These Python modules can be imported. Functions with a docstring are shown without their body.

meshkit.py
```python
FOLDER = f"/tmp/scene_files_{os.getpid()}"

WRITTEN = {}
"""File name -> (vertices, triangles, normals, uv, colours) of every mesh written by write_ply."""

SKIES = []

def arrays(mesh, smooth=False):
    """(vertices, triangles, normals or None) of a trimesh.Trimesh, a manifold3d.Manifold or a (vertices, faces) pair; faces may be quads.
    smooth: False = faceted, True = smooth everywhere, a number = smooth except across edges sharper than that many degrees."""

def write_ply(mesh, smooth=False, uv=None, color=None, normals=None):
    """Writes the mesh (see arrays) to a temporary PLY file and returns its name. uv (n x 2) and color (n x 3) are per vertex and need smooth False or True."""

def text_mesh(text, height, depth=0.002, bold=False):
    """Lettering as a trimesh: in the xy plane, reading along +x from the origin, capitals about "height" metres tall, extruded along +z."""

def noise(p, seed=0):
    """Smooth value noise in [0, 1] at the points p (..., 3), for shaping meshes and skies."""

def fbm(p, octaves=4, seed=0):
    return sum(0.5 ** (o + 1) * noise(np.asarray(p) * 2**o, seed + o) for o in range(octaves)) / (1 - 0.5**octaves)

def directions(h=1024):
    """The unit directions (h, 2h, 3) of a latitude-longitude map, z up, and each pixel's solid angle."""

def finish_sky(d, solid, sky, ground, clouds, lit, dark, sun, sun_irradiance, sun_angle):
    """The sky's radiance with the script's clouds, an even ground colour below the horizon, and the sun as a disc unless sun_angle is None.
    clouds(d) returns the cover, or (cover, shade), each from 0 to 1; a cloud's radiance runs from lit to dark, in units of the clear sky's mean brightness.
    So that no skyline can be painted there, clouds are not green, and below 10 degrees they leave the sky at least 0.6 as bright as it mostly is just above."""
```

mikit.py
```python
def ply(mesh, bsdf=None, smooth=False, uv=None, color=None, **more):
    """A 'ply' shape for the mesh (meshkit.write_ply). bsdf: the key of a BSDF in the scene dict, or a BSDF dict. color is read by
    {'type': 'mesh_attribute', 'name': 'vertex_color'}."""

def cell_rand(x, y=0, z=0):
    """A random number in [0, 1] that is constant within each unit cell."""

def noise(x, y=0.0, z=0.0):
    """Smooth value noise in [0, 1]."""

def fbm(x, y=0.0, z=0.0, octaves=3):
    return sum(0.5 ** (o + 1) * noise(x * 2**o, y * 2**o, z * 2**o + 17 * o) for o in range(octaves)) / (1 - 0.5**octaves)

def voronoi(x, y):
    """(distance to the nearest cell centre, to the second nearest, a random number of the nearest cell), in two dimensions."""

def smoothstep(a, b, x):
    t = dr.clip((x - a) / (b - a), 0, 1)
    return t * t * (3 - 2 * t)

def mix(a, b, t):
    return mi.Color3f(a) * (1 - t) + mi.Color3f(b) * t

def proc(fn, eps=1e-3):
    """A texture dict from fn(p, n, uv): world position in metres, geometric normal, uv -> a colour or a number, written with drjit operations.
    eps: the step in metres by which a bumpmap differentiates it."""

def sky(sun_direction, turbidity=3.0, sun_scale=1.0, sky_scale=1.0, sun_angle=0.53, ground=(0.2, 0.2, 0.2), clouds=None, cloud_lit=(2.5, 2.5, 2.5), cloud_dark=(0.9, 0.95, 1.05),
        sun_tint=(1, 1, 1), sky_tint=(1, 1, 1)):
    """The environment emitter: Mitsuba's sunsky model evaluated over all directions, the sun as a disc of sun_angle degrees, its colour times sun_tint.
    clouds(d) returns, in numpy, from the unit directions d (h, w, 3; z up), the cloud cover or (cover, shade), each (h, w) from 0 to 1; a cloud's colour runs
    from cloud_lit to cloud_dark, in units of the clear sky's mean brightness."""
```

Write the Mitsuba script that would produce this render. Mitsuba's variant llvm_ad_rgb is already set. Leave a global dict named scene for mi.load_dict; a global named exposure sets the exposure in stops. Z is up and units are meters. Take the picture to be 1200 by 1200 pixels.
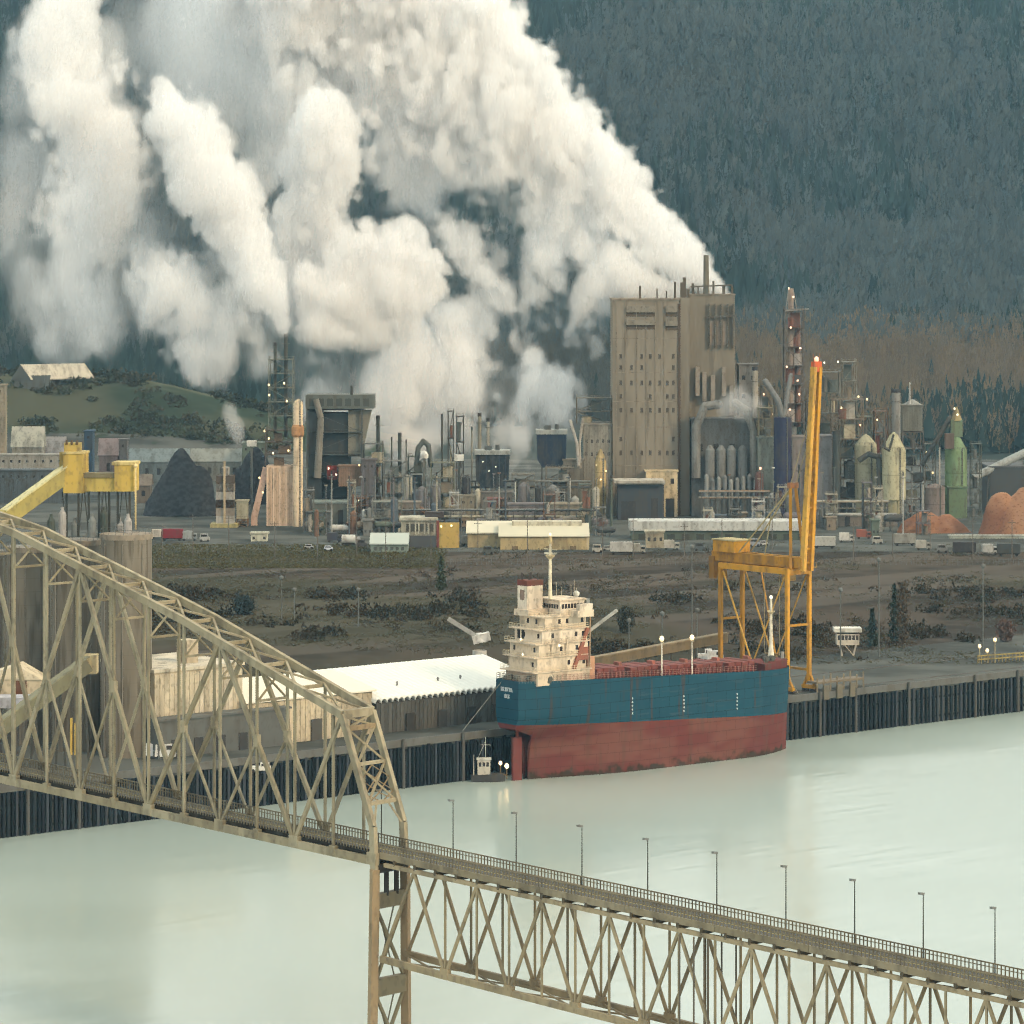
import math, random
import numpy as np
import drjit as dr
import mitsuba as mi
import mikit, meshkit
from scipy import ndimage

T = mi.ScalarTransform4f
scene, labels = {}, {}

# ------------------------------------------------------------------ camera, sky, exposure
F, EYE, HORIZON = 4000.0, 120.0, 320.0            # focal length and horizon row for a 1200 pixel wide frame, eye height in metres
scene['camera'] = {
    'type': 'perspective', 'fov': 2 * math.degrees(math.atan(600.0 / F)), 'fov_axis': 'x',
    'near_clip': 5.0, 'far_clip': 20000.0, 'principal_point_offset_y': (600.0 - HORIZON) / 1200.0,
    'to_world': T().look_at(origin=[0, 0, EYE], target=[0, 1000, EYE], up=[0, 0, 1]),
    'medium': {'type': 'ref', 'id': 'haze_air'},
}
SUN = (0.62, -0.60, 0.52)


def cloud_deck(d):
    n = meshkit.fbm(d / (d[..., 2:] + 0.25) * np.array([1.3, 1.3, 0.0]) + 3.1, 4, 5)
    return np.clip(0.95 + 0.2 * (n - 0.5), 0, 1), np.clip(0.18 + 0.35 * (n - 0.5), 0, 0.6)


scene['sky'] = mikit.sky(SUN, turbidity=4, sun_scale=0.26, sun_angle=12, sun_tint=(1.0, 0.94, 0.82), clouds=cloud_deck,
                         cloud_lit=(2.40, 2.58, 2.44), cloud_dark=(1.75, 1.9, 1.84), sky_tint=(1.0, 1.02, 0.96), ground=(0.12, 0.12, 0.1))
exposure = 2.66

# ------------------------------------------------------------------ helpers


def at(px, py, Y):
    """The point at distance Y along +y that the photograph's pixel (px, py) shows: used to survey positions from the photograph."""
    return np.array([(px - 600.0) / F * Y, Y, EYE - (py - HORIZON) / F * Y])


GZ = 16.0                                          # level of the mill's yard
WZ = 11.0                                          # level of the wharf


def ground_y(py, z=GZ):
    return F * (EYE - z) / (py - HORIZON)


def on_ground(px, py, z=GZ):
    return at(px, py, ground_y(py, z))


def unit(v):
    v = np.asarray(v, float)
    return v / max(np.linalg.norm(v), 1e-12)


class MB:
    """Collects boxes, bars, tubes and sheets into one mesh."""

    def __init__(self):
        self.v, self.f, self.n = [], [], 0

    def raw(self, v, f):
        v, f = np.asarray(v, float), np.asarray(f, int)
        if f.shape[1] == 4:
            f = np.vstack([f[:, [0, 1, 2]], f[:, [0, 2, 3]]])
        self.v.append(v)
        self.f.append(f + self.n)
        self.n += len(v)
        return self

    BOXF = np.array([[0, 2, 3, 1], [4, 5, 7, 6], [0, 1, 5, 4], [2, 6, 7, 3], [0, 4, 6, 2], [1, 3, 7, 5]])

    def obox(self, o, a, b, c):
        """Box with corner o and edge vectors a, b, c."""
        o, a, b, c = (np.asarray(x, float) for x in (o, a, b, c))
        if np.dot(np.cross(a, b), c) < 0:
            a, b = b, a
        v = [o + i * a + j * b + k * c for k in (0, 1) for j in (0, 1) for i in (0, 1)]
        return self.raw(v, self.BOXF)

    def box(self, c, s, rz=0.0):
        """Box with the middle of its base at c."""
        ca, sa = math.cos(rz), math.sin(rz)
        a, b, d = np.array([ca, sa, 0]) * s[0], np.array([-sa, ca, 0]) * s[1], np.array([0, 0, s[2]])
        return self.obox(np.asarray(c, float) - a / 2 - b / 2, a, b, d)

    def bar(self, p, q, w, h=None, side=None):
        """Rectangular bar from p to q."""
        p, q = np.asarray(p, float), np.asarray(q, float)
        d = unit(q - p)
        s = np.cross(d, [0, 0, 1]) if side is None else np.asarray(side, float)
        if np.linalg.norm(s) < 1e-3:
            s = np.array([1.0, 0, 0])
        s = s - d * np.dot(s, d)
        if np.linalg.norm(s) < 1e-3:
            s = np.cross(d, [0, 0, 1])
        s = unit(s)
        u = np.cross(s, d)
        h = w if h is None else h
        return self.obox(p - s * w / 2 - u * h / 2, s * w, q - p, u * h)

    def tube(self, p, q, r0, r1=None, n=12, caps=True):
        p, q = np.asarray(p, float), np.asarray(q, float)
        r1 = r0 if r1 is None else r1
        d = unit(q - p)
        x = unit(np.cross(d, [0, 0, 1] if abs(d[2]) < 0.9 else [1, 0, 0]))
        y = np.cross(d, x)
        a = np.arange(n) * 2 * math.pi / n
        ring = np.cos(a)[:, None] * x + np.sin(a)[:, None] * y
        v = np.vstack([p + ring * r0, q + ring * r1, [p], [q]])
        i = np.arange(n)
        j = (i + 1) % n
        f = [np.stack([i, j, j + n], 1), np.stack([i, j + n, i + n], 1)]
        if caps:
            f += [np.stack([j, i, i * 0 + 2 * n], 1), np.stack([i + n, j + n, i * 0 + 2 * n + 1], 1)]
        return self.raw(v, np.vstack(f))

    def ball(self, c, r, n=8, sz=1.0):
        m = n // 2
        th = np.linspace(0, math.pi, m + 1)
        ph = np.arange(n) * 2 * math.pi / n
        v = np.array([[math.sin(t) * math.cos(p), math.sin(t) * math.sin(p), sz * math.cos(t)] for t in th for p in ph]) * r + np.asarray(c, float)
        f = [[i * n + k, (i + 1) * n + k, (i + 1) * n + (k + 1) % n, i * n + (k + 1) % n] for i in range(m) for k in range(n)]
        return self.raw(v, np.array(f))

    def lathe(self, c, prof, n=24):
        """Solid of revolution: prof is a list of (radius, height)."""
        a = np.arange(n) * 2 * math.pi / n
        v = np.array([[r * math.cos(t), r * math.sin(t), z] for r, z in prof for t in a]) + np.asarray(c, float)
        f = [[i * n + k, i * n + (k + 1) % n, (i + 1) * n + (k + 1) % n, (i + 1) * n + k] for i in range(len(prof) - 1) for k in range(n)]
        return self.raw(v, np.array(f))

    def mesh(self):
        return np.vstack(self.v), np.vstack(self.f)


def numbered(key):
    if key not in scene and key not in labels:
        return key
    k = 1
    while f'{key}_{k:03d}' in scene or f'{key}_{k:03d}' in labels:
        k += 1
    return f'{key}_{k:03d}'


def tag(key, label=None, cat=None, group=None, kind=None):
    d = labels.setdefault(key, {})
    for k, x in (('label', label), ('category', cat), ('group', group), ('kind', kind)):
        if x:
            d[k] = x
    return key


def thing(name, label, cat, group=None):
    """A thing whose parts follow under its key."""
    return tag(numbered(name), label, cat, group)



def tone_uv(col, n):
    """Each vertex's base colour (r, g, b) packed into its two texture coordinates, which tone() unpacks: u = red, v = green and blue."""
    c = np.clip(np.broadcast_to(np.asarray(col, float), (n, 3)), 0, 1)
    return np.stack([c[:, 0], np.round(c[:, 1] * 511) * 512 + np.clip(np.round(c[:, 2] * 511), 0, 510) + 0.3], 1)


def tone(p, n, uv):
    g = dr.floor(uv.y / 512)
    return mi.Color3f(uv.x, g / 511, dr.clip((uv.y - 512 * g - 0.3) / 511, 0, 1))


PAINT_DIM = 0.80                                       # dims all weathered paint evenly, to balance it against steam and water


def add(name, mb, m, parent=None, smooth=False, label=None, cat=None, group=None, kind=None, bsdf='paint'):
    """One mesh as ONE entry of the scene. m: the key of a BSDF, or a base colour (r, g, b) for the weathered paint."""
    key = numbered(f'{parent}__{name}' if parent else name)
    mesh = mb.mesh() if isinstance(mb, MB) else mb
    if isinstance(m, str):
        scene[key] = mikit.ply(mesh, m, smooth=smooth)
    else:
        if smooth not in (False, True):
            import trimesh
            tm = trimesh.Trimesh(*MBquads(mesh), process=False)
            tm.merge_vertices()
            tm = trimesh.graph.smooth_shade(tm, angle=np.radians(smooth), facet_minarea=None)
            mesh, smooth = (np.array(tm.vertices), np.array(tm.faces)), True
        scene[key] = mikit.ply(mesh, bsdf, smooth=smooth, uv=tone_uv(np.asarray(m, float) * (PAINT_DIM if bsdf == 'paint' else 1.0), len(mesh[0])))
    if label or cat or group or kind:
        tag(key, label, cat, group, kind)
    return key


def MBquads(mesh):
    v, f = mesh
    return (v, np.vstack([f[:, [0, 1, 2]], f[:, [0, 2, 3]]])) if np.shape(f)[1] == 4 else (v, f)


WO, WU, WN = np.array([-108.8, 725.0]), np.array([0.7632, 0.6462]), np.array([-0.6462, 0.7632])   # the wharf's edge line: origin, along, landward

# ------------------------------------------------------------------ materials


def principled(color, rough=0.6, **more):
    return {'type': 'twosided', 'bsdf': {'type': 'principled', 'base_color': color if isinstance(color, dict) else {'type': 'rgb', 'value': list(color)}, 'roughness': rough, **more}}


def grime_w(p, n, uv):
    a = mikit.fbm(p.x * 0.5, p.y * 0.5, p.z * 0.09, 3)
    b = mikit.fbm(p.x * 1.7 + 9, p.y * 1.7, p.z * 0.9, 2)
    return dr.clip(0.42 * mikit.smoothstep(0.42, 0.75, a) + 0.28 * mikit.smoothstep(0.5, 0.8, b), 0, 0.6)


# weathered paint: the piece's own colour under patches and streaks of dirt
scene['paint'] = {'type': 'blendbsdf', 'weight': mikit.proc(grime_w),
                  'a': principled(mikit.proc(tone), 0.6, specular=0.2),
                  'b': principled((0.075, 0.063, 0.048), 0.9, specular=0.15)}

# clean paint: the piece's own colour with no dirt over it
scene['clean_paint'] = principled(mikit.proc(tone), 0.7, specular=0.12)


def ground_c(p, n, uv):
    b = (p.x - WO[0]) * WN[0] + (p.y - WO[1]) * WN[1]                  # distance landward of the wharf
    a = mikit.fbm(p.x * 0.010, b * 0.035, 1.0, 4)
    d = mikit.fbm(p.x * 0.11, p.y * 0.14, 4.0, 3)
    c = mikit.mix((0.022, 0.018, 0.0135), (0.050, 0.0385, 0.0285), mikit.smoothstep(0.36, 0.66, a * 0.7 + d * 0.3))
    track = mikit.smoothstep(0.60, 0.70, mikit.fbm(p.x * 0.004 + 3, b * 0.05, 7.0, 2))
    c = mikit.mix(c, (0.070, 0.058, 0.046), 0.7 * track)
    grass = mikit.smoothstep(0.54, 0.68, mikit.fbm(p.x * 0.006 + 5, p.y * 0.014, 2.0, 3))
    return mikit.mix(c, (0.032, 0.032, 0.016), 0.55 * grass)


scene['earth'] = principled(mikit.proc(ground_c), 0.95, specular=0.15)


def yard_c(p, n, uv):
    a = mikit.fbm(p.x * 0.05, p.y * 0.07, 1.0, 4)
    return mikit.mix((0.034, 0.036, 0.032), (0.070, 0.072, 0.064), mikit.smoothstep(0.3, 0.7, a))


scene['asphalt'] = principled(mikit.proc(yard_c), 0.9, specular=0.2)


def water_h(p, n, uv):
    b = (p.x - WO[0]) * WN[0] + (p.y - WO[1]) * WN[1]
    u = (p.x - WO[0]) * WU[0] + (p.y - WO[1]) * WU[1]
    return 0.07 * mikit.fbm(u * 0.06, b * 0.35, 0.0, 3) + 0.01 * mikit.fbm(u * 0.5, b * 1.4, 3.0, 2)


def water_r(p, n, uv):
    q = mikit.fbm(p.x * 0.006, p.y * 0.03, 5.0, 3)
    return 0.17 + 0.07 * mikit.smoothstep(0.35, 0.65, q)


scene['river'] = {'type': 'bumpmap', 'arbitrary': mikit.proc(water_h, eps=0.3), 'scale': 1.0,
                  'bsdf': {'type': 'twosided', 'bsdf': {'type': 'principled', 'base_color': {'type': 'rgb', 'value': [0.275, 0.322, 0.29]}, 'roughness': mikit.proc(water_r), 'specular': 0.8}}}
scene['foliage'] = {'type': 'twosided', 'bsdf': {'type': 'diffuse', 'reflectance': mikit.proc(tone)}}


def hill_c(p, n, uv):
    a = mikit.fbm(p.x * 0.006, p.y * 0.006, 1.0, 4)
    return mikit.mix((0.026, 0.034, 0.033), (0.045, 0.05, 0.046), mikit.smoothstep(0.35, 0.65, a))


scene['hill_soil'] = principled(mikit.proc(hill_c), 1.0, specular=0.0)



def silo_c(p, n, uv):
    a = mikit.fbm(p.x * 0.35, p.y * 0.35, p.z * 0.04, 3)
    b = mikit.fbm(p.x * 1.3, p.y * 1.3, p.z * 0.12 + 7, 2)
    ring = mikit.smoothstep(0.90, 0.97, dr.abs(2 * (p.z / 3.1 - dr.floor(p.z / 3.1)) - 1))
    c = mikit.mix((0.135, 0.116, 0.088), (0.182, 0.158, 0.124), mikit.smoothstep(0.3, 0.7, a))
    c = mikit.mix(c, (0.07, 0.057, 0.041), 0.7 * mikit.smoothstep(0.5, 0.78, b))
    return mikit.mix(c, (0.095, 0.078, 0.055), 0.2 * ring)


scene['concrete_material'] = principled(mikit.proc(silo_c), 0.85, specular=0.2)


def mill_c(p, n, uv):
    a = mikit.fbm(p.x * 0.12, p.y * 0.12, p.z * 0.02, 3)
    b = mikit.fbm(p.x * 0.55 + 3, p.y * 0.55, p.z * 0.05, 3)
    c = mikit.mix((0.180, 0.157, 0.122), (0.225, 0.197, 0.155), mikit.smoothstep(0.3, 0.7, a))
    return mikit.mix(c, (0.11, 0.094, 0.072), 0.6 * mikit.smoothstep(0.52, 0.8, b))


scene['mill_concrete_material'] = principled(mikit.proc(mill_c), 0.85, specular=0.2)


def seams(p):
    """Plate seams of the ship's side: 1 on the welded laps."""
    along = p.x * 0.783 + p.y * 0.622
    u, w = along / 6.2, p.z / 2.45
    row = dr.floor(w)
    u = u + 0.5 * (row - 2 * dr.floor(row / 2))
    return dr.maximum(mikit.smoothstep(0.965, 0.99, dr.abs(2 * (u - dr.floor(u)) - 1)), mikit.smoothstep(0.90, 0.97, dr.abs(2 * (w - row) - 1)))


def topside_c(p, n, uv):
    along = p.x * 0.783 + p.y * 0.622
    plate = mikit.cell_rand(along / 6.2, p.z / 2.45, 3)
    c = mikit.mix((0.0035, 0.040, 0.066), (0.005, 0.054, 0.084), plate * 0.6 + 0.4 * mikit.fbm(along * 0.2, p.z * 0.1, 1.0, 3))
    runs = mikit.smoothstep(0.62, 0.80, mikit.fbm(along * 0.9, p.z * 0.07, 4.0, 3))
    c = mikit.mix(c, (0.060, 0.034, 0.022), 0.55 * runs)
    scrape = mikit.smoothstep(0.70, 0.76, mikit.fbm(along * 0.16, p.z * 1.7, 9.0, 3))
    c = mikit.mix(c, (0.035, 0.06, 0.075), 0.5 * scrape)
    return mikit.mix(c, (0.002, 0.014, 0.025), 0.5 * seams(p))


scene['topside_material'] = principled(mikit.proc(topside_c), 0.5, specular=0.2)


def boot_c(p, n, uv):
    along = p.x * 0.783 + p.y * 0.622
    a = mikit.fbm(along * 0.09, p.z * 0.30, 2.0, 3)
    b = mikit.fbm(along * 0.8, p.z * 0.10, 5.0, 3)
    c = mikit.mix((0.115, 0.027, 0.023), (0.138, 0.05, 0.037), mikit.smoothstep(0.35, 0.65, a))
    c = mikit.mix(c, (0.085, 0.05, 0.036), 0.45 * mikit.smoothstep(0.52, 0.78, b))
    weed = mikit.smoothstep(0.1, 0.5, mikit.fbm(along * 0.6, p.z * 0.5, 3.0, 3) - p.z * 0.22)
    c = mikit.mix(c, (0.018, 0.024, 0.014), 0.8 * weed)
    return mikit.mix(c, (0.045, 0.018, 0.015), 0.45 * seams(p))


scene['boot_material'] = principled(mikit.proc(boot_c), 0.65, specular=0.15)


def coal_c(p, n, uv):
    a = mikit.fbm(p.x * 0.8, p.y * 0.8, p.z * 0.8, 4)
    return mikit.mix((0.014, 0.017, 0.022), (0.038, 0.04, 0.045), mikit.smoothstep(0.3, 0.7, a))


scene['coal_material'] = principled(mikit.proc(coal_c), 0.8, specular=0.3)


def chip_c(p, n, uv):
    a = mikit.fbm(p.x * 0.12, p.y * 0.12, p.z * 0.1, 4)
    b = mikit.fbm(p.x * 1.4, p.y * 1.4, p.z * 1.4, 2)
    c = mikit.mix((0.20, 0.092, 0.055), (0.31, 0.165, 0.096), mikit.smoothstep(0.35, 0.65, a))
    return mikit.mix(c, (0.11, 0.055, 0.036), 0.5 * mikit.smoothstep(0.5, 0.8, b))


scene['wood_chip_material'] = principled(mikit.proc(chip_c), 0.95, specular=0.1)


def mound_c(p, n, uv):
    a = mikit.fbm(p.x * 0.02, p.y * 0.02, 1.0, 4)
    return mikit.mix((0.027, 0.038, 0.027), (0.058, 0.060, 0.040), mikit.smoothstep(0.35, 0.65, a))


scene['mound_grass'] = principled(mikit.proc(mound_c), 1.0, specular=0.0)
# ------------------------------------------------------------------ air
scene['haze_air'] = {'type': 'homogeneous', 'albedo': {'type': 'rgb', 'value': [0.95, 0.95, 0.95]}, 'sigma_t': {'type': 'rgb', 'value': [0.15e-4, 0.29e-4, 0.39e-4]}}
scene['haze'] = {'type': 'cube', 'to_world': T().translate([0, 3000, 400]).scale([3900, 3900, 460]), 'bsdf': {'type': 'null'}, 'interior': {'type': 'ref', 'id': 'haze_air'}}
tag('haze', kind='stuff', label='thin blue grey haze in the air over the river and hills')

# ------------------------------------------------------------------ terrain


def wharf(a, b=0.0, z=WZ):
    """A point a metres along the wharf's edge and b metres landward of it."""
    p = WO + WU * a + WN * b
    return np.array([p[0], p[1], z])


def wharf_a(px):
    """How far along the edge the photograph's column px meets it."""
    c = (px - 600.0) / F
    return (c * WO[1] - WO[0]) / (WU[0] - c * WU[1])


def wharf_ab(px, b):
    """As wharf_a, but on the line b metres landward of the edge."""
    c = (px - 600.0) / F
    o = WO + WN * b
    return (c * o[1] - o[0]) / (WU[0] - c * WU[1])


def sstep(a, b, x):
    t = np.clip((x - a) / (b - a), 0, 1)
    return t * t * (3 - 2 * t)


def land_z(X, Y):
    X, Y = np.asarray(X, float), np.asarray(Y, float)
    b = (X - WO[0]) * WN[0] + (Y - WO[1]) * WN[1]
    p = np.stack([X, Y, 0 * X], -1)
    z = WZ + (GZ - WZ) * sstep(85, 150, b)
    z = z + 2.2 * (meshkit.fbm(p / 60.0, 3, 3) - 0.5) * sstep(60, 90, b) * (1 - sstep(150, 230, b))
    z = z + 40 * sstep(1950, 2750, Y) ** 1.3 * (1 + 0.35 * (meshkit.fbm(p / 260.0, 3, 8) - 0.5))
    ridge = sstep(2650, 4500, Y)
    z = z + (470 + 160 * (meshkit.fbm(p / 620.0, 3, 4) - 0.5)) * ridge
    z = z + 60 * ridge * (1 - ridge) * 4 * (meshkit.fbm(p / 190.0, 3, 9) - 0.5)
    z = z + 40 * np.exp(-((X + 320) / 150) ** 2 - ((Y - 2030) / 130) ** 2) * (0.86 + 0.28 * meshkit.fbm(p / 45.0, 3, 12)) + 15 * np.exp(-((X + 190) / 80) ** 2 - ((Y - 2010) / 110) ** 2)
    return z


def sheet(us, vs, fn):
    U, V = np.meshgrid(us, vs, indexing='ij')
    P = fn(U, V).reshape(-1, 3)
    n, m = len(us), len(vs)
    i = (np.arange(n - 1)[:, None] * m + np.arange(m - 1)[None]).ravel()
    return P, np.stack([i, i + m, i + m + 1, i + 1], 1)


def land(U, V):
    X, Y = WO[0] + WU[0] * U + WN[0] * V, WO[1] + WU[1] * U + WN[1] * V
    return np.stack([X, Y, land_z(X, Y)], -1)


us = np.concatenate([np.linspace(-2600, -260, 60), np.linspace(-250, 1000, 210), np.linspace(1015, 4200, 90)])
vs = np.concatenate([np.linspace(0.0, 250, 70), np.linspace(256, 1500, 120), np.linspace(1515, 4700, 150)])
v, f = sheet(us, vs, land)
far = v[:, 1].reshape(len(us), len(vs))
fi = f[:, 0]
is_hill = v[f].mean(1)[:, 1] > 1880
mound = np.exp(-((v[:, 0] + 300) / 120) ** 2 - ((v[:, 1] - 2030) / 130) ** 2) + np.exp(-((v[:, 0] + 190) / 80) ** 2 - ((v[:, 1] - 2010) / 110) ** 2)
on_mound = (mound[f].mean(1) > 0.08) & (v[f].mean(1)[:, 1] > 1840)
add('green_mound', (v, f[on_mound]), 'mound_grass', smooth=True, kind='structure')
is_hill &= ~on_mound
add('ground', (v, f[~is_hill & ~on_mound]), 'earth', smooth=True, kind='structure')
add('hills', (v, f[is_hill]), 'hill_soil', smooth=True, kind='structure')
wv, wf = sheet(np.linspace(-3000, 4600, 40), np.linspace(-3000, 0.0, 40), lambda U, V: np.stack([WO[0] + WU[0] * U + WN[0] * V, WO[1] + WU[1] * U + WN[1] * V, 0 * U], -1))
add('river_water', (wv, wf), 'river', smooth=True, kind='structure')

# ------------------------------------------------------------------ woods on the hills and on the flat behind the mill


def leafy(mesh, col, normals):
    """A foliage shape: one base colour per vertex and the rounded normals of its crowns."""
    path = meshkit.write_ply(mesh, False, uv=tone_uv(col, len(mesh[0])), normals=normals)
    return {'type': 'ply', 'filename': path, 'face_normals': False, 'bsdf': {'type': 'ref', 'id': 'foliage'}}


def trees(spots, kinds, seed, hgt, bare, twig):
    """Conifers (kind 0: stacked ragged skirts) and bare broadleaved trees (kind 1: upright sprays of twigs) as one mesh, one tone per tree."""
    rng = np.random.default_rng(seed)
    V, FF, C, NN, n0 = [], [], [], [], 0
    for kind in (0, 1):
        P = spots[kinds == kind]
        k = len(P)
        if not k:
            continue
        H = hgt[kinds == kind] * rng.uniform(0.6, 1.35, k)
        if kind == 0:
            m, tiers = 6, 4
            lo = np.array([0.08, 0.28, 0.50, 0.72])
            top = np.array([0.50, 0.68, 0.86, 1.0])
            rad = np.array([0.19, 0.15, 0.105, 0.06])
            ang = rng.uniform(0, 7, (k, tiers, 1)) + np.arange(m) * 2 * math.pi / m
            rr = rad[None, :, None] * rng.uniform(0.6, 1.3, (k, tiers, m)) * H[:, None, None]
            ring = np.stack([np.cos(ang) * rr, np.sin(ang) * rr, np.broadcast_to(lo[None, :, None], rr.shape) * H[:, None, None] + rng.normal(0, 0.03, rr.shape) * H[:, None, None]], -1)
            apex = np.zeros((k, tiers, 1, 3))
            apex[..., 2] = top[None, :, None] * H[:, None, None]
            q = np.concatenate([ring, apex], 2)
            per = m + 1
            tri = np.array([[i, (i + 1) % m, m] for i in range(m)])
            f = ((np.arange(k * tiers) * per)[:, None, None] + tri[None]).reshape(-1, 3)
            shade = rng.uniform(0.82, 1.18, (k, 1)) * np.array([0.020, 0.036, 0.038]) + rng.uniform(0, 0.006, (k, 1)) * np.array([1, 0.8, 0.2])  # conifer tone leans teal: part of the distance haze is in the colour
            c = np.repeat(shade, tiers * per, 0)
            ctr = H * 0.35
        else:
            m = int(22 / twig)
            z = rng.uniform(0.15, 0.95, (k, m))
            r = 0.19 * np.sqrt(np.clip(1 - ((z - 0.5) / 0.52) ** 2, 0.03, 1)) * rng.uniform(0.2, 1.0, (k, m))
            a = rng.uniform(0, 2 * math.pi, (k, m))
            mid = np.stack([np.cos(a) * r, np.sin(a) * r, z], -1)
            tip = mid + np.stack([np.cos(a) * 0.05, np.sin(a) * 0.05, rng.uniform(0.10, 0.24, (k, m))], -1) * twig ** 0.4
            b = a + rng.uniform(0.8, 2.3, (k, m))
            wd = rng.uniform(0.026, 0.06, (k, m)) * twig ** 1.2
            side = np.stack([np.cos(b) * wd, np.sin(b) * wd, 0.02 * np.cos(b)], -1)
            tr = np.stack([mid - side, mid + side, tip], 2) * H[:, None, None, None]
            ta = rng.uniform(0, 6.28, k)
            s = np.stack([np.cos(ta), np.sin(ta), 0 * ta], -1) * 0.014
            trunk = np.stack([-s, s, np.tile([0, 0, 0.8], (k, 1))], 1)[:, None] * H[:, None, None, None]
            q = np.concatenate([tr, trunk], 1)
            f = np.arange(k * (m + 1) * 3).reshape(-1, 3)
            shade = rng.uniform(0.82, 1.15, (k, 1)) * np.array(bare) + rng.uniform(-1, 1, (k, 1)) * np.array([0.006, 0.002, -0.003])
            c = np.repeat(np.clip(shade, 0.012, 1), (m + 1) * 3, 0)
            ctr = H * 0.40
        nn = q.reshape(k, -1, 3) - np.stack([0 * ctr, 0 * ctr, ctr], -1)[:, None]
        nn = nn * np.array([1.0, 1.0, 0.5]) + np.array([0, 0, 0.12]) * H[:, None, None]
        nn = nn / (np.linalg.norm(nn, axis=-1, keepdims=True) + 1e-9) * 0.45 + np.array([0.0, -0.25, 0.9])
        nn = nn / (np.linalg.norm(nn, axis=-1, keepdims=True) + 1e-9)
        V.append((q.reshape(k, -1, 3) + P[:, None, :]).reshape(-1, 3))
        NN.append(nn.reshape(-1, 3))
        FF.append(f + n0)
        C.append(c)
        n0 += len(V[-1])
    return (np.vstack(V), np.vstack(FF)), np.vstack(C), np.vstack(NN)


def scatter(x0, x1, y0, y1, n, seed):
    rng = np.random.default_rng(seed)
    Y = np.sqrt(rng.uniform(y0 ** 2, y1 ** 2, n))
    X = rng.uniform(x0, x1, n) * Y / F
    return np.stack([X, Y, land_z(X, Y) - 0.5], -1)


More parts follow.
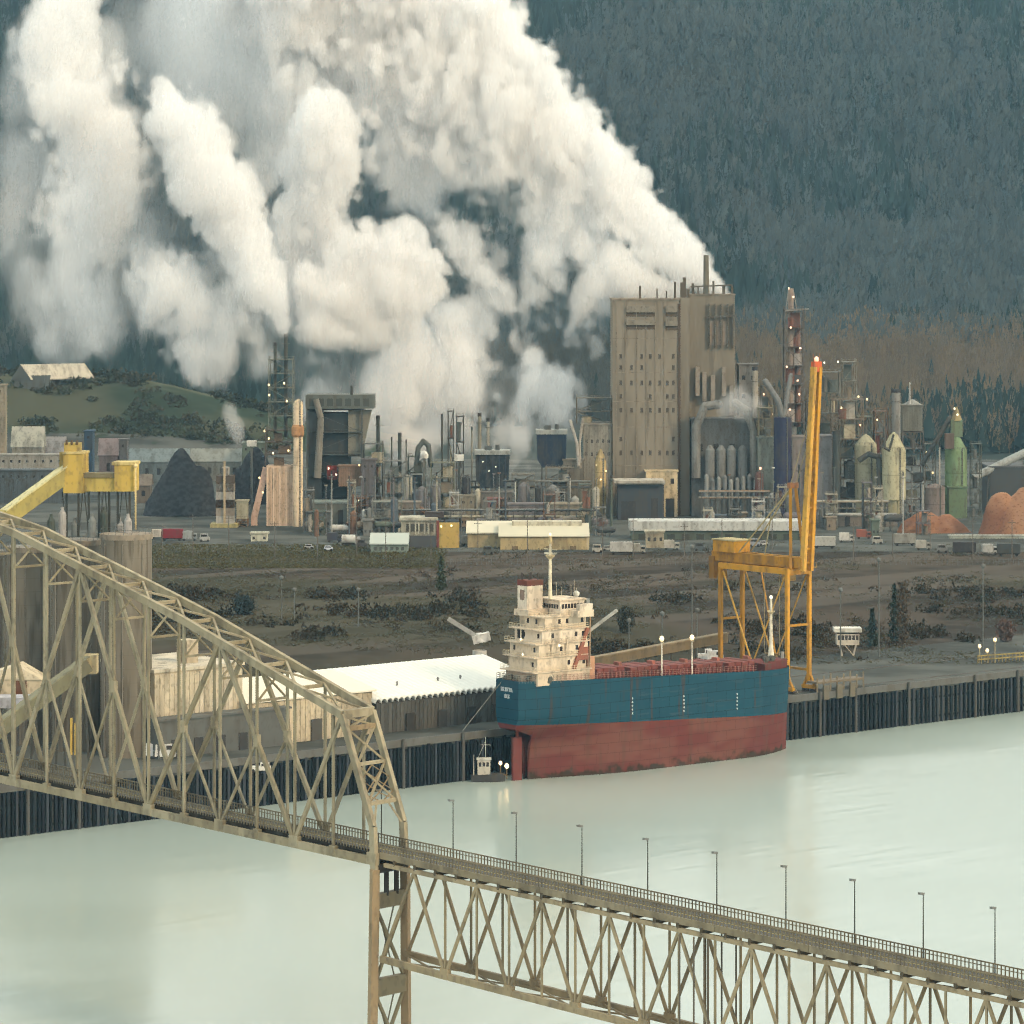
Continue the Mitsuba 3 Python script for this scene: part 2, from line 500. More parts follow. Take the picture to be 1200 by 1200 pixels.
def grow(name, spots, share, seed, hgt, label, bare=(0.046, 0.056, 0.058), twig=1.0):  # bluish bare tone: blue of the far haze put into the colour
    rng = np.random.default_rng(seed)
    patch = meshkit.fbm(np.stack([spots[:, 0] / 150, spots[:, 1] / 420, 0 * spots[:, 0]], -1) + seed, 3, seed)
    kinds = (patch + rng.normal(0, 0.07, len(spots)) > share).astype(int)
    mesh, col, nn = trees(spots, kinds, seed, np.full(len(spots), hgt), bare, twig)
    key = name
    scene[key] = leafy(mesh, col, nn)
    tag(key, label, 'forest', kind='stuff')


grow('hillside_forest', scatter(-720, 720, 2560, 4600, 31000, 1), 0.52, 11, 27, 'dense dark conifer and bare broadleaf forest covering the far hillside')
flat = scatter(190, 720, 1960, 2750, 5200, 2)
grow('bare_woodland', flat, 0.26, 12, 25, 'bare brown winter woodland on the flat behind the mill at right', (0.090, 0.070, 0.048), 0.42)
lft = scatter(-720, 200, 2170, 2750, 3000, 3)
grow('lowland_forest', lft, 0.5, 13, 22, 'mixed dark woodland at the foot of the hill behind the mill', (0.044, 0.046, 0.042), 0.5)
# ------------------------------------------------------------------ steam
BX, BY, BZ = (-262.0, 118.0), (1395.0, 1600.0), (24.0, 292.0)
SX, SY, SZ = 1.25, 1.9, 1.25
gx, gy, gz = (np.arange(int((b - a) / s)) * s + a + s / 2 for (a, b), s in ((BX, SX), (BY, SY), (BZ, SZ)))
shape = (len(gz), len(gy), len(gx))


def lattice(cell, seed, zs=1.2):
    """Smooth noise of even grain on the grid, about 0..1: a coarse random field, blurred, of the given grain in metres (taller than wide)."""
    rng = np.random.default_rng(seed)
    h = cell / 2.0
    steps = [s / c for s, c in ((SZ, h * zs), (SY, h), (SX, h))]
    dims = [int(math.ceil(n * st)) + 6 for n, st in zip(shape, steps)]
    out = ndimage.gaussian_filter(rng.standard_normal(dims), 1.0, mode='wrap')
    out = (0.5 + 0.22 * out / out.std()).astype(np.float32)
    for ax, (n, st) in enumerate(zip(shape, steps)):
        q = np.arange(n) * st + 1.5
        i = np.floor(q).astype(int)
        t = (q - i).astype(np.float32)
        sh = [1, 1, 1]
        sh[ax] = n
        t = t.reshape(sh)
        out = np.take(out, i, ax) * (1 - t) + np.take(out, i + 1, ax) * t
    return out


def puffy(cells, seed):
    """Cauliflower noise in about 0..1: creases where the lattice noise passes its mean, round lobes between."""
    tot, w = 0, 0
    for k, c in enumerate(cells):
        a = 0.86 ** k
        tot = tot + a * np.abs(2 * lattice(c, seed + k) - 1)
        w += a
    return tot / w


def even(n):
    return ((n - n.mean()) / n.std()).astype(np.float32)


NA = even(puffy((42, 21, 11, 6.0, 3.4), 1))        # lobes of a big plume
NB = even(puffy((23, 12, 6.5, 3.4), 51))           # lobes of a small one
NW = even(sum(0.6 ** k * lattice(c, 20 + k, 2.4) for k, c in enumerate((34, 17, 9, 5))))   # wisps


def plume(spine, Y0, Y1, flat=1.0, zs=1.35):
    """Field of a chain of puffs: 1 at the middle, 0 at the rim; spine points (px, py, radius in px), depth running from Y0 to Y1."""
    out = np.full(shape, -9.0, np.float32)
    pts = np.array(spine, float)
    seg = np.linalg.norm(np.diff(pts[:, :2], axis=0), axis=1)
    tt = np.concatenate([[0], np.cumsum(seg)])
    s, chain = 0.0, []
    while s < tt[-1]:
        p = [np.interp(s, tt, pts[:, k]) for k in range(3)]
        chain.append((p, s / tt[-1]))
        s += max(2.0, p[2] * 0.28)
    chain.append((pts[-1], 1.0))
    for (px, py, r), q in chain:
        Y = Y0 + (Y1 - Y0) * q
        c = at(px, py, Y)
        R = r * Y / F
        Rz, Ry = R * (zs if len(spine) > 2 else 1), R * flat
        lo = [max(0, int((c[k] - m - o) / st)) for k, m, o, st in ((2, Rz * 1.5, BZ[0], SZ), (1, Ry * 1.5, BY[0], SY), (0, R * 1.5, BX[0], SX))]
        hi = [min(n, int((c[k] + m - o) / st) + 2) for k, m, o, st, n in ((2, Rz * 1.5, BZ[0], SZ, shape[0]), (1, Ry * 1.5, BY[0], SY, shape[1]), (0, R * 1.5, BX[0], SX, shape[2]))]
        if any(h <= l for l, h in zip(lo, hi)):
            continue
        d2 = (((gz[lo[0]:hi[0]] - c[2]) / Rz) ** 2)[:, None, None] + (((gy[lo[1]:hi[1]] - c[1]) / Ry) ** 2)[None, :, None] + (((gx[lo[2]:hi[2]] - c[0]) / R) ** 2)[None, None, :]
        blk = out[lo[0]:hi[0], lo[1]:hi[1], lo[2]:hi[2]]
        np.maximum(blk, (1 - np.sqrt(d2)).astype(np.float32), out=blk)
    return out


def dense(field, noise, amp, edge, peak):
    t = np.clip((field + amp * noise) / edge, 0, 1)
    return peak * t * t * (3 - 2 * t) * np.clip((field + 0.42) / 0.25, 0, 1)


rho = np.zeros(shape, np.float32)


def puff(spine, Y0, Y1, noise=None, amp=0.24, edge=0.10, peak=0.20, flat=0.9, zs=1.25, broken=0.0):
    """Adds a plume; broken > 0 thins it in patches."""
    global rho
    d = dense(plume(spine, Y0, Y1, flat, zs), NB if noise is None else noise, amp, edge, peak)
    if broken:
        d *= np.clip(1 - broken + broken * 1.3 * (NW + 0.25), 0.03, 1.4)
    rho = np.maximum(rho, d)


# the great plume off the mill tower's roof
puff([(850, 346, 5), (830, 330, 11), (800, 304, 20), (755, 266, 32), (700, 218, 44), (635, 165, 56), (560, 105, 78), (480, 50, 100), (390, -30, 120)], 1492, 1520, NA, amp=0.20)
puff([(760, 338, 14), (735, 328, 22), (705, 300, 32), (660, 255, 38), (590, 205, 46), (500, 150, 66)], 1494, 1515, NB, amp=0.34, edge=0.3, peak=0.10, broken=0.5)
puff([(800, 345, 8), (770, 340, 12), (742, 330, 16), (725, 310, 18)], 1486, 1490, amp=0.2)
puff([(430, 60, 95), (330, 50, 110), (250, 60, 95), (195, 30, 70)], 1530, 1560, NW, amp=0.42, edge=0.9, peak=0.035)
puff([(300, 120, 60), (270, 60, 70), (330, 20, 80)], 1530, 1560, NW, amp=0.4, edge=0.9, peak=0.03)
puff([(849, 345, 5), (830, 328, 11), (805, 304, 20), (775, 278, 28), (740, 248, 34), (700, 214, 41), (660, 180, 47), (610, 130, 54), (575, 90, 52)], 1488, 1506, NB, amp=0.30)
# the plume off the twin stacks
puff([(334, 389, 4), (326, 364, 14), (308, 334, 24), (286, 290, 33), (262, 245, 39), (236, 200, 41), (214, 160, 36), (198, 124, 25), (188, 98, 13)], 1402, 1450, amp=0.24)
puff([(316, 400, 18), (285, 388, 40), (245, 365, 58), (212, 330, 52), (185, 290, 40), (185, 245, 30)], 1415, 1470, NB, amp=0.36, edge=0.25, peak=0.14, broken=0.4)
# the broken bank at left
puff([(110, 370, 34), (85, 320, 50), (100, 260, 62), (112, 200, 62), (95, 140, 60), (78, 80, 46), (66, 30, 30)], 1480, 1500, NB, amp=0.36, edge=0.3, peak=0.11, broken=0.35)
puff([(60, 385, 36), (35, 335, 50), (15, 270, 44), (18, 190, 44)], 1480, 1500, NW, amp=0.45, edge=0.9, peak=0.04)
puff([(150, 330, 34), (160, 250, 34), (150, 180, 30)], 1500, 1520, NW, amp=0.5, edge=0.9, peak=0.04)
# the middle bank over the mill
puff([(372, 142, 32), (376, 182, 43), (366, 240, 42), (354, 295, 38), (372, 335, 40)], 1450, 1490, amp=0.24)
puff([(375, 350, 38), (425, 332, 48), (470, 328, 46), (500, 336, 26)], 1450, 1470, amp=0.24)
puff([(395, 395, 46), (430, 440, 58), (500, 445, 58), (560, 445, 56), (615, 465, 46), (655, 482, 20)], 1490, 1510, NB, amp=0.40, edge=0.16, peak=0.16, broken=0.75)
puff([(380, 430, 26), (400, 470, 34), (450, 490, 34), (520, 500, 30), (580, 505, 30), (625, 500, 24)], 1485, 1505, NB, amp=0.42, edge=0.2, peak=0.13, broken=0.85)
puff([(592, 450, 30), (608, 400, 30), (622, 355, 26), (605, 300, 30), (570, 262, 34), (520, 250, 30)], 1500, 1515, NB, amp=0.55, edge=0.6, peak=0.06, broken=0.95)
puff([(690, 385, 22), (672, 372, 28), (655, 340, 32), (645, 290, 34), (600, 240, 40)], 1500, 1515, NB, amp=0.60, edge=0.6, peak=0.06, broken=0.95)
puff([(345, 410, 30), (362, 450, 26), (385, 480, 22)], 1480, 1490, NB, amp=0.5, edge=0.6, peak=0.06, broken=0.6)
# veils that link the banks
puff([(70, 110, 50), (62, 50, 44), (80, -10, 40), (100, -50, 40)], 1480, 1500, NB, amp=0.34, edge=0.25, peak=0.12, broken=0.3)
puff([(140, 300, 40), (120, 220, 44), (140, 150, 34)], 1490, 1505, NB, amp=0.4, edge=0.35, peak=0.08, broken=0.5)
puff([(250, 150, 40), (255, 230, 26), (262, 300, 20)], 1470, 1490, NW, amp=0.6, edge=0.9, peak=0.03)
puff([(345, 340, 22), (335, 380, 24)], 1470, 1490, NW, amp=0.5, edge=0.8, peak=0.05)
puff([(540, 400, 30), (580, 330, 26), (570, 290, 26)], 1495, 1505, NB, amp=0.5, edge=0.6, peak=0.06)
puff([(700, 400, 16), (686, 360, 22), (706, 340, 22)], 1495, 1505, NB, amp=0.6, edge=0.5, peak=0.07, broken=0.8)
puff([(640, 505, 16), (662, 490, 18), (655, 455, 24), (630, 420, 24)], 1492, 1500, NB, amp=0.4, edge=0.4, peak=0.09)
puff([(20, 120, 26), (30, 60, 30), (120, 60, 26), (128, 120, 24)], 1500, 1510, NW, amp=0.6, edge=0.9, peak=0.04)
for k, (px, py, q) in enumerate(((400, 505, 12), (432, 512, 10), (455, 520, 8), (486, 515, 10), (508, 522, 9), (548, 520, 12), (590, 522, 12), (640, 520, 10), (660, 505, 12), (360, 480, 12), (680, 470, 9))):
    puff([(px, py + 14, 3), (px + 3 * (k % 3 - 1), py, q), (px + 8 * (k % 2) - 4, py - 16, q * 1.4)], 1470 + 3 * k, 1490, NB, amp=0.38, edge=0.4, peak=0.08)
for k, (x0, y0, x1, y1, q) in enumerate(((525, 260, 575, 330, 20), (560, 300, 610, 400, 18), (640, 300, 610, 360, 18), (690, 330, 660, 400, 16), (655, 250, 690, 320, 18), (610, 410, 640, 450, 20), (500, 270, 540, 300, 14),
                                         (140, 380, 190, 330, 18), (60, 400, 110, 390, 18), (20, 300, 60, 390, 20), (170, 150, 150, 250, 18), (300, 200, 330, 130, 22), (345, 90, 400, 130, 26), (465, 190, 500, 240, 18))):
    puff([(x0, y0, q), ((x0 + x1) / 2 + 8, (y0 + y1) / 2, q * 1.1), (x1, y1, q * 0.8)], 1470 + 4 * k, 1480 + 4 * k, NB, amp=0.55, edge=0.6, peak=0.07, broken=0.5)
# small leaks between the roofs
puff([(598, 556, 5), (606, 535, 9), (608, 505, 14)], 1440, 1450, amp=0.3, edge=0.5, peak=0.09)
puff([(618, 548, 4), (616, 530, 7), (608, 505, 12)], 1440, 1450, amp=0.3, edge=0.5, peak=0.09)
puff([(280, 516, 5), (276, 500, 8), (270, 482, 8)], 1440, 1450, amp=0.3, edge=0.5, peak=0.08)
puff([(846, 482, 8), (862, 470, 15), (882, 480, 11)], 1445, 1450, amp=0.3, edge=0.4, peak=0.07)
puff([(420, 528, 4), (424, 515, 8), (430, 498, 12)], 1440, 1450, amp=0.3, edge=0.5, peak=0.07)
rho += 0.2e-4
del NA, NB, NW
scene['steam_air'] = {'type': 'heterogeneous', 'albedo': {'type': 'constvolume', 'value': {'type': 'rgb', 'value': [0.999, 0.999, 0.999]}},
                      'sigma_t': {'type': 'gridvolume', 'grid': mi.VolumeGrid(rho[..., None]), 'filter_type': 'trilinear', 'wrap_mode': 'clamp',
                                  'to_world': T().translate([BX[0], BY[0], BZ[0]]).scale([BX[1] - BX[0], BY[1] - BY[0], BZ[1] - BZ[0]])}}
scene['steam'] = {'type': 'cube', 'to_world': T().translate([(BX[0] + BX[1]) / 2, (BY[0] + BY[1]) / 2, (BZ[0] + BZ[1]) / 2]).scale([(BX[1] - BX[0]) / 2, (BY[1] - BY[0]) / 2, (BZ[1] - BZ[0]) / 2]),
                  'bsdf': {'type': 'null'}, 'interior': {'type': 'ref', 'id': 'steam_air'}, 'exterior': {'type': 'ref', 'id': 'haze_air'}}
tag('steam', kind='stuff', label='billowing white steam plumes rising from the mill and drifting left')
# ------------------------------------------------------------------ wharf
EDGE = [wharf_a(px) for px in (-40, 130, 300, 440, 590, 760, 925, 1060, 1260)]
mb = MB()
mb.obox(wharf(-60, 0.02, 0.0), np.append(WU * 520, 0), np.append(WN * 62, 0), [0, 0, WZ + 0.02])
add('wharf_apron', mb, 'asphalt', kind='structure')
t = thing('wharf', 'long dark timber faced wharf along the river under the sheds and the berthed ship', 'wharf')
mb = MB()
mb.obox(wharf(-60, -0.5, WZ - 1.4), np.append(WU * 520, 0), np.append(WN * 0.5, 0), [0, 0, 1.75])
add('kerb_beam', mb, (0.13, 0.13, 0.12), t)
mb = MB()
mb.obox(wharf(-60, -0.35, WZ - 4.6), np.append(WU * 520, 0), np.append(WN * 0.35, 0), [0, 0, 0.5])
mb.obox(wharf(-60, -0.35, 1.4), np.append(WU * 520, 0), np.append(WN * 0.35, 0), [0, 0, 0.5])
add('waling', mb, (0.008, 0.011, 0.014), t, bsdf='clean_paint')
rng = random.Random(4)
a = EDGE[0] - 6
k = 0
while a < EDGE[-1]:
    mb = MB()
    w = rng.uniform(0.5, 0.75)
    p = wharf(a, -0.65, -1.0)
    mb.obox(p, np.append(WU * w, 0), np.append(WN * 0.55, 0), [0, 0, WZ - 0.2 - rng.uniform(0, 0.8)])
    c = rng.choice([(0.006, 0.010, 0.014), (0.010, 0.014, 0.019), (0.005, 0.007, 0.010), (0.014, 0.019, 0.024), (0.035, 0.042, 0.048)])
    add('fender_pile', mb, c, t, bsdf='clean_paint')
    a += rng.uniform(0.95, 1.25) * (1.0 if a < EDGE[5] else 1.5)
for px in (958, 1000, 1062, 1140, 1190, 470, 540, 30, 90):
    mb = MB()
    p = wharf(wharf_a(px), -0.95, 0)
    mb.tube(p, p + [0, 0, WZ + 0.6], 0.42, 0.36, 8)
    add('mooring_dolphin_pile', mb, (0.09, 0.088, 0.08), t)

# ------------------------------------------------------------------ wharf sheds


def rib_wave(n, r, k=6):
    """Profile points (along, up) of n half round roof ribs of radius r."""
    out = []
    for i in range(n):
        for j in range(k):
            q = math.pi * j / k
            out.append((i * 2 * r + r * (1 - math.cos(q)), r * 1.5 * math.sin(q)))
    out.append((n * 2 * r, 0.0))
    return out


def wall_panels(parent, name, p0, along, z0, z1, n, colors, seed, out=(0, 0), m=None, gap=0.06, proud=0.12):
    """A wall of n upright cladding panels, each a piece of its own, standing proud of the wall behind."""
    r = random.Random(seed)
    L = np.linalg.norm(along)
    u = unit(along)
    o = np.array([out[0], out[1], 0.0])
    w = L / n
    for i in range(n):
        mb = MB()
        d = proud * r.uniform(0.6, 1.4)
        mb.obox(np.array([*p0[:2], z0]) + u * (i * w + gap), u * (w - 2 * gap), o * d, [0, 0, z1 - z0 - r.uniform(0.0, 0.15)])
        add(name, mb, colors[r.randrange(len(colors))] if m is None else m, parent)


def shed(name, label, a0, a1, b0, depth, eave, rise, wall_c, roof_c, panels, seed, ribs=True, cat='warehouse', z0=WZ, rib_r=0.85, over=0.8):
    """Ridge roofed shed standing along the wharf."""
    t = thing(name, label, cat)
    U, N = np.append(WU, 0), np.append(WN, 0)
    L = a1 - a0
    mb = MB()
    p = wharf(a0, b0, z0)
    mb.obox(p, U * L, N * depth, [0, 0, eave - z0 - 0.1])
    for e in (0, L):                                           # gables
        q = wharf(a0 + e, b0, eave - 0.1)
        s = 0.3 if e == 0 else -0.3
        v = [q, q + N * depth, q + N * depth / 2 + [0, 0, rise - 0.15], q + U * s, q + N * depth + U * s, q + N * depth / 2 + U * s + [0, 0, rise - 0.15]]
        mb.raw(v, [[0, 1, 2], [3, 5, 4], [0, 2, 5], [0, 5, 3], [1, 4, 5], [1, 5, 2]])
    add('wall', mb, tuple(0.6 * x for x in wall_c), t)
    wall_panels(t, 'wall_panel', p, U * L, z0, eave - 0.5, panels, [wall_c, tuple(0.8 * x for x in wall_c), tuple(1.15 * x for x in wall_c)], seed, out=-WN)
    n = int((L + 2 * over) / (2 * rib_r))
    prof = rib_wave(n, (L + 2 * over) / n / 2) if ribs else [(0, 0.0), (L + 2 * over, 0.0)]
    for sd, nm in ((0, 'roof_slope'), (1, 'roof_slope')):
        rows = []
        for (s, h) in prof:
            e = wharf(a0 - over + s, b0 - over if sd == 0 else b0 + depth + over, eave)
            r = wharf(a0 - over + s, b0 + depth / 2, eave + rise)
            rows.append((e + [0, 0, h * 0.8], r + [0, 0, h * 0.8]))
        v = np.array([x for pr in rows for x in pr])
        i = np.arange(len(rows) - 1) * 2
        f = np.stack([i, i + 2, i + 3, i + 1], 1)
        lo = v - [0, 0, 0.35]
        mb = MB()
        mb.raw(v, f).raw(lo, f[:, ::-1])
        k = len(rows) - 1
        mb.raw([v[0], v[1], lo[1], lo[0]], [[0, 1, 2, 3]]).raw([v[2 * k], v[2 * k + 1], lo[2 * k + 1], lo[2 * k]], [[0, 1, 2, 3]])
        mb.raw(np.vstack([v[0::2], lo[0::2]]), np.array([[j, j + 1, j + 2 + k, j + 1 + k] for j in range(k)]))
        add(nm, mb, roof_c, t, bsdf='clean_paint')
    return t


s1 = shed('white_roofed_shed', 'long dark walled wharf shed with a bright white ribbed roof beside the ship\'s stern', wharf_ab(441, 13), wharf_ab(566, 36), 13, 46, 18.6, 4.6, (0.10, 0.098, 0.088), (0.74, 0.73, 0.67), 44, 3)
for i, q in enumerate((0.22, 0.47, 0.70, 0.9)):
    mb = MB()
    p = wharf(wharf_ab(441, 13) + q * (wharf_ab(590, 13) - wharf_ab(441, 13)), 12.6, WZ)
    mb.obox(p, np.append(WU * 2.6, 0), np.append(-WN * 0.25, 0), [0, 0, 4.2])
    add('door', mb, (0.045, 0.045, 0.042), s1)
for q in (0.3, 0.62, 0.8):
    mb = MB()
    a = wharf_ab(441, 13) + q * (wharf_ab(590, 13) - wharf_ab(441, 13))
    mb.tube(wharf(a, 20, 19.6), wharf(a, 20, 21.6), 0.22, 0.22, 8)
    mb.tube(wharf(a, 20, 21.6), wharf(a, 20, 22.0), 0.4, 0.1, 8)
    add('vent_pipe', mb, (0.25, 0.25, 0.24), s1)
s2 = shed('cream_wharf_shed', 'low cream wharf shed with a pale roof seen through the bridge truss', wharf_ab(289, 14), wharf_ab(436, 14), 14, 34, 21.5, 3.2, (0.62, 0.52, 0.36), (0.66, 0.61, 0.50), 24, 5, ribs=False)
for q in (0.18, 0.5, 0.82):
    mb = MB()
    mb.obox(wharf(wharf_ab(289, 14) + q * (wharf_ab(436, 14) - wharf_ab(289, 14)), 13.6, WZ), np.append(WU * 3, 0), np.append(-WN * 0.25, 0), [0, 0, 5])
    add('door', mb, (0.10, 0.095, 0.085), s2)
t = thing('cream_block', 'tall flat topped cream warehouse block beside the concrete silos', 'warehouse')
a0, a1 = wharf_ab(181, 16), wharf_ab(284, 16)
U, N = np.append(WU, 0), np.append(WN, 0)
mb = MB()
mb.obox(wharf(a0, 16, WZ), U * (a1 - a0), N * 26, [0, 0, 18.8])
add('wall', mb, (0.5, 0.41, 0.28), t)
wall_panels(t, 'wall_panel', wharf(a0, 16), U * (a1 - a0), WZ + 8.6, WZ + 18.4, 18, [(0.62, 0.53, 0.38), (0.57, 0.49, 0.35), (0.66, 0.57, 0.43)], 8, out=-WN)
mb = MB()
mb.obox(wharf(a0 - 0.4, 15.6, WZ + 18.8), U * (a1 - a0 + 0.8), N * 26.8, [0, 0, 0.7])
add('parapet', mb, (0.62, 0.55, 0.42), t)
mb = MB()
mb.obox(wharf(a0 + 13, 22, WZ + 19.5), U * 3.2, N * 4, [0, 0, 5.2])
add('roof_hut', mb, (0.72, 0.6, 0.42), t)
mb = MB()
mb.obox(wharf(a0 - 2, 11.5, WZ), U * (a1 - a0 + 12), N * 4.4, [0, 0, 8.4])
mb.obox(wharf(a0 - 2.4, 10.9, WZ + 8.4), U * (a1 - a0 + 12.8), N * 4.7, [0, 0, 0.5])
add('lean_to', mb, (0.13, 0.135, 0.125), t)
for i in range(4):
    mb = MB()
    mb.obox(wharf(a0 + 1.5 + i * 6.2, 11.3, WZ), U * 2.4, N * 0.25, [0, 0, 4])
    add('door', mb, (0.05, 0.05, 0.05), t)

# ------------------------------------------------------------------ grain silos and their yellow gallery
SIL = []
for k, (px, rpx, ytop, Y) in enumerate(((148, 30, 625, 772), (89, 28, 632, 782), (34, 26, 640, 792), (-22, 26, 645, 802))):
    c = at(px, 600, Y)
    r = rpx * Y / F
    top = at(px, ytop, Y)[2]
    t = thing('concrete_silo', ('tall tan concrete silo nearest the cream block', 'second tan concrete silo from the cream block, half hidden by the bridge truss',
              'third concrete silo from the cream block, behind the bridge truss', 'concrete silo at the far left end of the silo row')[k], 'silo', 'concrete silos by the bridge')
    mb = MB()
    mb.lathe([c[0], c[1], 0], [(r, WZ - 0.5), (r, top - 1.2)], 40)
    add('shaft', mb, 'concrete_material', t, smooth=30)
    mb = MB()
    mb.lathe([c[0], c[1], 0], [(r + 0.25, top - 1.2), (r + 0.25, top), (0.01, top + 0.01)], 40)
    add('cap', mb, (0.30, 0.25, 0.19), t)
    for ph in (-2.4, -1.6, -0.8):
        mb = MB()
        q = np.array([c[0] + (r + 0.15) * math.cos(ph), c[1] + (r + 0.15) * math.sin(ph), 0])
        mb.tube(q + [0, 0, WZ], q + [0, 0, top - 2], 0.14, 0.14, 6)
        add('downpipe', mb, (0.24, 0.21, 0.17), t)
    mb = MB()
    for j in range(20):
        q = np.array([c[0] + r * math.cos(j * math.pi / 10), c[1] + r * math.sin(j * math.pi / 10), top])
        q2 = np.array([c[0] + r * math.cos((j + 1) * math.pi / 10), c[1] + r * math.sin((j + 1) * math.pi / 10), top])
        mb.bar(q, q + [0, 0, 1.1], 0.08).bar(q + [0, 0, 1.1], q2 + [0, 0, 1.1], 0.08)
    add('railing', mb, (0.10, 0.11, 0.10), t)
    SIL.append((c, r, top))
YEL, YEL2 = (0.56, 0.39, 0.085), (0.46, 0.33, 0.09)
G = thing('yellow_gallery', 'bright yellow conveyor head house and gallery on top of the concrete silos', 'conveyor gallery')
Yg = 776


def pxbox(mb, x0, x1, y0, y1, Y, d, shift=0.0):
    """An upright box whose front face spans the photograph's columns x0..x1 and rows y0..y1 at distance Y; d metres deep."""
    p, q = at(x0, y1, Y), at(x1, y0, Y)
    mb.obox(p, [q[0] - p[0], 0, 0], [shift, d, 0], [0, 0, q[2] - p[2]])
    return mb


add('head_tower', pxbox(MB(), 74, 97, 532, 578, Yg, 6, 0.6), YEL, G)
add('tower_roof', pxbox(MB(), 73.2, 97.8, 529.5, 532, Yg - 0.3, 6.8, 0.6), (0.62, 0.49, 0.2), G)
add('rooftop_unit', pxbox(MB(), 75, 94, 519, 529.4, Yg + 1, 3), (0.50, 0.36, 0.10), G)
for k in range(3):
    mb = MB()
    p = at(78 + 6 * k, 521, Yg + 0.8)
    mb.tube(p, p + [0, 0.3, 0.9], 0.28, 0.28, 8)
    add('fan', mb, (0.10, 0.06, 0.03), G)
add('side_lean', pxbox(MB(), 69.5, 74, 530, 556, Yg + 2, 3), YEL2, G)
add('gallery', pxbox(MB(), 97, 134, 560, 576, Yg + 1, 4), (0.50, 0.38, 0.10), G)
add('gallery_roof', pxbox(MB(), 97, 134, 554.5, 560, Yg + 0.6, 4.8), (0.20, 0.17, 0.09), G)
add('end_house', pxbox(MB(), 134, 157, 545, 576, Yg, 6, 0.5), YEL, G)
add('end_house_roof', pxbox(MB(), 131, 158, 541.5, 545, Yg - 0.3, 6.8, 0.5), (0.62, 0.49, 0.2), G)
mb = MB()
p, q = at(84, 550, Yg + 2.5), at(4, 608, Yg - 6)
mb.bar(p, q, 3.0, 3.6)
add('inclined_conveyor', mb, (0.42, 0.34, 0.10), G)
mb = MB()
mb.bar(p + [0, -0.2, 1.9], q + [0, -0.2, 1.9], 3.3, 0.35)
add('conveyor_cover', mb, (0.66, 0.60, 0.32), G)
for k, px in enumerate((78, 92, 104, 116, 128, 138, 152)):
    mb = MB()
    b = at(px, 622, Yg + 2.5)
    mb.bar(b - [0, 0, 1.5], at(px, 575, Yg + 2.5), 0.5)
    mb.bar(b - [0, 0, 1.5], at(px + (5 if k % 2 else -5), 576, Yg + 2.5), 0.22)
    add('support', mb, (0.05, 0.055, 0.05), G)
for k, px in enumerate((60, 73, 88, 108, 122, 140, 150)):
    mb = MB()
    b = at(px, 624, Yg - 3 + (k % 3) * 3)
    h = (3.6, 5.2, 2.8)[k % 3]
    mb.lathe(b - [0, 0, 1.0], [(0.9, 0), (0.9, h), (0.35, h + 1.0), (0.35, h + 1.6), (0.02, h + 1.6)], 10)
    kk = ('dark green dust filter drum on the silo tops left of the head house', 'dark dust filter drum on the silo tops below the head house', 'squat pale dust filter drum on the silo tops right of the head house',
          'grey dust filter drum under the yellow gallery', 'tall dark dust filter drum under the yellow gallery', 'squat filter drum under the end house', 'grey filter drum at the right rim of the silo tops')
    add('dust_filter', mb, ((0.06, 0.08, 0.07), (0.2, 0.21, 0.2), (0.4, 0.38, 0.36))[(k * 2 + k // 3) % 3], None, label=kk[k], cat='dust filter')
mb = MB()
p = at(159, 610, Yg - 1)
mb.bar(p - [0, 0, 2], at(159, 548, Yg - 1), 0.35)
mb.ball(at(159, 546, Yg - 1), 0.55, 8)
add('lit_post', mb, (0.8, 0.62, 0.30), G)
# the low conveyor tube between bridge and silos
t = thing('inclined_conveyor', 'olive yellow inclined conveyor tube on dark trestles below the silos', 'conveyor')
p, q = at(-25, 872, 738), at(102, 778, 752)
add('tube', MB().bar(p, q, 2.6, 3.2), (0.19, 0.178, 0.105), t)
add('cover', MB().bar(p + [0, 0, 1.75], q + [0, 0, 1.75], 2.9, 0.3), (0.25, 0.235, 0.15), t)
add('transfer_house', pxbox(MB(), 98, 113, 768, 790, 752, 4), (0.46, 0.38, 0.22), t)
for px in (10, 40, 70, 98):
    s = (px + 25) / 127
    top = p + (q - p) * s
    mb = MB()
    mb.bar([top[0] - 1, top[1], WZ - (8 if top[1] < 742 else 0)], top - [0, 0, 1.4], 0.45).bar([top[0] + 1.2, top[1], WZ - (8 if top[1] < 742 else 0)], top - [0, 0, 1.4], 0.45)
    add('trestle', mb, (0.06, 0.06, 0.055), t)
add('loader_post', pxbox(MB(), 82, 84.5, 842, 885, 752, 1), (0.6, 0.42, 0.1), t)
add('loader_post', pxbox(MB(), 87, 89.5, 848, 885, 752, 1), (0.6, 0.42, 0.1), t)
t = thing('gabled_shed', 'cream gabled shed with red brown doors at the left edge behind the truss', 'shed')
add('wall', pxbox(MB(), -30, 48, 796, 822, 764, 8), (0.66, 0.55, 0.38), t)
mb = MB()
g0, g1, g2 = at(-31, 796, 763.6), at(20, 780, 763.6), at(49, 797, 763.6)
v = np.array([g0, g1, g2, g0 + [0, 9, 0], g1 + [0, 9, 0], g2 + [0, 9, 0]])
mb.raw(v, [[0, 2, 1], [3, 4, 5]]).raw(v, [[0, 1, 4, 3], [1, 2, 5, 4], [0, 3, 5, 2]])
add('roof', mb, (0.72, 0.62, 0.44), t)
add('door', pxbox(MB(), 16, 31, 798, 822, 763.8, 0.4), (0.18, 0.07, 0.04), t)
t = thing('flatbed_shed', 'low lilac grey open shed under the gabled shed behind the truss', 'shed')
add('roof', pxbox(MB(), -30, 42, 818, 830, 752, 7), (0.46, 0.46, 0.5), t)
for px in (-25, 0, 20, 38):
    add('post', pxbox(MB(), px, px + 2, 830, 884, 752.4, 0.5), (0.08, 0.08, 0.08), t)
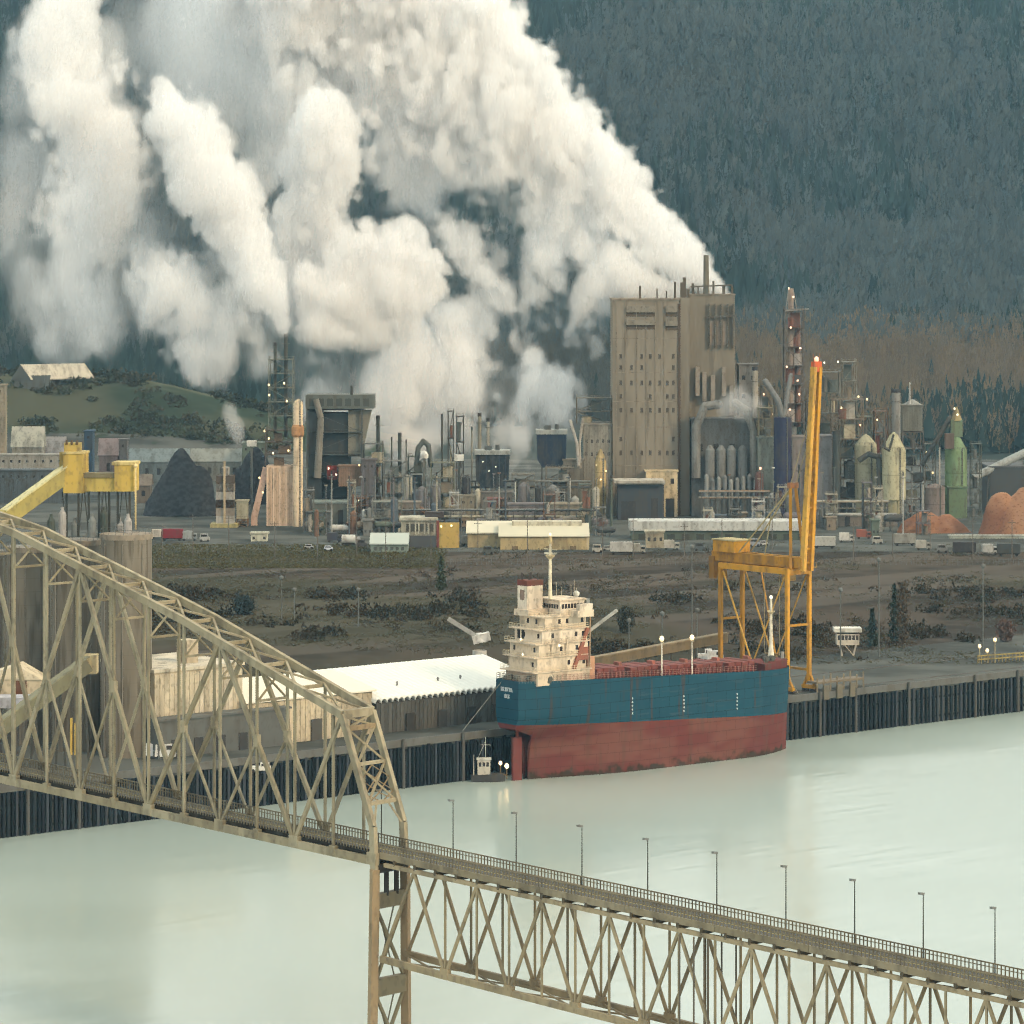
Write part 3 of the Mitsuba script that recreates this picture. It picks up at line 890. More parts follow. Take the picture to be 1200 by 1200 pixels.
# ------------------------------------------------------------------ steel truss bridge
BO, BU, BV = np.array([-20.375, 500.0]), np.array([0.7322, -0.6810]), np.array([0.6810, 0.7322])   # portal foot, along (towards the camera), across
BW, GRADE, BZ0 = 6.3, -0.0375, 33.9
STEEL = [(0.40, 0.338, 0.222), (0.365, 0.305, 0.195), (0.42, 0.36, 0.24), (0.33, 0.272, 0.17)]
RUSTY_SHADED = [(0.29, 0.21, 0.12), (0.25, 0.19, 0.115), (0.33, 0.24, 0.135)]  # rusty steel, also the painted shade of the far approach truss


def bp(s, v, z):
    """A point s metres along the bridge from the portal, v across (0 = near truss), at height z above the bottom chord's grade line."""
    p = BO + BU * s + BV * v
    return np.array([p[0], p[1], BZ0 + GRADE * s + z])


def top_z(s):
    """Height of the through truss's top chord above its bottom chord."""
    return np.interp(s, [-140, -84.6, -43, -6.5], [47.5, 41.0, 31.2, 20.6])


rb = random.Random(9)
B = thing('truss_bridge', 'long weathered tan steel truss bridge crossing the river in front of everything', 'bridge')
Hp = 8.3
ACR = np.append(BV, 0)


def member(name, p, q, w, h, cols=STEEL, parent=B):
    return add(name, MB().bar(p, q, w, h, side=ACR), cols[rb.randrange(len(cols))], parent)


K = 12
for v in (0.0, BW):
    for k in range(0, K):
        s0, s1 = -Hp * (k + 1), -Hp * k
        member('bottom_chord', bp(s0, v, 0), bp(s1, v, 0), 0.7, 1.15)
        if k >= 1:
            e0 = -6.5 if k == 1 else s1
            member('top_chord', bp(s0, v, top_z(s0)), bp(e0, v, top_z(e0)), 0.75, 1.15)
    member('end_post', bp(-6.5, v, top_z(-6.5)), bp(0, v, 5.0), 0.7, 1.0)
    member('end_post', bp(0, v, 5.0), bp(0.35, v, -1.5), 0.75, 1.05)
    for k in range(1, K):
        s = -Hp * k
        main_top = (k % 4 == 0)                        # top panel points, two panels apart
        bottom = (k % 4 == 2) or (k % 4 == 0)
        tz = top_z(s if k > 1 else -6.9)
        member('vertical_post', bp(s, v, 0.5), bp(s, v, tz - 0.4), 0.36, 0.36)
    # main diagonals: top points at k = 4, 8, 12 (and the portal top), bottom points between
    for kt in (4, 8, 12):
        for kb in (kt - 2, kt + 2):
            if kb > K:
                continue
            sT, sB = -Hp * kt, -Hp * kb
            p, q = bp(sT, v, top_z(sT)), bp(sB, v, 0.4)
            mid = (p + q) / 2
            member('diagonal', p, mid, 0.55, 0.62)
            member('diagonal', mid, q, 0.55, 0.62)
            add('gusset_plate', MB().bar(mid + [0, 0, 0.9], mid - [0, 0, 0.9], 0.75, 0.95, side=ACR), STEEL[0], B)
            sk = -Hp * kt                             # sub-diagonal down to the point under the top joint
            member('sub_diagonal', mid, bp(sk, v, 0.4), 0.34, 0.36)
    p, q = bp(-6.7, v, top_z(-6.7) - 0.6), bp(-Hp * 2, v, 0.4)
    member('diagonal', p, (p + q) / 2, 0.5, 0.55)
    member('diagonal', (p + q) / 2, q, 0.5, 0.55)
    for k in range(0, K):
        z = 0.0
        g = 1.9 if k % 2 == 0 else 1.2
        add('gusset_plate', MB().bar(bp(-Hp * k - g / 2, v, 0.35), bp(-Hp * k + g / 2, v, 0.35), 0.84, 1.75 if k % 2 == 0 else 1.3, side=ACR), STEEL[k % 4], B)
# top lateral bracing and sway frames
for k in range(1, K):
    s0 = -Hp * k if k > 1 else -6.5
    s1 = -Hp * (k + 1)
    member('top_strut', bp(s1, 0.3, top_z(s1) - 0.3), bp(s1, BW - 0.3, top_z(s1) - 0.3), 0.5, 0.55)
    for (va, vb) in ((0.3, BW - 0.3), (BW - 0.3, 0.3)):
        add('lateral_brace', MB().bar(bp(s0, va, top_z(s0)), bp(s1, vb, top_z(s1)), 0.34, 0.30), STEEL[k % 4], B)
    if k > 1:
        for (va, vb) in ((0.3, BW - 0.3), (BW - 0.3, 0.3)):
            add('sway_brace', MB().bar(bp(s1, va, top_z(s1) - 0.5), bp(s1, vb, top_z(s1) - 5.5), 0.26, 0.26), STEEL[(k + 1) % 4], B)
        add('sway_strut', MB().bar(bp(s1, 0.2, top_z(s1) - 5.6), bp(s1, BW - 0.2, top_z(s1) - 5.6), 0.32, 0.36), STEEL[(k + 2) % 4], B)
# portal bracing between the end posts


def post_pt(q, v):
    """A point on the end post, q from 0 at its top to 1 at its knee."""
    return bp(-6.5, v, top_z(-6.5)) * (1 - q) + bp(0, v, 5.0) * q


add('portal_beam', MB().bar(post_pt(0.0, 0), post_pt(0.0, BW), 0.9, 1.2), STEEL[0], B)
add('portal_beam', MB().bar(post_pt(0.13, 0.2), post_pt(0.13, BW - 0.2), 0.5, 0.7), RUSTY_SHADED[2], B)
add('portal_beam', MB().bar(post_pt(0.45, 0.2), post_pt(0.45, BW - 0.2), 0.5, 0.5), STEEL[2], B)
add('portal_beam', MB().bar(post_pt(0.80, 0.2), post_pt(0.80, BW - 0.2), 0.5, 0.6), STEEL[0], B)
for (q0, q1) in ((0.02, 0.13), (0.13, 0.45), (0.45, 0.80)):
    for (va, vb) in ((0.3, BW - 0.3), (BW - 0.3, 0.3)):
        add('portal_brace', MB().bar(post_pt(q0, va), post_pt(q1, vb), 0.32, 0.3), STEEL[1], B)
for j in range(5):
    q = 0.47 + 0.062 * j
    for (va, vb) in ((0.3, BW / 2), (BW / 2, 0.3), (BW / 2, BW - 0.3), (BW - 0.3, BW / 2)):
        if j % 2 == 0:
            add('portal_lacing', MB().bar(post_pt(q, va), post_pt(q + 0.12 if q + 0.12 < 0.8 else 0.8, vb), 0.16, 0.14), RUSTY_SHADED[0], B)
for v, d in ((0.3, 1.7), (BW - 0.3, -1.7)):
    add('knee_brace', MB().bar(post_pt(0.80, v + d), post_pt(1.0, v), 0.3, 0.3), STEEL[2], B)
# deck, kerbs and railings over both spans
S0, S1 = -Hp * K, 128.0
DZ = 1.15
add('roadway', MB().obox(bp(S0, 0.75, DZ - 0.45), bp(S1, 0.75, DZ - 0.45) - bp(S0, 0.75, DZ - 0.45), np.append(BV * (BW - 1.5), 0), [0, 0, 0.45]), (0.085, 0.08, 0.07), B)
add('centre_line', MB().obox(bp(S0, BW / 2 - 0.07, DZ + 0.004), bp(S1, 0, DZ) - bp(S0, 0, DZ), np.append(BV * 0.14, 0), [0, 0, 0.006]), (0.55, 0.42, 0.08), B)
for s in np.arange(S0, S1, Hp / 2):
    if s < 0 and abs((s / Hp) % 1) < 0.01 or s >= 0:
        add('floor_beam', MB().bar(bp(s, 0.2, DZ - 1.0), bp(s, BW - 0.2, DZ - 1.0), 0.45, 0.9), (0.11, 0.085, 0.055), B)
for v in (1.6, BW / 2, BW - 1.6):
    add('stringer', MB().bar(bp(S0, v, DZ - 0.75), bp(S1, v, DZ - 0.75), 0.3, 0.55, side=ACR), (0.13, 0.1, 0.07), B)
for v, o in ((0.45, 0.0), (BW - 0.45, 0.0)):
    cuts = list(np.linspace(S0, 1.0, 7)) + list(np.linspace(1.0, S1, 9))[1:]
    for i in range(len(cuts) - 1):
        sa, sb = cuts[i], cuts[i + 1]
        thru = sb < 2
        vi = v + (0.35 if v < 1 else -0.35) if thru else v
        add('fascia_girder', MB().bar(bp(sa + 0.03, vi, DZ - 0.25), bp(sb - 0.03, vi, DZ - 0.25), 0.3, 0.95, side=ACR), (0.022, 0.019, 0.016) if thru else [(0.31, 0.25, 0.16), (0.285, 0.23, 0.145), (0.33, 0.27, 0.175)][i % 3], B)  # through span's girder near black: shade under the deck painted on
        add('handrail', MB().bar(bp(sa, v, DZ + 1.45), bp(sb, v, DZ + 1.45), 0.16, 0.16, side=ACR).bar(bp(sa, v, DZ + 0.95), bp(sb, v, DZ + 0.95), 0.08, 0.1, side=ACR), [(0.22, 0.18, 0.11), (0.19, 0.155, 0.1)][i % 2], B)
    mb = MB()
    for s in np.arange(S0, S1, 0.62):
        mb.bar(bp(s, v, DZ), bp(s, v, DZ + 1.45), 0.13, 0.13, side=ACR)
    add('baluster', mb, (0.25, 0.2, 0.125), B, kind='stuff')
# deck truss of the approach span
TS, TB0 = 12.55, 14.3


def tz_b(s):
    return np.interp(s, [7.0, 14.3, 39.4, 130], [-14.2, -14.4, -14.6, -14.8])


for v, cols in ((0.45, [(0.40, 0.31, 0.185), (0.36, 0.28, 0.165), (0.43, 0.34, 0.21)]), (BW - 0.45, RUSTY_SHADED)):  # far truss takes darker steel: its shade is put into the colour
    n = 9
    nodes_b = [TB0 + TS * k for k in range(n)]
    nodes_t = [8.0 + TS * k for k in range(n + 1)]
    member('truss_top_chord', bp(2.0, v, -0.35), bp(S1, v, -0.35), 0.5, 0.6, cols)
    prev = 1.2
    for s in nodes_b + [S1]:
        member('truss_bottom_chord', bp(prev, v, tz_b(prev)), bp(s, v, tz_b(s)), 0.62, 0.95, cols)
        if s < S1:
            add('gusset_plate', MB().bar(bp(s - 0.8, v, tz_b(s) + 0.3), bp(s + 0.8, v, tz_b(s) + 0.3), 0.72, 1.5, side=ACR), cols[0], B)
        prev = s
    for k in range(n):
        b = bp(nodes_b[k], v, tz_b(nodes_b[k]))
        member('truss_diagonal', bp(nodes_t[k], v, -0.5), b, 0.36, 0.42, cols)
        member('truss_diagonal', b, bp(nodes_t[k + 1], v, -0.5), 0.36, 0.42, cols)
        member('truss_post', b, bp(nodes_b[k], v, -0.5), 0.26, 0.28, cols)
        member('truss_post', bp(nodes_t[k + 1], v, tz_b(nodes_t[k + 1])), bp(nodes_t[k + 1], v, -0.5), 0.26, 0.28, cols)
        add('deck_bracket', MB().bar(bp(nodes_b[k] - 0.2, v, -0.3), bp(nodes_b[k] - 0.2, BW / 2, -1.0), 0.5, 0.7), (0.10, 0.08, 0.05), B)
    member('truss_diagonal', bp(8.0, v, -0.5), bp(1.4, v, tz_b(7)), 0.34, 0.4, cols)
for k in range(10):
    sa, sb = 8.0 + TS * k - 6.25, 8.0 + TS * k + 6.25
    for (va, vb) in ((0.6, BW - 0.6), (BW - 0.6, 0.6)):
        add('bottom_lateral', MB().bar(bp(max(sa, 1.5), va, -14.4), bp(sb, vb, -14.6), 0.24, 0.24), RUSTY_SHADED[k % 3], B)
# pier tower under the portal
TW = [(0.36, 0.26, 0.15), (0.33, 0.24, 0.14), (0.30, 0.21, 0.12)]
zb = 1.0 - BZ0
for v in (0.0, BW):
    for s, w in ((0.4, 1.15),):
        add('tower_leg', MB().bar(bp(s, v, -1.2), bp(s - 0.2, v - (0.5 if v == 0 else -0.5), zb - 2), w, w), TW[0] if v == 0 else TW[2], B)
add('bearing_block', MB().bar(bp(0.6, 0.3, -1.0), bp(0.6, BW - 0.3, -1.0), 1.5, 1.3), (0.05, 0.042, 0.035), B)
for v in (BW * 0.35, BW * 0.68):
    add('bearing_post', MB().bar(bp(0.6, v, -1.6), bp(0.6, v, -5.2), 0.7, 0.7), (0.05, 0.042, 0.035), B)
for z, h in ((-5.9, 2.2), (-18.6, 2.6), (-31.5, 2.4)):
    add('tower_strut', MB().bar(bp(0.35, 0.1, z), bp(0.35, BW - 0.1, z), 1.0, h), (0.27, 0.21, 0.125), B)
for z0, z1 in ((-7.0, -17.3), (-20.0, -30.3)):
    for (va, vb) in ((0.4, BW - 0.4), (BW - 0.4, 0.4)):
        add('tower_brace', MB().bar(bp(0.35, va, z0), bp(0.35, vb, z1), 0.42, 0.42), (0.28, 0.22, 0.13), B)
        add('tower_lacing', MB().bar(bp(-0.2, va * 0.6 + 1, z0), bp(-0.2, vb * 0.6 + 1, z1), 0.16, 0.16), (0.2, 0.17, 0.12), B)
# the next pier's braced bent under the approach span
for v in (-0.6, BW + 0.6):
    for s in (57.5, 64.5):
        add('bent_leg', MB().bar(bp(s, v if v < 0 else v, -15.2), bp(s + (0.6 if s > 60 else -0.6), v, -34.5), 0.8, 0.8), TW[1], B)
for s in (57.5, 64.5):
    for v0, v1 in ((0, BW), (BW, 0)):
        add('bent_brace', MB().bar(bp(s, v0, -15.4), bp(s, v1, -30), 0.3, 0.3), TW[2], B)
for v in (0.2, BW - 0.2):
    add('bent_brace', MB().bar(bp(57.5, v, -15.4), bp(64.5, v, -30), 0.3, 0.3), TW[2], B)
    add('bent_brace', MB().bar(bp(64.5, v, -15.4), bp(57.5, v, -30), 0.3, 0.3), TW[2], B)
    for s in (58.5, 61, 63.5):
        add('bent_post', MB().bar(bp(s, v, -0.8), bp(s, v, -15.2), 0.24, 0.24), (0.15, 0.13, 0.1), B)
# street lamps along the far kerb
ords = ('inside the portal', 'first past the portal', 'second past the portal', 'third past the portal', 'fourth past the portal', 'fifth past the portal', 'sixth past the portal', 'seventh past the portal', 'eighth past the portal', 'ninth past the portal')
for k, px in enumerate((447, 531, 605, 682, 759, 840, 921, 1001.5, 1082, 1166)):
    c = (px - 600) / F
    o = BO + BV * (BW - 0.3)
    s = (c * o[1] - o[0]) / (BU[0] - c * BU[1])
    t = thing('street_lamp', f'slim grey street lamp on the bridge\'s far kerb, {ords[k]}', 'street lamp', 'street lamps along the bridge')
    b = bp(s, BW - 0.3, DZ - 0.2)
    hh = 8.6 if k else 8.0
    add('pole', MB().tube(b, b + [0, 0, hh], 0.11, 0.07, 8), (0.11, 0.12, 0.11), t)
    add('lamp_head', MB().bar(b + [0, 0, hh + 0.1], b + np.append(-BV * 0.9, hh + 0.25), 0.42, 0.3), (0.2, 0.21, 0.2), t)
    add('base_plate', MB().box(b - [0, 0, 0.1], (0.35, 0.35, 0.5)), (0.13, 0.13, 0.12), t)
# a dense clump of deck furniture at the right edge
t = thing('sign_gantry', 'dark steel sign gantry post standing on the bridge deck at the right edge', 'sign gantry')
for s, h in ((113.6, 4.6), (115.0, 6.2), (116.4, 5.0)):
    add('post', MB().bar(bp(s, BW - 0.4, DZ), bp(s, BW - 0.4, DZ + h), 0.5, 0.4), (0.09, 0.08, 0.065), t)
add('crossbar', MB().bar(bp(113.0, BW - 0.4, DZ + 3.4), bp(118.0, BW - 0.4, DZ + 3.4), 0.3, 0.5), (0.10, 0.085, 0.07), t)
# ------------------------------------------------------------------ bulk carrier
SO, SF = np.array([4.6, 803.9]), np.array([0.783, 0.622])       # stern post on the waterline, heading
SS = np.array([SF[1], -SF[0]])                                  # to starboard
SO = SO - SS * 5.2
SL, HB = 86.6, 6.4


def sp(s, b, z):
    """A ship point: s metres forward of the stern post, b to starboard, z above the water."""
    p = SO + SF * s + SS * b
    return np.array([p[0], p[1], z])


def deck_z(s):
    return 23.3 - 0.036 * s + 0.3 * max(0, (s - 74) / 14) ** 2


def band_z(s):
    return 13.4 - 0.046 * s


def half(s, q):
    """Half breadth at station s and level q (0 waterline .. 1 deck edge)."""
    dk = HB
    if s < 10:
        dk = HB * (0.66 + 0.34 * math.sin(math.pi / 2 * max(0, (s + 3.2) / 13.2)))
    if s > 72:
        dk = HB * math.sqrt(max(0.0, 1 - (min(1.0, (s - 72) / (SL - 72))) ** 2.0))
    wl = HB
    if s < 34:
        wl = 0.5 + (HB - 0.5) * math.sin(math.pi / 2 * max(0, (s - 2.0) / 32.0)) ** 1.25 if s > 2.0 else 0.5
    if s > 68:
        wl = HB * (1 - min(1.0, (s - 68) / (SL - 68)) ** 1.7)
    k = min(1.0, max(0.0, (q - 0.30) / 0.38)) if s < 34 else min(1.0, max(0.0, q / 0.95))
    k = k * k * (3 - 2 * k) if s < 34 else k
    return wl * (1 - k) + dk * k


def low_z(s):
    """Lowest point of the plating at station s: the counter rises clear of the water aft of the stern post."""
    return -2.0 if s >= 2.4 else (1.5 if s >= 2.0 else 10.6 + (2.0 - s) * 0.35)


SHIP = thing('cargo_ship', 'blue and red bulk carrier berthed at the wharf with a cream superstructure at its stern', 'ship')
ST = np.array([-3.2, -2.6, -1.5, 0, 1.2, 1.99, 2.4, 3.5, 5, 7, 9, 11, 13, 15, 17, 19, 22, 26, 32, 38, 44, 50, 56, 62, 66, 70, 73, 76, 79, 81.5, 83.5, 85, 85.8, 86.3, 86.6])


def strake(q0, q1, zfun0, zfun1, rows=7):
    mb = MB()
    for side in (-1, 1):
        V = []
        for s in ST:
            for r in range(rows):
                z = zfun0(s) + (zfun1(s) - zfun0(s)) * r / (rows - 1)
                q = max(0.0, z) / deck_z(s)
                V.append(sp(s, side * half(s, q), z))
        n, m = len(ST), rows
        i = (np.arange(n - 1)[:, None] * m + np.arange(m - 1)[None]).ravel()
        fq = np.stack([i, i + m, i + m + 1, i + 1], 1)
        mb.raw(np.array(V), fq if side > 0 else fq[:, ::-1])
    s = ST[0]                                                   # transom
    V = []
    for r in range(rows):
        z = zfun0(s) + (zfun1(s) - zfun0(s)) * r / (rows - 1)
        h = half(s, max(0.0, z) / deck_z(s))
        V += [sp(s - 0.02, -h, z), sp(s - 0.02, h, z)]
    i = np.arange(rows - 1) * 2
    mb.raw(np.array(V), np.stack([i, i + 1, i + 3, i + 2], 1))
    return mb


add('topside', strake(0, 1, lambda s: max(band_z(s), low_z(s)), lambda s: deck_z(s) + (0.5 if s < 72 else 0.5 + 0.2 * (s - 72) / 16), 10), 'topside_material', SHIP, smooth=35, label='teal blue upper hull with a white name at the stern')
add('bottom', strake(0, 1, low_z, lambda s: max(band_z(s), low_z(s)), 10), 'boot_material', SHIP, smooth=35, label='rusty red lower hull above the waterline')
mb = MB()
V = []
for s in ST:
    V += [sp(s, -half(s, 1.0) + 0.02, deck_z(s)), sp(s, half(s, 1.0) - 0.02, deck_z(s))]
i = np.arange(len(ST) - 1) * 2
mb.raw(np.array(V), np.stack([i, i + 1, i + 3, i + 2], 1))
add('main_deck', mb, (0.30, 0.07, 0.05), SHIP)
mb = MB()                                                       # rudder
mb.obox(sp(-1.6, -0.35, -2.0), np.append(SF * 2.6, 0), np.append(SS * 0.7, 0), [0, 0, 12.2])
add('rudder', mb, (0.17, 0.042, 0.034), SHIP)
add('rudder_stock', MB().tube(sp(-0.2, 0, 10), sp(-0.2, 0, 12.5), 0.4, 0.4, 8), (0.2, 0.05, 0.04), SHIP)
# name and port of registry on the transom (too small in the photograph to make out)
rng = random.Random(77)
for (z, w, n) in ((21.2, 4.6, 9), (19.6, 2.0, 4)):
    mb = MB()
    for k in range(n):
        b = -w / 2 + w * k / n
        hgt = 0.95
        c = 0.34
        mb.obox(sp(-3.30, b, z), np.append(SS * 0.13, 0), np.append(SF * 0.08, 0), [0, 0, hgt])
        if k % 3 != 1:
            mb.obox(sp(-3.30, b, z + (hgt - 0.14) * (k % 2)), np.append(SS * c, 0), np.append(SF * 0.08, 0), [0, 0, 0.14])
        if k % 3 != 2:
            mb.obox(sp(-3.30, b + c - 0.13, z), np.append(SS * 0.13, 0), np.append(SF * 0.08, 0), [0, 0, hgt])
    add('name_lettering', mb, (0.72, 0.74, 0.74), SHIP)
# draught marks and frames on the side
for s in (30, 46.5, 64):
    mb = MB()
    for k in range(5):
        mb.obox(sp(s, half(s, 0.8) + 0.02, 15.2 + 0.9 * k - 0.046 * s), np.append(SF * 0.35, 0), np.append(SS * 0.05, 0), [0, 0, 0.4])
    add('draught_mark', mb, (0.6, 0.62, 0.62), SHIP)
# bulwark rails
mb = MB()
for side in (-1, 1):
    pts = [sp(s, side * (half(s, 1) - 0.05), deck_z(s)) for s in np.arange(0, 72, 1.2)]
    for p, q in zip(pts, pts[1:]):
        mb.bar(p + [0, 0, 0.4], p + [0, 0, 1.9], 0.09)
        for h in (0.95, 1.4, 1.9):
            mb.bar(p + [0, 0, h], q + [0, 0, h], 0.07)
add('guard_rail', mb, (0.42, 0.2, 0.16), SHIP, kind='stuff')
mb = MB()
pts = [sp(s, b, deck_z(s)) for s, b in [(8, half(8, 1)), (4, half(4, 1)), (0, half(0, 1)), (-3.0, half(-3.2, 1)), (-3.0, 0), (-3.0, -half(-3.2, 1)), (2, -half(2, 1)), (8, -half(8, 1))]]
for p, q in zip(pts, pts[1:]):
    for h in (0.9, 1.4, 1.9):
        mb.bar(p + [0, 0, h], q + [0, 0, h], 0.08)
    for k in range(4):
        e = p + (q - p) * k / 4
        mb.bar(e, e + [0, 0, 1.9], 0.1)
add('stern_rail', mb, (0.32, 0.30, 0.25), SHIP)
CR, CR2, CR3 = (0.80, 0.665, 0.50), (0.72, 0.585, 0.43), (0.84, 0.72, 0.57)


def sbox(s0, s1, b0, b1, z0, z1):
    return MB().obox(sp(s0, b0, z0), np.append(SF * (s1 - s0), 0), np.append(SS * (b1 - b0), 0), [0, 0, z1 - z0])


H = add('deckhouse', sbox(1.5, 16.5, -5.4, 5.4, 22.6, 29.2), CR, SHIP)
tiers = [('poop_tier', 1.2, 17.2, -6.0, 6.0, 22.6, 25.8, CR2), ('second_tier', 2.0, 17.0, -5.5, 5.5, 29.2, 32.4, CR), ('third_tier', 3.2, 17.0, -5.2, 5.2, 32.4, 35.6, CR3), ('fourth_tier', 4.4, 17.0, -4.8, 4.8, 35.6, 38.6, CR)]
for nm, a, b, c, d, z0, z1, col in tiers:
    add(nm, sbox(a, b, c, d, z0, z1), col, SHIP)
for nm, a, b, c, d, z0, z1, col in tiers + [('x', 1.5, 16.5, -5.4, 5.4, 22.6, 29.2, CR)]:      # deck edges and rails round each tier
    add('deck_edge', sbox(a - 1.4, b + 0.3, c - 0.55, d + 0.55, z1 - 0.12, z1 + 0.14), CR2, SHIP)
    mb = MB()
    for side in (c - 0.5, d + 0.5):
        for h in (0.55, 1.1):
            mb.bar(sp(a - 1.3, side, z1 + h), sp(b, side, z1 + h), 0.07)
        for s in np.arange(a - 1.3, b, 1.1):
            mb.bar(sp(s, side, z1), sp(s, side, z1 + 1.1), 0.08)
    for h in (0.55, 1.1):
        mb.bar(sp(a - 1.3, c - 0.5, z1 + h), sp(a - 1.3, d + 0.5, z1 + h), 0.07)
    for q in np.arange(c - 0.5, d + 0.5, 1.1):
        mb.bar(sp(a - 1.3, q, z1), sp(a - 1.3, q, z1 + 1.1), 0.08)
    add('deck_rail', mb, (0.78, 0.66, 0.46), SHIP)
add('wheelhouse', sbox(9.5, 17.0, -4.2, 4.2, 38.6, 42.0), CR3, SHIP)
add('bridge_wing', sbox(12.0, 17.0, -7.8, 7.8, 38.3, 39.9), CR, SHIP)
for b in (-7.8, 6.6):
    add('wing_cab', sbox(12.6, 16.6, b, b + 1.2, 39.9, 41.4), CR3, SHIP)
add('wheelhouse_roof', sbox(9.0, 17.5, -4.6, 4.6, 42.0, 42.4), CR2, SHIP)
dk = (0.035, 0.03, 0.03)
rw = random.Random(6)
for (s, z) in [(s, z) for z in (27, 30.4, 33.6, 36.8) for s in (6.0, 8.4, 10.8, 13.2, 15.4) if rw.random() < 0.6]:
    bb = {27: 5.42, 30.4: 5.52, 33.6: 5.22, 36.8: 4.82}[z]
    add('window', MB().obox(sp(s, bb, z), np.append(SF * 0.75, 0), np.append(SS * 0.05, 0), [0, 0, 1.1]), dk, SHIP)
for (b, z, s) in [(b, z, {27: 1.5, 30.4: 2.0, 33.6: 3.2, 36.8: 4.4}[z]) for z in (27, 30.4, 33.6, 36.8) for b in (-3.8, -1.6, 1.6, 3.8) if rw.random() < 0.6]:
    add('window', MB().obox(sp(s - 0.05, b - 0.35, z), np.append(SF * 0.05, 0), np.append(SS * 0.7, 0), [0, 0, 1.1]), dk, SHIP)
for b in (0.1, 1.7):
    add('doorway', MB().obox(sp(3.12, b - 4.2, 33.0), np.append(SF * 0.1, 0), np.append(SS * 0.95, 0), [0, 0, 2.2]), (0.02, 0.018, 0.016), SHIP)
for s in np.arange(10.0, 16.8, 0.95):
    add('wheelhouse_window', MB().obox(sp(s, 4.2, 40.2), np.append(SF * 0.7, 0), np.append(SS * 0.05, 0), [0, 0, 1.1]), dk, SHIP)
for b in np.arange(-3.8, 3.4, 0.95):
    add('wheelhouse_window', MB().obox(sp(9.44, b, 40.2), np.append(SF * 0.06, 0), np.append(SS * 0.7, 0), [0, 0, 1.0]), dk, SHIP)
FN = add('funnel', sbox(3.6, 8.4, -4.6, -1.0, 38.6, 45.6), CR3, SHIP)
add('funnel_top', sbox(3.5, 8.5, -4.7, -0.9, 45.6, 46.9), (0.17, 0.045, 0.03), SHIP)
add('funnel_base', sbox(2.9, 9.0, -5.0, 0.2, 38.6, 40.0), CR2, SHIP)
for s, b in ((4.4, -3.9), (5.4, -2.4), (6.8, -3.4), (7.6, -1.8)):
    add('exhaust_pipe', MB().tube(sp(s, b, 46.9), sp(s, b, 48.6), 0.22, 0.2, 8), (0.06, 0.045, 0.04), SHIP)
add('funnel_panel', sbox(3.54, 3.6, -3.6, -2.0, 42.2, 44.6), (0.3, 0.2, 0.15), SHIP)
MA = add('radar_mast', MB().tube(sp(9.4, 0.6, 42.4), sp(9.4, 0.6, 55.5), 0.5, 0.3, 10), (0.84, 0.75, 0.55), SHIP)
add('mast_platform', MB().lathe(sp(9.4, 0.6, 52.6), [(0.3, -0.9), (1.1, 0.0), (1.1, 0.25), (0.3, 0.25)], 12), (0.75, 0.6, 0.35), SHIP)
add('mast_yard', MB().bar(sp(9.4, -1.8, 54.2), sp(9.4, 3.0, 54.2), 0.2), (0.8, 0.68, 0.44), SHIP)
add('radar_scanner', MB().bar(sp(9.0, -1.0, 53.2), sp(10.2, 1.9, 53.2), 0.3, 0.35), (0.85, 0.8, 0.65), SHIP)
add('mast_light_housing', MB().tube(sp(9.4, 0.6, 55.5), sp(9.4, 0.6, 57.2), 0.55, 0.4, 10), (0.75, 0.58, 0.3), SHIP)
for b, h in ((-3.2, 3.4), (-1.4, 2.4), (2.2, 3.2), (3.4, 4.4), (4.2, 2.6)):
    add('whip_aerial', MB().tube(sp(14.5, b, 42.4), sp(14.5, b, 42.4 + h), 0.09, 0.05, 6), (0.7, 0.62, 0.46), SHIP)
add('satellite_dome', MB().ball(sp(15.5, 3.0, 43.4), 0.8, 10), (0.8, 0.78, 0.7), SHIP)
add('searchlight', MB().box(sp(16, 6.8, 41.4), (0.8, 0.8, 1.1)), (0.3, 0.3, 0.28), SHIP)
add('side_stair', MB().bar(sp(12.5, 5.75, 26.0), sp(16.8, 5.75, 35.4), 0.5, 0.9).bar(sp(14.0, 5.65, 29.4), sp(16.8, 5.65, 29.4), 0.6, 3.0), (0.33, 0.12, 0.075), SHIP)
for s in (5.6, 10.0):
    add('davit', MB().bar(sp(s, 5.3, 29.2), sp(s, 6.3, 33.2), 0.3).bar(sp(s, 6.3, 33.2), sp(s, 6.3, 31.8), 0.25), CR2, SHIP)
for b, s in ((5.6, 17.3), (2.4, 17.3), (-2.0, 17.3)):
    add('ladder', MB().bar(sp(s, b, 22.8), sp(s + 0.4, b, 38.2), 0.4, 0.12), (0.6, 0.4, 0.26), SHIP)
add('fire_locker', sbox(17.2, 19.4, 1.0, 5.2, 22.6, 28.4), (0.55, 0.30, 0.18), SHIP)
add('provision_crane', MB().bar(sp(17.8, 3.0, 33.4), sp(25.4, 6.4, 39.2), 0.6, 0.7).tube(sp(17.8, 3.0, 28.4), sp(17.8, 3.0, 34.0), 0.5, 0.45, 8), (0.42, 0.41, 0.37), SHIP)
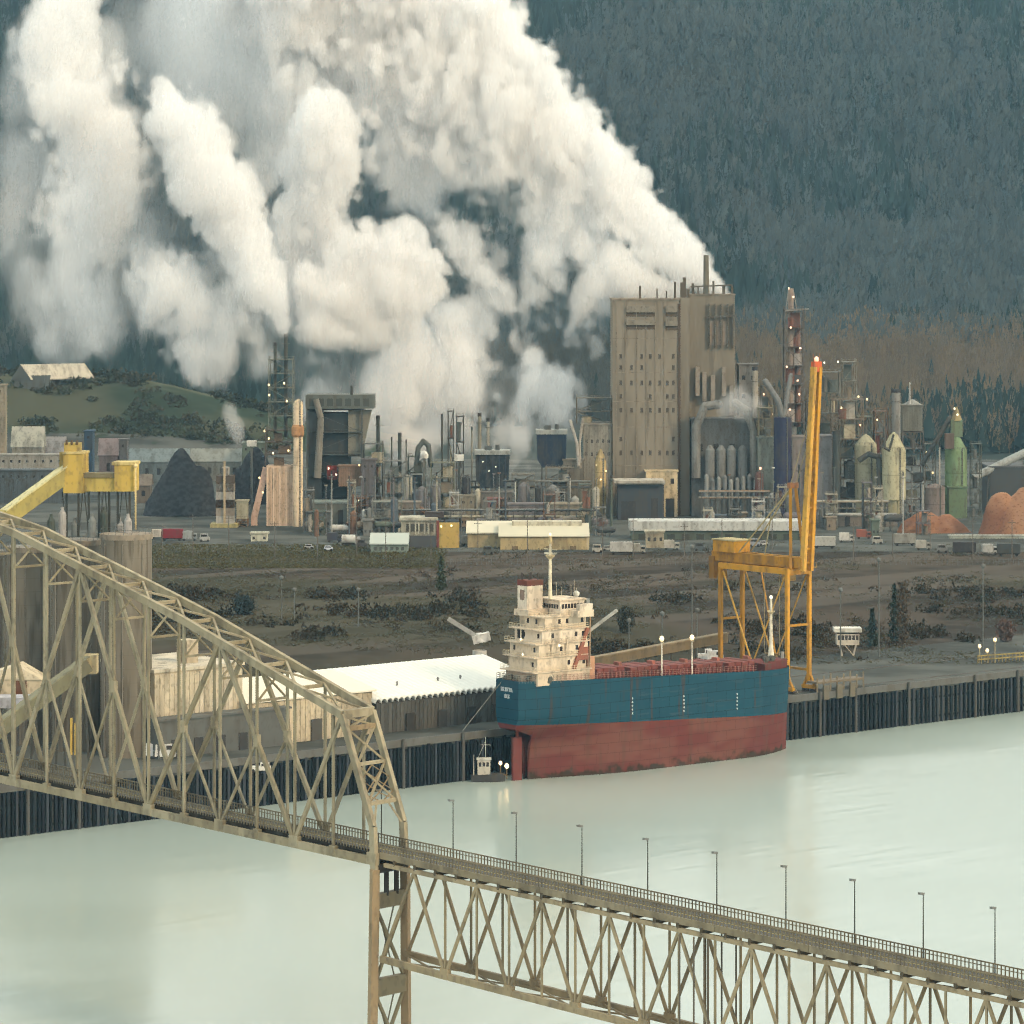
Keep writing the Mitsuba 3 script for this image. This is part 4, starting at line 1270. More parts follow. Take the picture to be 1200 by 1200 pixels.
# hatches, coamings and deck gear
RD, RD2 = (0.15, 0.030, 0.026), (0.19, 0.048, 0.04)
for i in range(5):
    a = 20.5 + i * 10.6
    z = deck_z(a + 4)
    h = add('hatch_coaming', sbox(a, a + 8.8, -4.4, 4.4, z - 0.3, z + 1.9), RD, SHIP)
    for j in range(4):
        add('panel', sbox(a + 0.1 + 2.2 * j, a + 2.12 + 2.2 * j, -4.6, 4.6, z + 1.9, z + 2.7 + 0.1 * (j % 2)), RD2 if j % 2 else (0.22, 0.06, 0.05), h)
    for j in range(7):
        add('stay', sbox(a + 0.4 + 1.3 * j, a + 0.55 + 1.3 * j, 4.4, 4.9, z, z + 1.8), (0.24, 0.065, 0.05), h)
add('forecastle', MB().raw(*(lambda V: (V, [[0, 1, 2, 3], [4, 7, 6, 5], [0, 4, 5, 1], [1, 5, 6, 2], [2, 6, 7, 3], [3, 7, 4, 0]]))([sp(74.5, -5.4, 20.2), sp(74.5, 5.4, 20.2), sp(85, 2.2, 20.2), sp(85, -2.2, 20.2), sp(74.5, -5.4, 22.6), sp(74.5, 5.4, 22.6), sp(85, 2.2, 23.0), sp(85, -2.2, 23.0)])), RD, SHIP)
for s, b in ((77, 3.0), (79.5, 2.4), (81, -2.0), (19.4, -4.5), (1, 3.2), (0, -3.0), (-1.4, 1.6), (-2.0, -1.6), (5.0, 5.6)):
    add('winch', MB().tube(sp(s, b - 0.6, deck_z(s) + (3.0 if s > 70 else 0.9)), sp(s, b + 0.6, deck_z(s) + (3.0 if s > 70 else 0.9)), 0.7, 0.7, 10).box(sp(s, b, deck_z(s)), (0.9, 1.6, 0.6 if s < 70 else 2.6)), (0.10, 0.10, 0.085), SHIP)
for s in (31.0, 41.6, 52.2, 62.8, 73.2):
    add('vent_mast', sbox(s - 0.5, s + 0.5, -1, 1, deck_z(s), deck_z(s) + 3.6), (0.42, 0.14, 0.10), SHIP)
FM = add('foremast', MB().tube(sp(81.2, 0.3, 22.4), sp(81.2, 0.3, 38.0), 0.55, 0.28, 10).tube(sp(81.2, 0.3, 22.0), sp(81.2, 0.3, 26.5), 1.0, 0.5, 10), (0.82, 0.76, 0.6), SHIP)
add('crosstree', MB().bar(sp(81.2, -1.0, 35.0), sp(81.2, 1.6, 35.0), 0.3).lathe(sp(81.2, 0.3, 34.2), [(0.3, 0), (0.9, 0.6), (0.9, 0.8), (0.3, 0.8)], 10), (0.75, 0.62, 0.36), SHIP)
add('mast_stay', MB().bar(sp(81.2, 0.3, 36), sp(86.5, 0, 23), 0.07).bar(sp(81.2, 0.3, 36), sp(75, 4.5, 22.6), 0.07), (0.2, 0.18, 0.15), SHIP)
add('bow_bollard', MB().tube(sp(84.6, 0.8, 22.4), sp(84.6, 0.8, 24.6), 0.4, 0.4, 8), (0.5, 0.5, 0.48), SHIP)
for k, s in enumerate((40.8, 50.6)):
    MT = add('light_post', MB().tube(sp(s, 4.95, deck_z(s)), sp(s, 4.95, deck_z(s) + 8.6), 0.22, 0.16, 8), (0.80, 0.74, 0.62), SHIP)
    add('bracket', MB().bar(sp(s, 4.4, deck_z(s) + 8.5), sp(s, 5.6, deck_z(s) + 8.5), 0.24, 0.3), (0.6, 0.5, 0.3), MT)
LAMPS = []


def lamp(parent, p, r, power, color, name='lamp', sz=1.25):
    """A lit lantern globe: it gives its own light."""
    key = numbered(f'{parent}__{name}' if parent else name)
    scene[key] = {**mikit.ply(MB().ball(p, r, 8, sz).mesh(), 'lamp_glass', smooth=True),
                  'emitter': {'type': 'area', 'radiance': {'type': 'rgb', 'value': [power * c for c in color]}}}
    LAMPS.append(key)
    return key


scene['lamp_glass'] = principled((0.8, 0.75, 0.6), 0.4)
WARM, AMBER, RED = (1.0, 0.80, 0.48), (1.0, 0.62, 0.25), (1.0, 0.16, 0.06)
for s in (40.8, 50.6):
    lamp(SHIP, sp(s, 4.95, deck_z(s) + 9.3), 0.6, 0.22, AMBER)
lamp(SHIP, sp(81.2, 0.3, 38.5), 0.42, 0.24, WARM)
lamp(SHIP, sp(9.4, 0.6, 57.7), 0.32, 0.25, AMBER)
for s, b, z in ((8, 5.75, 31.8), (14, 5.7, 28.6), (3.0, -2.6, 32.9), (0.4, 1.4, 29.8)):
    lamp(SHIP, sp(s, b, z), 0.24, 0.5, WARM)
# mooring lines
for (s, b, a, k) in ((-2.8, -2.0, EDGE[4] - 12, 0), (86, -0.8, wharf_a(938), 1), (70, -5.6, wharf_a(905), 2)):
    t = add('mooring_line', MB().bar(sp(s, b, deck_z(s) + 0.4), wharf(a, 0.8, WZ + 0.6), 0.14), (0.35, 0.33, 0.27), None,
            label=('mooring line from the ship\'s stern to the wharf', 'mooring line from the ship\'s stem to the wharf by the crane', 'mooring line from the ship\'s bow shoulder to the wharf')[k], cat='mooring line')

# ------------------------------------------------------------------ workboat under the ship's stern
t = thing('workboat', 'small pale workboat with lit lamps moored between the wharf piles and the ship\'s rudder', 'boat')
c = at(572, 907, 806)
c[2] = 0
V, nst = [], 9
for i in range(nst):
    q = i / (nst - 1)
    w = 1.5 * math.sqrt(max(0.02, 1 - max(0, (q - 0.55) / 0.45) ** 2))
    x = -4.0 + 8.0 * q
    V += [c + [x, w * 0.9, -0.5], c + [x, w, 1.5 + 0.5 * q], c + [x, -w, 1.5 + 0.5 * q], c + [x, -w * 0.9, -0.5]]
fs = []
for i in range(nst - 1):
    for j in range(3):
        fs.append([4 * i + j, 4 * i + j + 1, 4 * i + 5 + j, 4 * i + 4 + j])
fs += [[0, 3, 2, 1], [4 * nst - 4, 4 * nst - 3, 4 * nst - 2, 4 * nst - 1]]
add('hull', MB().raw(np.array(V), np.array(fs)), (0.05, 0.05, 0.05), t)
add('cabin', MB().box(c + [-1.0, 0, 1.6], (3.0, 2.0, 3.6)), (0.52, 0.48, 0.40), t)
add('cabin_roof', MB().box(c + [-1.0, 0, 5.2], (3.5, 2.4, 0.3)), (0.6, 0.57, 0.5), t)
for k in range(3):
    add('window', MB().box(c + [-1.9 + 0.9 * k, -1.02, 3.6], (0.6, 0.06, 1.0)), (0.03, 0.03, 0.035), t)
add('mast', MB().bar(c + [-0.6, 0, 5.5], c + [-0.6, 0, 10.5], 0.16).bar(c + [-1.8, 0, 8.6], c + [0.6, 0, 8.6], 0.12).bar(c + [-2.4, 0, 5.5], c + [-0.6, 0, 9.5], 0.1), (0.55, 0.52, 0.45), t)
add('aft_frame', MB().bar(c + [-3.4, 0.9, 1.5], c + [-3.4, 0.9, 6.0], 0.2).bar(c + [-3.4, -0.9, 1.5], c + [-3.4, -0.9, 6.0], 0.2).bar(c + [-3.4, -1, 6.0], c + [-3.4, 1, 6.0], 0.2), (0.5, 0.46, 0.38), t)
add('lamp_post', MB().bar(c + [2.9, -0.4, 1.5], c + [2.9, -0.4, 4.0], 0.2).bar(c + [4.4, -0.4, 0.6], c + [4.4, -0.4, 3.4], 0.2).bar(c + [2.7, -0.4, 1.9], c + [4.6, -0.4, 1.4], 0.2), (0.2, 0.12, 0.05), t)
lamp(t, c + [2.9, -0.7, 4.4], 0.42, 1.0, AMBER)
lamp(t, c + [4.4, -0.7, 3.7], 0.50, 1.1, AMBER)
# ------------------------------------------------------------------ yellow gantry crane on the wharf
CA = wharf(wharf_a(966), 5.5, WZ)
CWv, CLv = np.append(-WU, 0), np.append(WN, 0)      # from the right water-side leg: back along the wharf, and landward
DW, DL = 8.0, 25.0
CY, CYD, CYL = (0.66, 0.32, 0.035), (0.50, 0.24, 0.03), (0.72, 0.40, 0.07)
C = thing('gantry_crane', 'tall yellow gantry crane on the wharf beyond the bow with its boom raised', 'crane')


def cp(w, l, z):
    return CA + CWv * w + CLv * l + np.array([0, 0, z])


GH = 31.2
for w in (0, DW):
    for l in (0, DL):
        add('leg', MB().bar(cp(w, l, 2.2), cp(w, l, GH), 0.95, 0.95, side=CWv), CY if l == 0 else CYD, C)
        bg = add('bogie', MB().bar(cp(w, l - 2.4, 1.2), cp(w, l + 2.4, 1.2), 0.9, 0.9).bar(cp(w, l - 1.9, 1.6), cp(w, l, 5.2), 0.55, 0.5).bar(cp(w, l + 1.9, 1.6), cp(w, l, 5.2), 0.55, 0.5), CY, C)
        for q in (-2.0, -0.8, 0.8, 2.0):
            add('wheel', MB().tube(cp(w - 0.25, l + q, 0.55), cp(w + 0.25, l + q, 0.55), 0.55, 0.55, 12), (0.05, 0.05, 0.05), bg)
    add('sill_beam', MB().bar(cp(w, 0, 16.5 if False else 5.6), cp(w, DL, 5.6), 0.5, 0.6), CYD, C)
    add('upper_side_beam', MB().bar(cp(w, -0.5, GH + 0.4), cp(w, DL + 0.5, GH + 0.4), 0.8, 1.5), CY, C)
    add('leg_brace', MB().bar(cp(w, DL - 1, GH - 1), cp(w, DL * 0.52, 6.5), 0.34, 0.34), CYL, C)
    add('leg_brace', MB().bar(cp(w, 1, GH - 1), cp(w, DL * 0.52, 6.5), 0.26, 0.26), CYL, C)
for l in (0, DL):
    add('cross_beam', MB().bar(cp(0, l, GH + 0.2), cp(DW, l, GH + 0.2), 0.8, 1.5, side=CLv), CYD, C)
    add('cross_beam', MB().bar(cp(0, l, 17.5), cp(DW, l, 17.5), 0.42, 0.6, side=CLv), CYD, C)
for w in (2.4, DW - 2.4):
    add('main_girder', MB().bar(cp(w, -3, GH + 2.6), cp(w, DL + 5.5, GH + 2.6), 0.9, 2.6), CYD if w > 4 else CY, C)
add('walkway', MB().bar(cp(-0.3, -2, GH + 1.2), cp(-0.3, DL + 4, GH + 1.2), 0.8, 0.15), (0.45, 0.28, 0.08), C)
mb = MB()
for l in np.arange(-2, DL + 4.1, 1.5):
    mb.bar(cp(-0.7, l, GH + 1.2), cp(-0.7, l, GH + 2.4), 0.08)
mb.bar(cp(-0.7, -2, GH + 2.4), cp(-0.7, DL + 4, GH + 2.4), 0.08)
add('walkway_rail', mb, (0.55, 0.36, 0.1), C)
add('machinery_house', MB().obox(cp(1.0, DL - 4, GH + 3.9), CWv * 6, CLv * 8.0, [0, 0, 3.0]), CY, C)
add('house_roof', MB().obox(cp(0.7, DL - 4.3, GH + 6.9), CWv * 6.6, CLv * 8.6, [0, 0, 0.35]), (0.5, 0.4, 0.2), C)
add('house_door', MB().obox(cp(0.96, DL - 1, GH + 4.0), CWv * 0.06, CLv * 1.0, [0, 0, 2.2]), (0.08, 0.05, 0.03), C)
add('counterweight', MB().obox(cp(1.6, DL + 4.2, GH - 3.5), CWv * 4.8, CLv * 2.0, [0, 0, 6.0]), (0.30, 0.15, 0.03), C)
# boom hinged at the water side, raised
hinge, tip = cp(DW / 2, -3.0, GH + 0.6), cp(DW / 2, -3.0, GH + 0.6) + np.append(-WN * 3.6, 53.0)
for o in (-1.35, 1.35):
    add('boom_girder', MB().bar(hinge + CWv * o, tip + CWv * o * 0.7, 1.0, 1.5, side=CWv), CY if o < 0 else CYL, C)
for q in np.linspace(0.04, 0.98, 15):
    p = hinge + (tip - hinge) * q
    o = 1.35 * (1 - 0.3 * q)
    add('boom_tie', MB().bar(p - CWv * o, p + CWv * o, 0.35, 0.5), CYD, C)
add('boom_tip', MB().bar(tip - CWv * 1.4, tip + CWv * 1.4, 1.2, 2.6, side=CLv), (0.70, 0.14, 0.05), C, label='red painted boom tip')
ap = cp(DW / 2, 2.0, GH + 22.5)
for w in (1.4, DW - 1.4):
    add('mast_leg', MB().bar(cp(w, 0.2, GH + 1.0), ap + CWv * (w - DW / 2) * 0.35, 0.8, 0.8), CYD, C)
add('mast_head', MB().bar(ap - CWv * 1.6, ap + CWv * 1.6, 1.0, 1.4, side=CLv), (0.35, 0.15, 0.06), C)
for w in (1.8, DW - 1.8):
    add('back_stay', MB().bar(ap, cp(w, DL - 5, GH + 4.0), 0.26, 0.26), (0.50, 0.40, 0.2), C)
add('mid_stay', MB().bar(ap + (cp(DW / 2, DL - 5, GH + 4) - ap) * 0.45, cp(DW / 2, DL * 0.5, GH + 3.6), 0.2, 0.2), (0.5, 0.4, 0.2), C)
for o in (-1, 1):
    add('boom_stay', MB().bar(ap + CWv * o, hinge + (tip - hinge) * 0.78 + CWv * o, 0.16, 0.16), (0.45, 0.36, 0.2), C)
add('cab', MB().obox(cp(2.4, 2.5, GH - 2.4), CWv * 2.6, CLv * 2.6, [0, 0, 2.4]), (0.5, 0.3, 0.1), C)
add('cab_window', MB().obox(cp(2.36, 2.7, GH - 1.6), CWv * 0.05, CLv * 2.2, [0, 0, 1.3]), (0.03, 0.03, 0.035), C)
add('stair_tower', MB().bar(cp(-0.6, DL * 0.5, 6), cp(-0.6, DL * 0.75, GH), 0.5, 0.16).bar(cp(-0.6, DL * 0.5, 0.2), cp(-0.6, DL * 0.5, 6), 0.3, 0.3), CYD, C)
for l in (7.0, 12.5):
    add('hoist_rope', MB().tube(cp(DW / 2, l, GH + 1.2), cp(DW / 2, l, 9.0), 0.09, 0.09, 5), (0.4, 0.34, 0.2), C)
add('grab_bucket', MB().lathe(cp(DW / 2, 9.8, 6.6), [(0.1, 0), (1.4, 0.8), (1.6, 2.0), (0.5, 2.8), (0.05, 2.9)], 8).bar(cp(DW / 2, 7, 9.2), cp(DW / 2, 12.5, 9.2), 0.4), (0.25, 0.16, 0.06), C)
lamp(C, tip + [0, 0, 1.9], 0.62, 0.3, RED)
for o in (-1.2, 1.2):
    add('beacon_post', MB().bar(tip + CWv * o, tip + CWv * o + [0, 0, 3.4], 0.14), (0.4, 0.14, 0.06), C)
# crane rails along the apron
for l in (5.5, 5.5 + DL):
    t = add('crane_rail', MB().bar(wharf(EDGE[5], l, WZ + 0.1), wharf(EDGE[8] + 40, l, WZ + 0.1), 0.2, 0.16), (0.12, 0.11, 0.10), None,
            label='steel crane rail along the wharf edge under the crane\'s water side legs' if l < 10 else 'steel crane rail farther from the wharf edge under the crane\'s landward legs', cat='rail')
# long tan conveyor behind the ship
t = thing('wharf_conveyor', 'long tan covered conveyor on short trestles on the apron behind the ship', 'conveyor')
p, q = wharf(wharf_ab(690, 34), 34, 19.6), wharf(wharf_ab(850, 38), 38, 22.2)
add('gallery', MB().bar(p, q, 1.8, 2.3), (0.21, 0.155, 0.085), t)
add('cover', MB().bar(p + [0, 0, 1.3], q + [0, 0, 1.3], 2.2, 0.35), (0.27, 0.205, 0.12), t)
for s in np.linspace(0.05, 0.95, 6):
    e = p + (q - p) * s
    add('trestle', MB().bar([e[0], e[1], WZ], e - [0, 0, 1], 0.3).bar([e[0] + 1.2, e[1] + 0.9, WZ], e - [0, 0, 1], 0.24), (0.09, 0.08, 0.06), t)
t = thing('apron_rail_fence', 'pale handrail fence across the apron behind the crane legs', 'railing')
p, q = wharf(wharf_a(858), 44, WZ), wharf(wharf_a(948), 46, WZ)
add('rail', MB().bar(p + [0, 0, 3.6], q + [0, 0, 3.6], 0.5, 0.5), (0.35, 0.33, 0.24), t)
for s in np.linspace(0, 1, 12):
    add('post', MB().bar(p + (q - p) * s, p + (q - p) * s + [0, 0, 3.6], 0.2), (0.25, 0.23, 0.16), t)
# control cabin on stilts
t = thing('control_cabin', 'small white control cabin on flared legs standing on the grey apron right of the crane', 'cabin')
b = on_ground(994, 769, WZ)
Yc = b[1]
add('cabin', MB().obox(at(981, 756, Yc), [26 * Yc / F, 0, 0], [0, 4.5, 0], [0, 0, 13 * Yc / F]), (0.62, 0.56, 0.46), t)
add('roof', MB().obox(at(978, 741, Yc - 0.6), [32 * Yc / F, 0, 0], [0, 5.6, 0], [0, 0, 4.5 * Yc / F]), (0.74, 0.72, 0.63), t)
for i in range(6):
    add('window', MB().obox(at(982 + 4.2 * i, 750, Yc - 0.08), [3.0 * Yc / F, 0, 0], [0, 0.08, 0], [0, 0, 5.5 * Yc / F]), (0.05, 0.05, 0.055), t)
for x0, x1 in ((984, 987), (1003, 1000)):
    for d in (0, 4):
        add('leg', MB().bar(at(x0, 756, Yc + d), np.append((at(x1, 768, Yc + d))[:2], WZ), 0.45), (0.5, 0.46, 0.38), t)
add('stair', MB().bar(at(990, 756, Yc - 0.2), np.append(at(1001, 769, Yc - 0.2)[:2], WZ), 0.7, 0.2), (0.6, 0.5, 0.38), t)
# low rusty trestle on the edge beside the crane
t = thing('mooring_platform', 'low rusty grey mooring platform with posts at the wharf edge beside the crane', 'platform')
a0, a1 = wharf_a(960), wharf_a(1014)
add('deck', MB().obox(wharf(a0, 0.4, WZ + 2.4), np.append(WU * (a1 - a0), 0), np.append(WN * 4, 0), [0, 0, 0.5]), (0.20, 0.16, 0.11), t)
for i in range(8):
    a = a0 + (a1 - a0) * i / 7
    add('post', MB().bar(wharf(a, 0.7, WZ - 2.0), wharf(a, 0.7, WZ + 3.9 + (i % 3) * 0.5), 0.4), (0.24, 0.2, 0.14), t)
for i in (0, 2, 4):
    a = a0 + (a1 - a0) * (i + 0.3) / 7
    add('fender_panel', MB().obox(wharf(a, -1.05, WZ - 1.6), np.append(WU * 2.0, 0), np.append(WN * 0.5, 0), [0, 0, 3.6]), (0.16, 0.14, 0.1), t)
# yellow railing and lamps at the right end
t = thing('yellow_barrier', 'yellow barrier railing with lit lamps at the right end of the apron', 'barrier')
p, q = on_ground(1146, 778, WZ), on_ground(1215, 773, WZ)
for h in (1.2, 2.2):
    add('rail', MB().bar(p + [0, 0, h], q + [0, 0, h], 0.28), (0.42, 0.32, 0.10), t)
for s in np.linspace(0, 1, 18):
    add('post', MB().bar(p + (q - p) * s, p + (q - p) * s + [0, 0, 2.4], 0.22), (0.36, 0.27, 0.1), t)
for px, h in ((1148, 4.2), (1157, 3.0), (1166, 6.0)):
    b = on_ground(px, 777, WZ)
    add('lamp_post', MB().bar(b, b + [0, 0, h], 0.22), (0.4, 0.34, 0.2), t)
    lamp(t, b + [0, 0, h + 0.5], 0.5, 0.28, AMBER)
# dock lamp posts and tall yard masts
for k, (px, ptop, pbase, lit) in enumerate(((737, 726, 800, 0), (776, 718, 796, 0), (817, 714, 790, 0), (811, 640, 780, 0), (1030, 655, 770, 0), (1152, 662, 772, 0), (330, 676, 752, 0), (420, 690, 756, 0), (985, 690, 775, 0), (345, 690, 752, 0))):
    b = on_ground(px, pbase, WZ)
    top = at(px, ptop, b[1])[2]
    w = ('first dark lamp post rising behind the ship, nearest its superstructure', 'second lamp post behind the ship\'s deck', 'third lamp post behind the ship\'s deck', 'tall thin floodlight mast behind the ship amidships', 'thin dark floodlight mast on the bank right of the control cabin',
         'tall pale floodlight mast at the right end of the apron', 'pale lamp post on the dark bank under the pink kiln', 'thin lamp post on the dark bank above the white roof', 'thin grey post right of the crane by the control cabin', 'grey lamp post beside the pale one on the dark bank')[k]
    t = thing('lamp_post', w, 'lamp post')
    add('pole', MB().tube([b[0], b[1], WZ], [b[0], b[1], top], 0.22, 0.14, 8), (0.14, 0.15, 0.14), t)
    add('lamp_head', MB().lathe([b[0], b[1], top - 0.3], [(0.2, -0.6), (0.62, -0.2), (0.62, 0.4), (0.15, 0.7)], 10), (0.17, 0.175, 0.165), t)
# white ship loader behind the white shed
t = thing('white_loader', 'white loader turret with a raised grey arm behind the white roofed shed', 'loader')
Yl = 905
add('turret', MB().lathe([*at(562, 775, Yl)[:2], WZ], [(2.0, 0), (1.9, 7), (1.9, 9.0)], 14), (0.66, 0.64, 0.58), t)
add('head', MB().bar(at(554, 750, Yl), at(574, 745, Yl), 3.0, 2.2).tube(at(563, 752, Yl), at(563, 742, Yl), 1.9, 1.2, 12), (0.72, 0.71, 0.66), t)
add('arm', MB().bar(at(562, 748, Yl), at(525, 725, Yl), 0.8, 1.1), (0.38, 0.38, 0.35), t)
# vehicles on the wharf road
for k, (px, py, col, w) in enumerate(((182, 888, (0.75, 0.74, 0.7), 'white van parked on the wharf below the silos'), (194, 889, (0.78, 0.77, 0.72), 'white pickup truck parked beside the van below the silos'), (318, 872, (0.5, 0.47, 0.4), 'pale flatbed truck on the wharf seen through the truss'),
                                        (305, 905, (0.65, 0.62, 0.55), 'cream car parked at the wharf edge seen through the truss'), (838, 776, (0.7, 0.7, 0.68), 'white van on the apron behind the ship amidships'), (826, 774, (0.74, 0.73, 0.7), 'white pickup truck on the apron behind the ship'))):
    t = thing('van' if 'van' in w else 'truck' if 'truck' in w else 'car', w, 'van' if 'van' in w else 'truck' if 'truck' in w else 'car')
    b = on_ground(px, py, WZ)
    h = 1.5 if 'car' in w else 2.6
    add('body', MB().box(b + [0, 0, 0.5], (4.6, 1.9, h * 0.55)), col, t)
    add('cab', MB().box(b + [-0.4 if 'van' in w else 1.0, 0, 0.5 + h * 0.55], (3.6 if 'van' in w else 1.9, 1.75, h * 0.5)), tuple(0.95 * x for x in col), t)
    add('windscreen', MB().box(b + [1.0, -0.9, 0.55 + h * 0.6], (1.4, 0.08, h * 0.35)), (0.03, 0.03, 0.035), t)
    for dx in (-1.5, 1.5):
        for dy in (-0.85, 0.85):
            add('wheel', MB().tube(b + [dx, dy - 0.12, 0.42], b + [dx, dy + 0.12, 0.42], 0.42, 0.42, 10), (0.02, 0.02, 0.02), t)
# ------------------------------------------------------------------ the mill: builders


def gbox(x0, x1, y0, Y, d, y1=None, sh=0.0, mb=None):
    """Upright box: columns x0..x1, top row y0, at distance Y, d metres deep; down to the yard, or to row y1."""
    p, q = at(x0, 0, Y), at(x1, y0, Y)
    zb = GZ - 0.3 if y1 is None else at(0, y1, Y)[2]
    return (mb or MB()).obox([p[0], Y, zb], [q[0] - p[0], 0, 0], [sh, d, 0], [0, 0, q[2] - zb])


def building(name, label, cat, x0, x1, y0, Y, d, wall, roof=None, wins=None, win_c=(0.04, 0.042, 0.045), doors=(), sh=0.0, seed=0, ribs=0, y1=None, parapet=True):
    """Box building with wall, roof slab, window rows [(row y, height px, n, width px)], doors [(x0, x1, height px)] and upright cladding ribs."""
    t = thing(name, label, cat)
    r = random.Random(seed)
    add('wall', gbox(x0, x1, y0, Y, d, y1, sh), wall, t)
    if parapet:
        k = 0.5 * F / Y
        add('roof', gbox(x0 - k, x1 + k, y0 - 1.6 * F / Y * 0.4, Y - 0.5, d + 1.0, y0, sh), roof or tuple(0.85 * c for c in wall), t)
    for (yw, h, n, w) in wins or ():
        for i in range(n):
            xc = x0 + (x1 - x0) * (i + 0.5) / n
            if r.random() < 0.92:
                add('window', gbox(xc - w / 2, xc + w / 2, yw, Y - 0.12, 0.14, yw + h), win_c, t)
    base = HORIZON + F * (EYE - GZ) / Y
    for (a, b, h) in doors:
        add('door', gbox(a, b, base - h, Y - 0.14, 0.16), (0.05, 0.05, 0.052), t)
    if ribs:
        mb = MB()
        for i in range(ribs + 1):
            xc = x0 + (x1 - x0) * i / ribs
            gbox(xc - 0.3, xc + 0.3, y0 + 1, Y - 0.25, 0.3, y1, 0, mb)
        add('cladding_rib', mb, tuple(0.8 * c for c in wall), t, kind='stuff')
    return t


def tank(name, label, px, rpx, ytop, Y, col, roof=0.5, cat='tank', bands=2, skirt=0, ladder=True, y1=None, bulge=0.0):
    """Upright cylindrical vessel with a coned roof (roof x radius high), hoops, a ladder and, on request, a narrower skirt below."""
    t = thing(name, label, cat)
    X, r = (px - 600) / F * Y, rpx * Y / F
    zt = at(0, ytop, Y)[2]
    zb = GZ - 0.3 if y1 is None else at(0, y1, Y)[2]
    c = [X, Y + r, 0]
    z0 = zb + skirt
    add('shell', MB().lathe(c, [(r, z0), (r * (1 + bulge), (z0 + zt) / 2), (r, zt)], 24), col, t, smooth=40)
    add('roof', MB().lathe(c, [(r * 1.02, zt), (r * 0.35, zt + roof * r * 0.8), (0.01, zt + roof * r)], 24), tuple(0.92 * x for x in col), t, smooth=40)
    if skirt:
        add('skirt', MB().lathe(c, [(r * 0.78, zb), (r * 0.78, z0), (r, z0 + 0.01)], 20), tuple(0.7 * x for x in col), t)
    for k in range(bands):
        z = z0 + (zt - z0) * (k + 1) / (bands + 1)
        add('hoop', MB().lathe(c, [(r, z - 0.2), (r + 0.2, z - 0.2), (r + 0.2, z + 0.2), (r, z + 0.2)], 24), tuple(0.75 * x for x in col), t)
    if ladder:
        a = -1.15
        q = np.array([X + (r + 0.3) * math.cos(a), Y + r + (r + 0.3) * math.sin(a), 0])
        add('ladder', MB().bar(q + [0, 0, zb], q + [0, 0, zt + 1], 0.45, 0.12), (0.12, 0.12, 0.11), t)
        mb = MB()
        for j in range(14):
            e0, e1 = j * math.pi / 7, (j + 1) * math.pi / 7
            p, q = np.array([X + r * math.cos(e0), Y + r + r * math.sin(e0), zt]), np.array([X + r * math.cos(e1), Y + r + r * math.sin(e1), zt])
            mb.bar(p, p + [0, 0, 1.2], 0.1).bar(p + [0, 0, 1.2], q + [0, 0, 1.2], 0.1)
        add('rim_rail', mb, (0.16, 0.16, 0.15), t)
    return t


def chimney(name, label, px, rpx, ytop, Y, col, y1=None, taper=0.8, cap=(0.05, 0.05, 0.05), cat='chimney', bands=1):
    t = thing(name, label, cat)
    X, r = (px - 600) / F * Y, rpx * Y / F
    zt = at(0, ytop, Y)[2]
    zb = GZ - 0.3 if y1 is None else at(0, y1, Y)[2]
    add('shaft', MB().tube([X, Y, zb], [X, Y, zt - 1.5], r, r * taper, 14), col, t)
    add('rim', MB().tube([X, Y, zt - 1.5], [X, Y, zt], r * taper * 1.1, r * taper * 1.1, 14), cap, t)
    for k in range(bands):
        z = zb + (zt - zb) * (0.9 - 0.25 * k)
        add('platform', MB().lathe([X, Y, z], [(r * 0.8, 0), (r * 0.8 + 0.9, 0), (r * 0.8 + 0.9, 0.25), (r * 0.8, 0.25)], 12), (0.10, 0.10, 0.09), t)
    return t


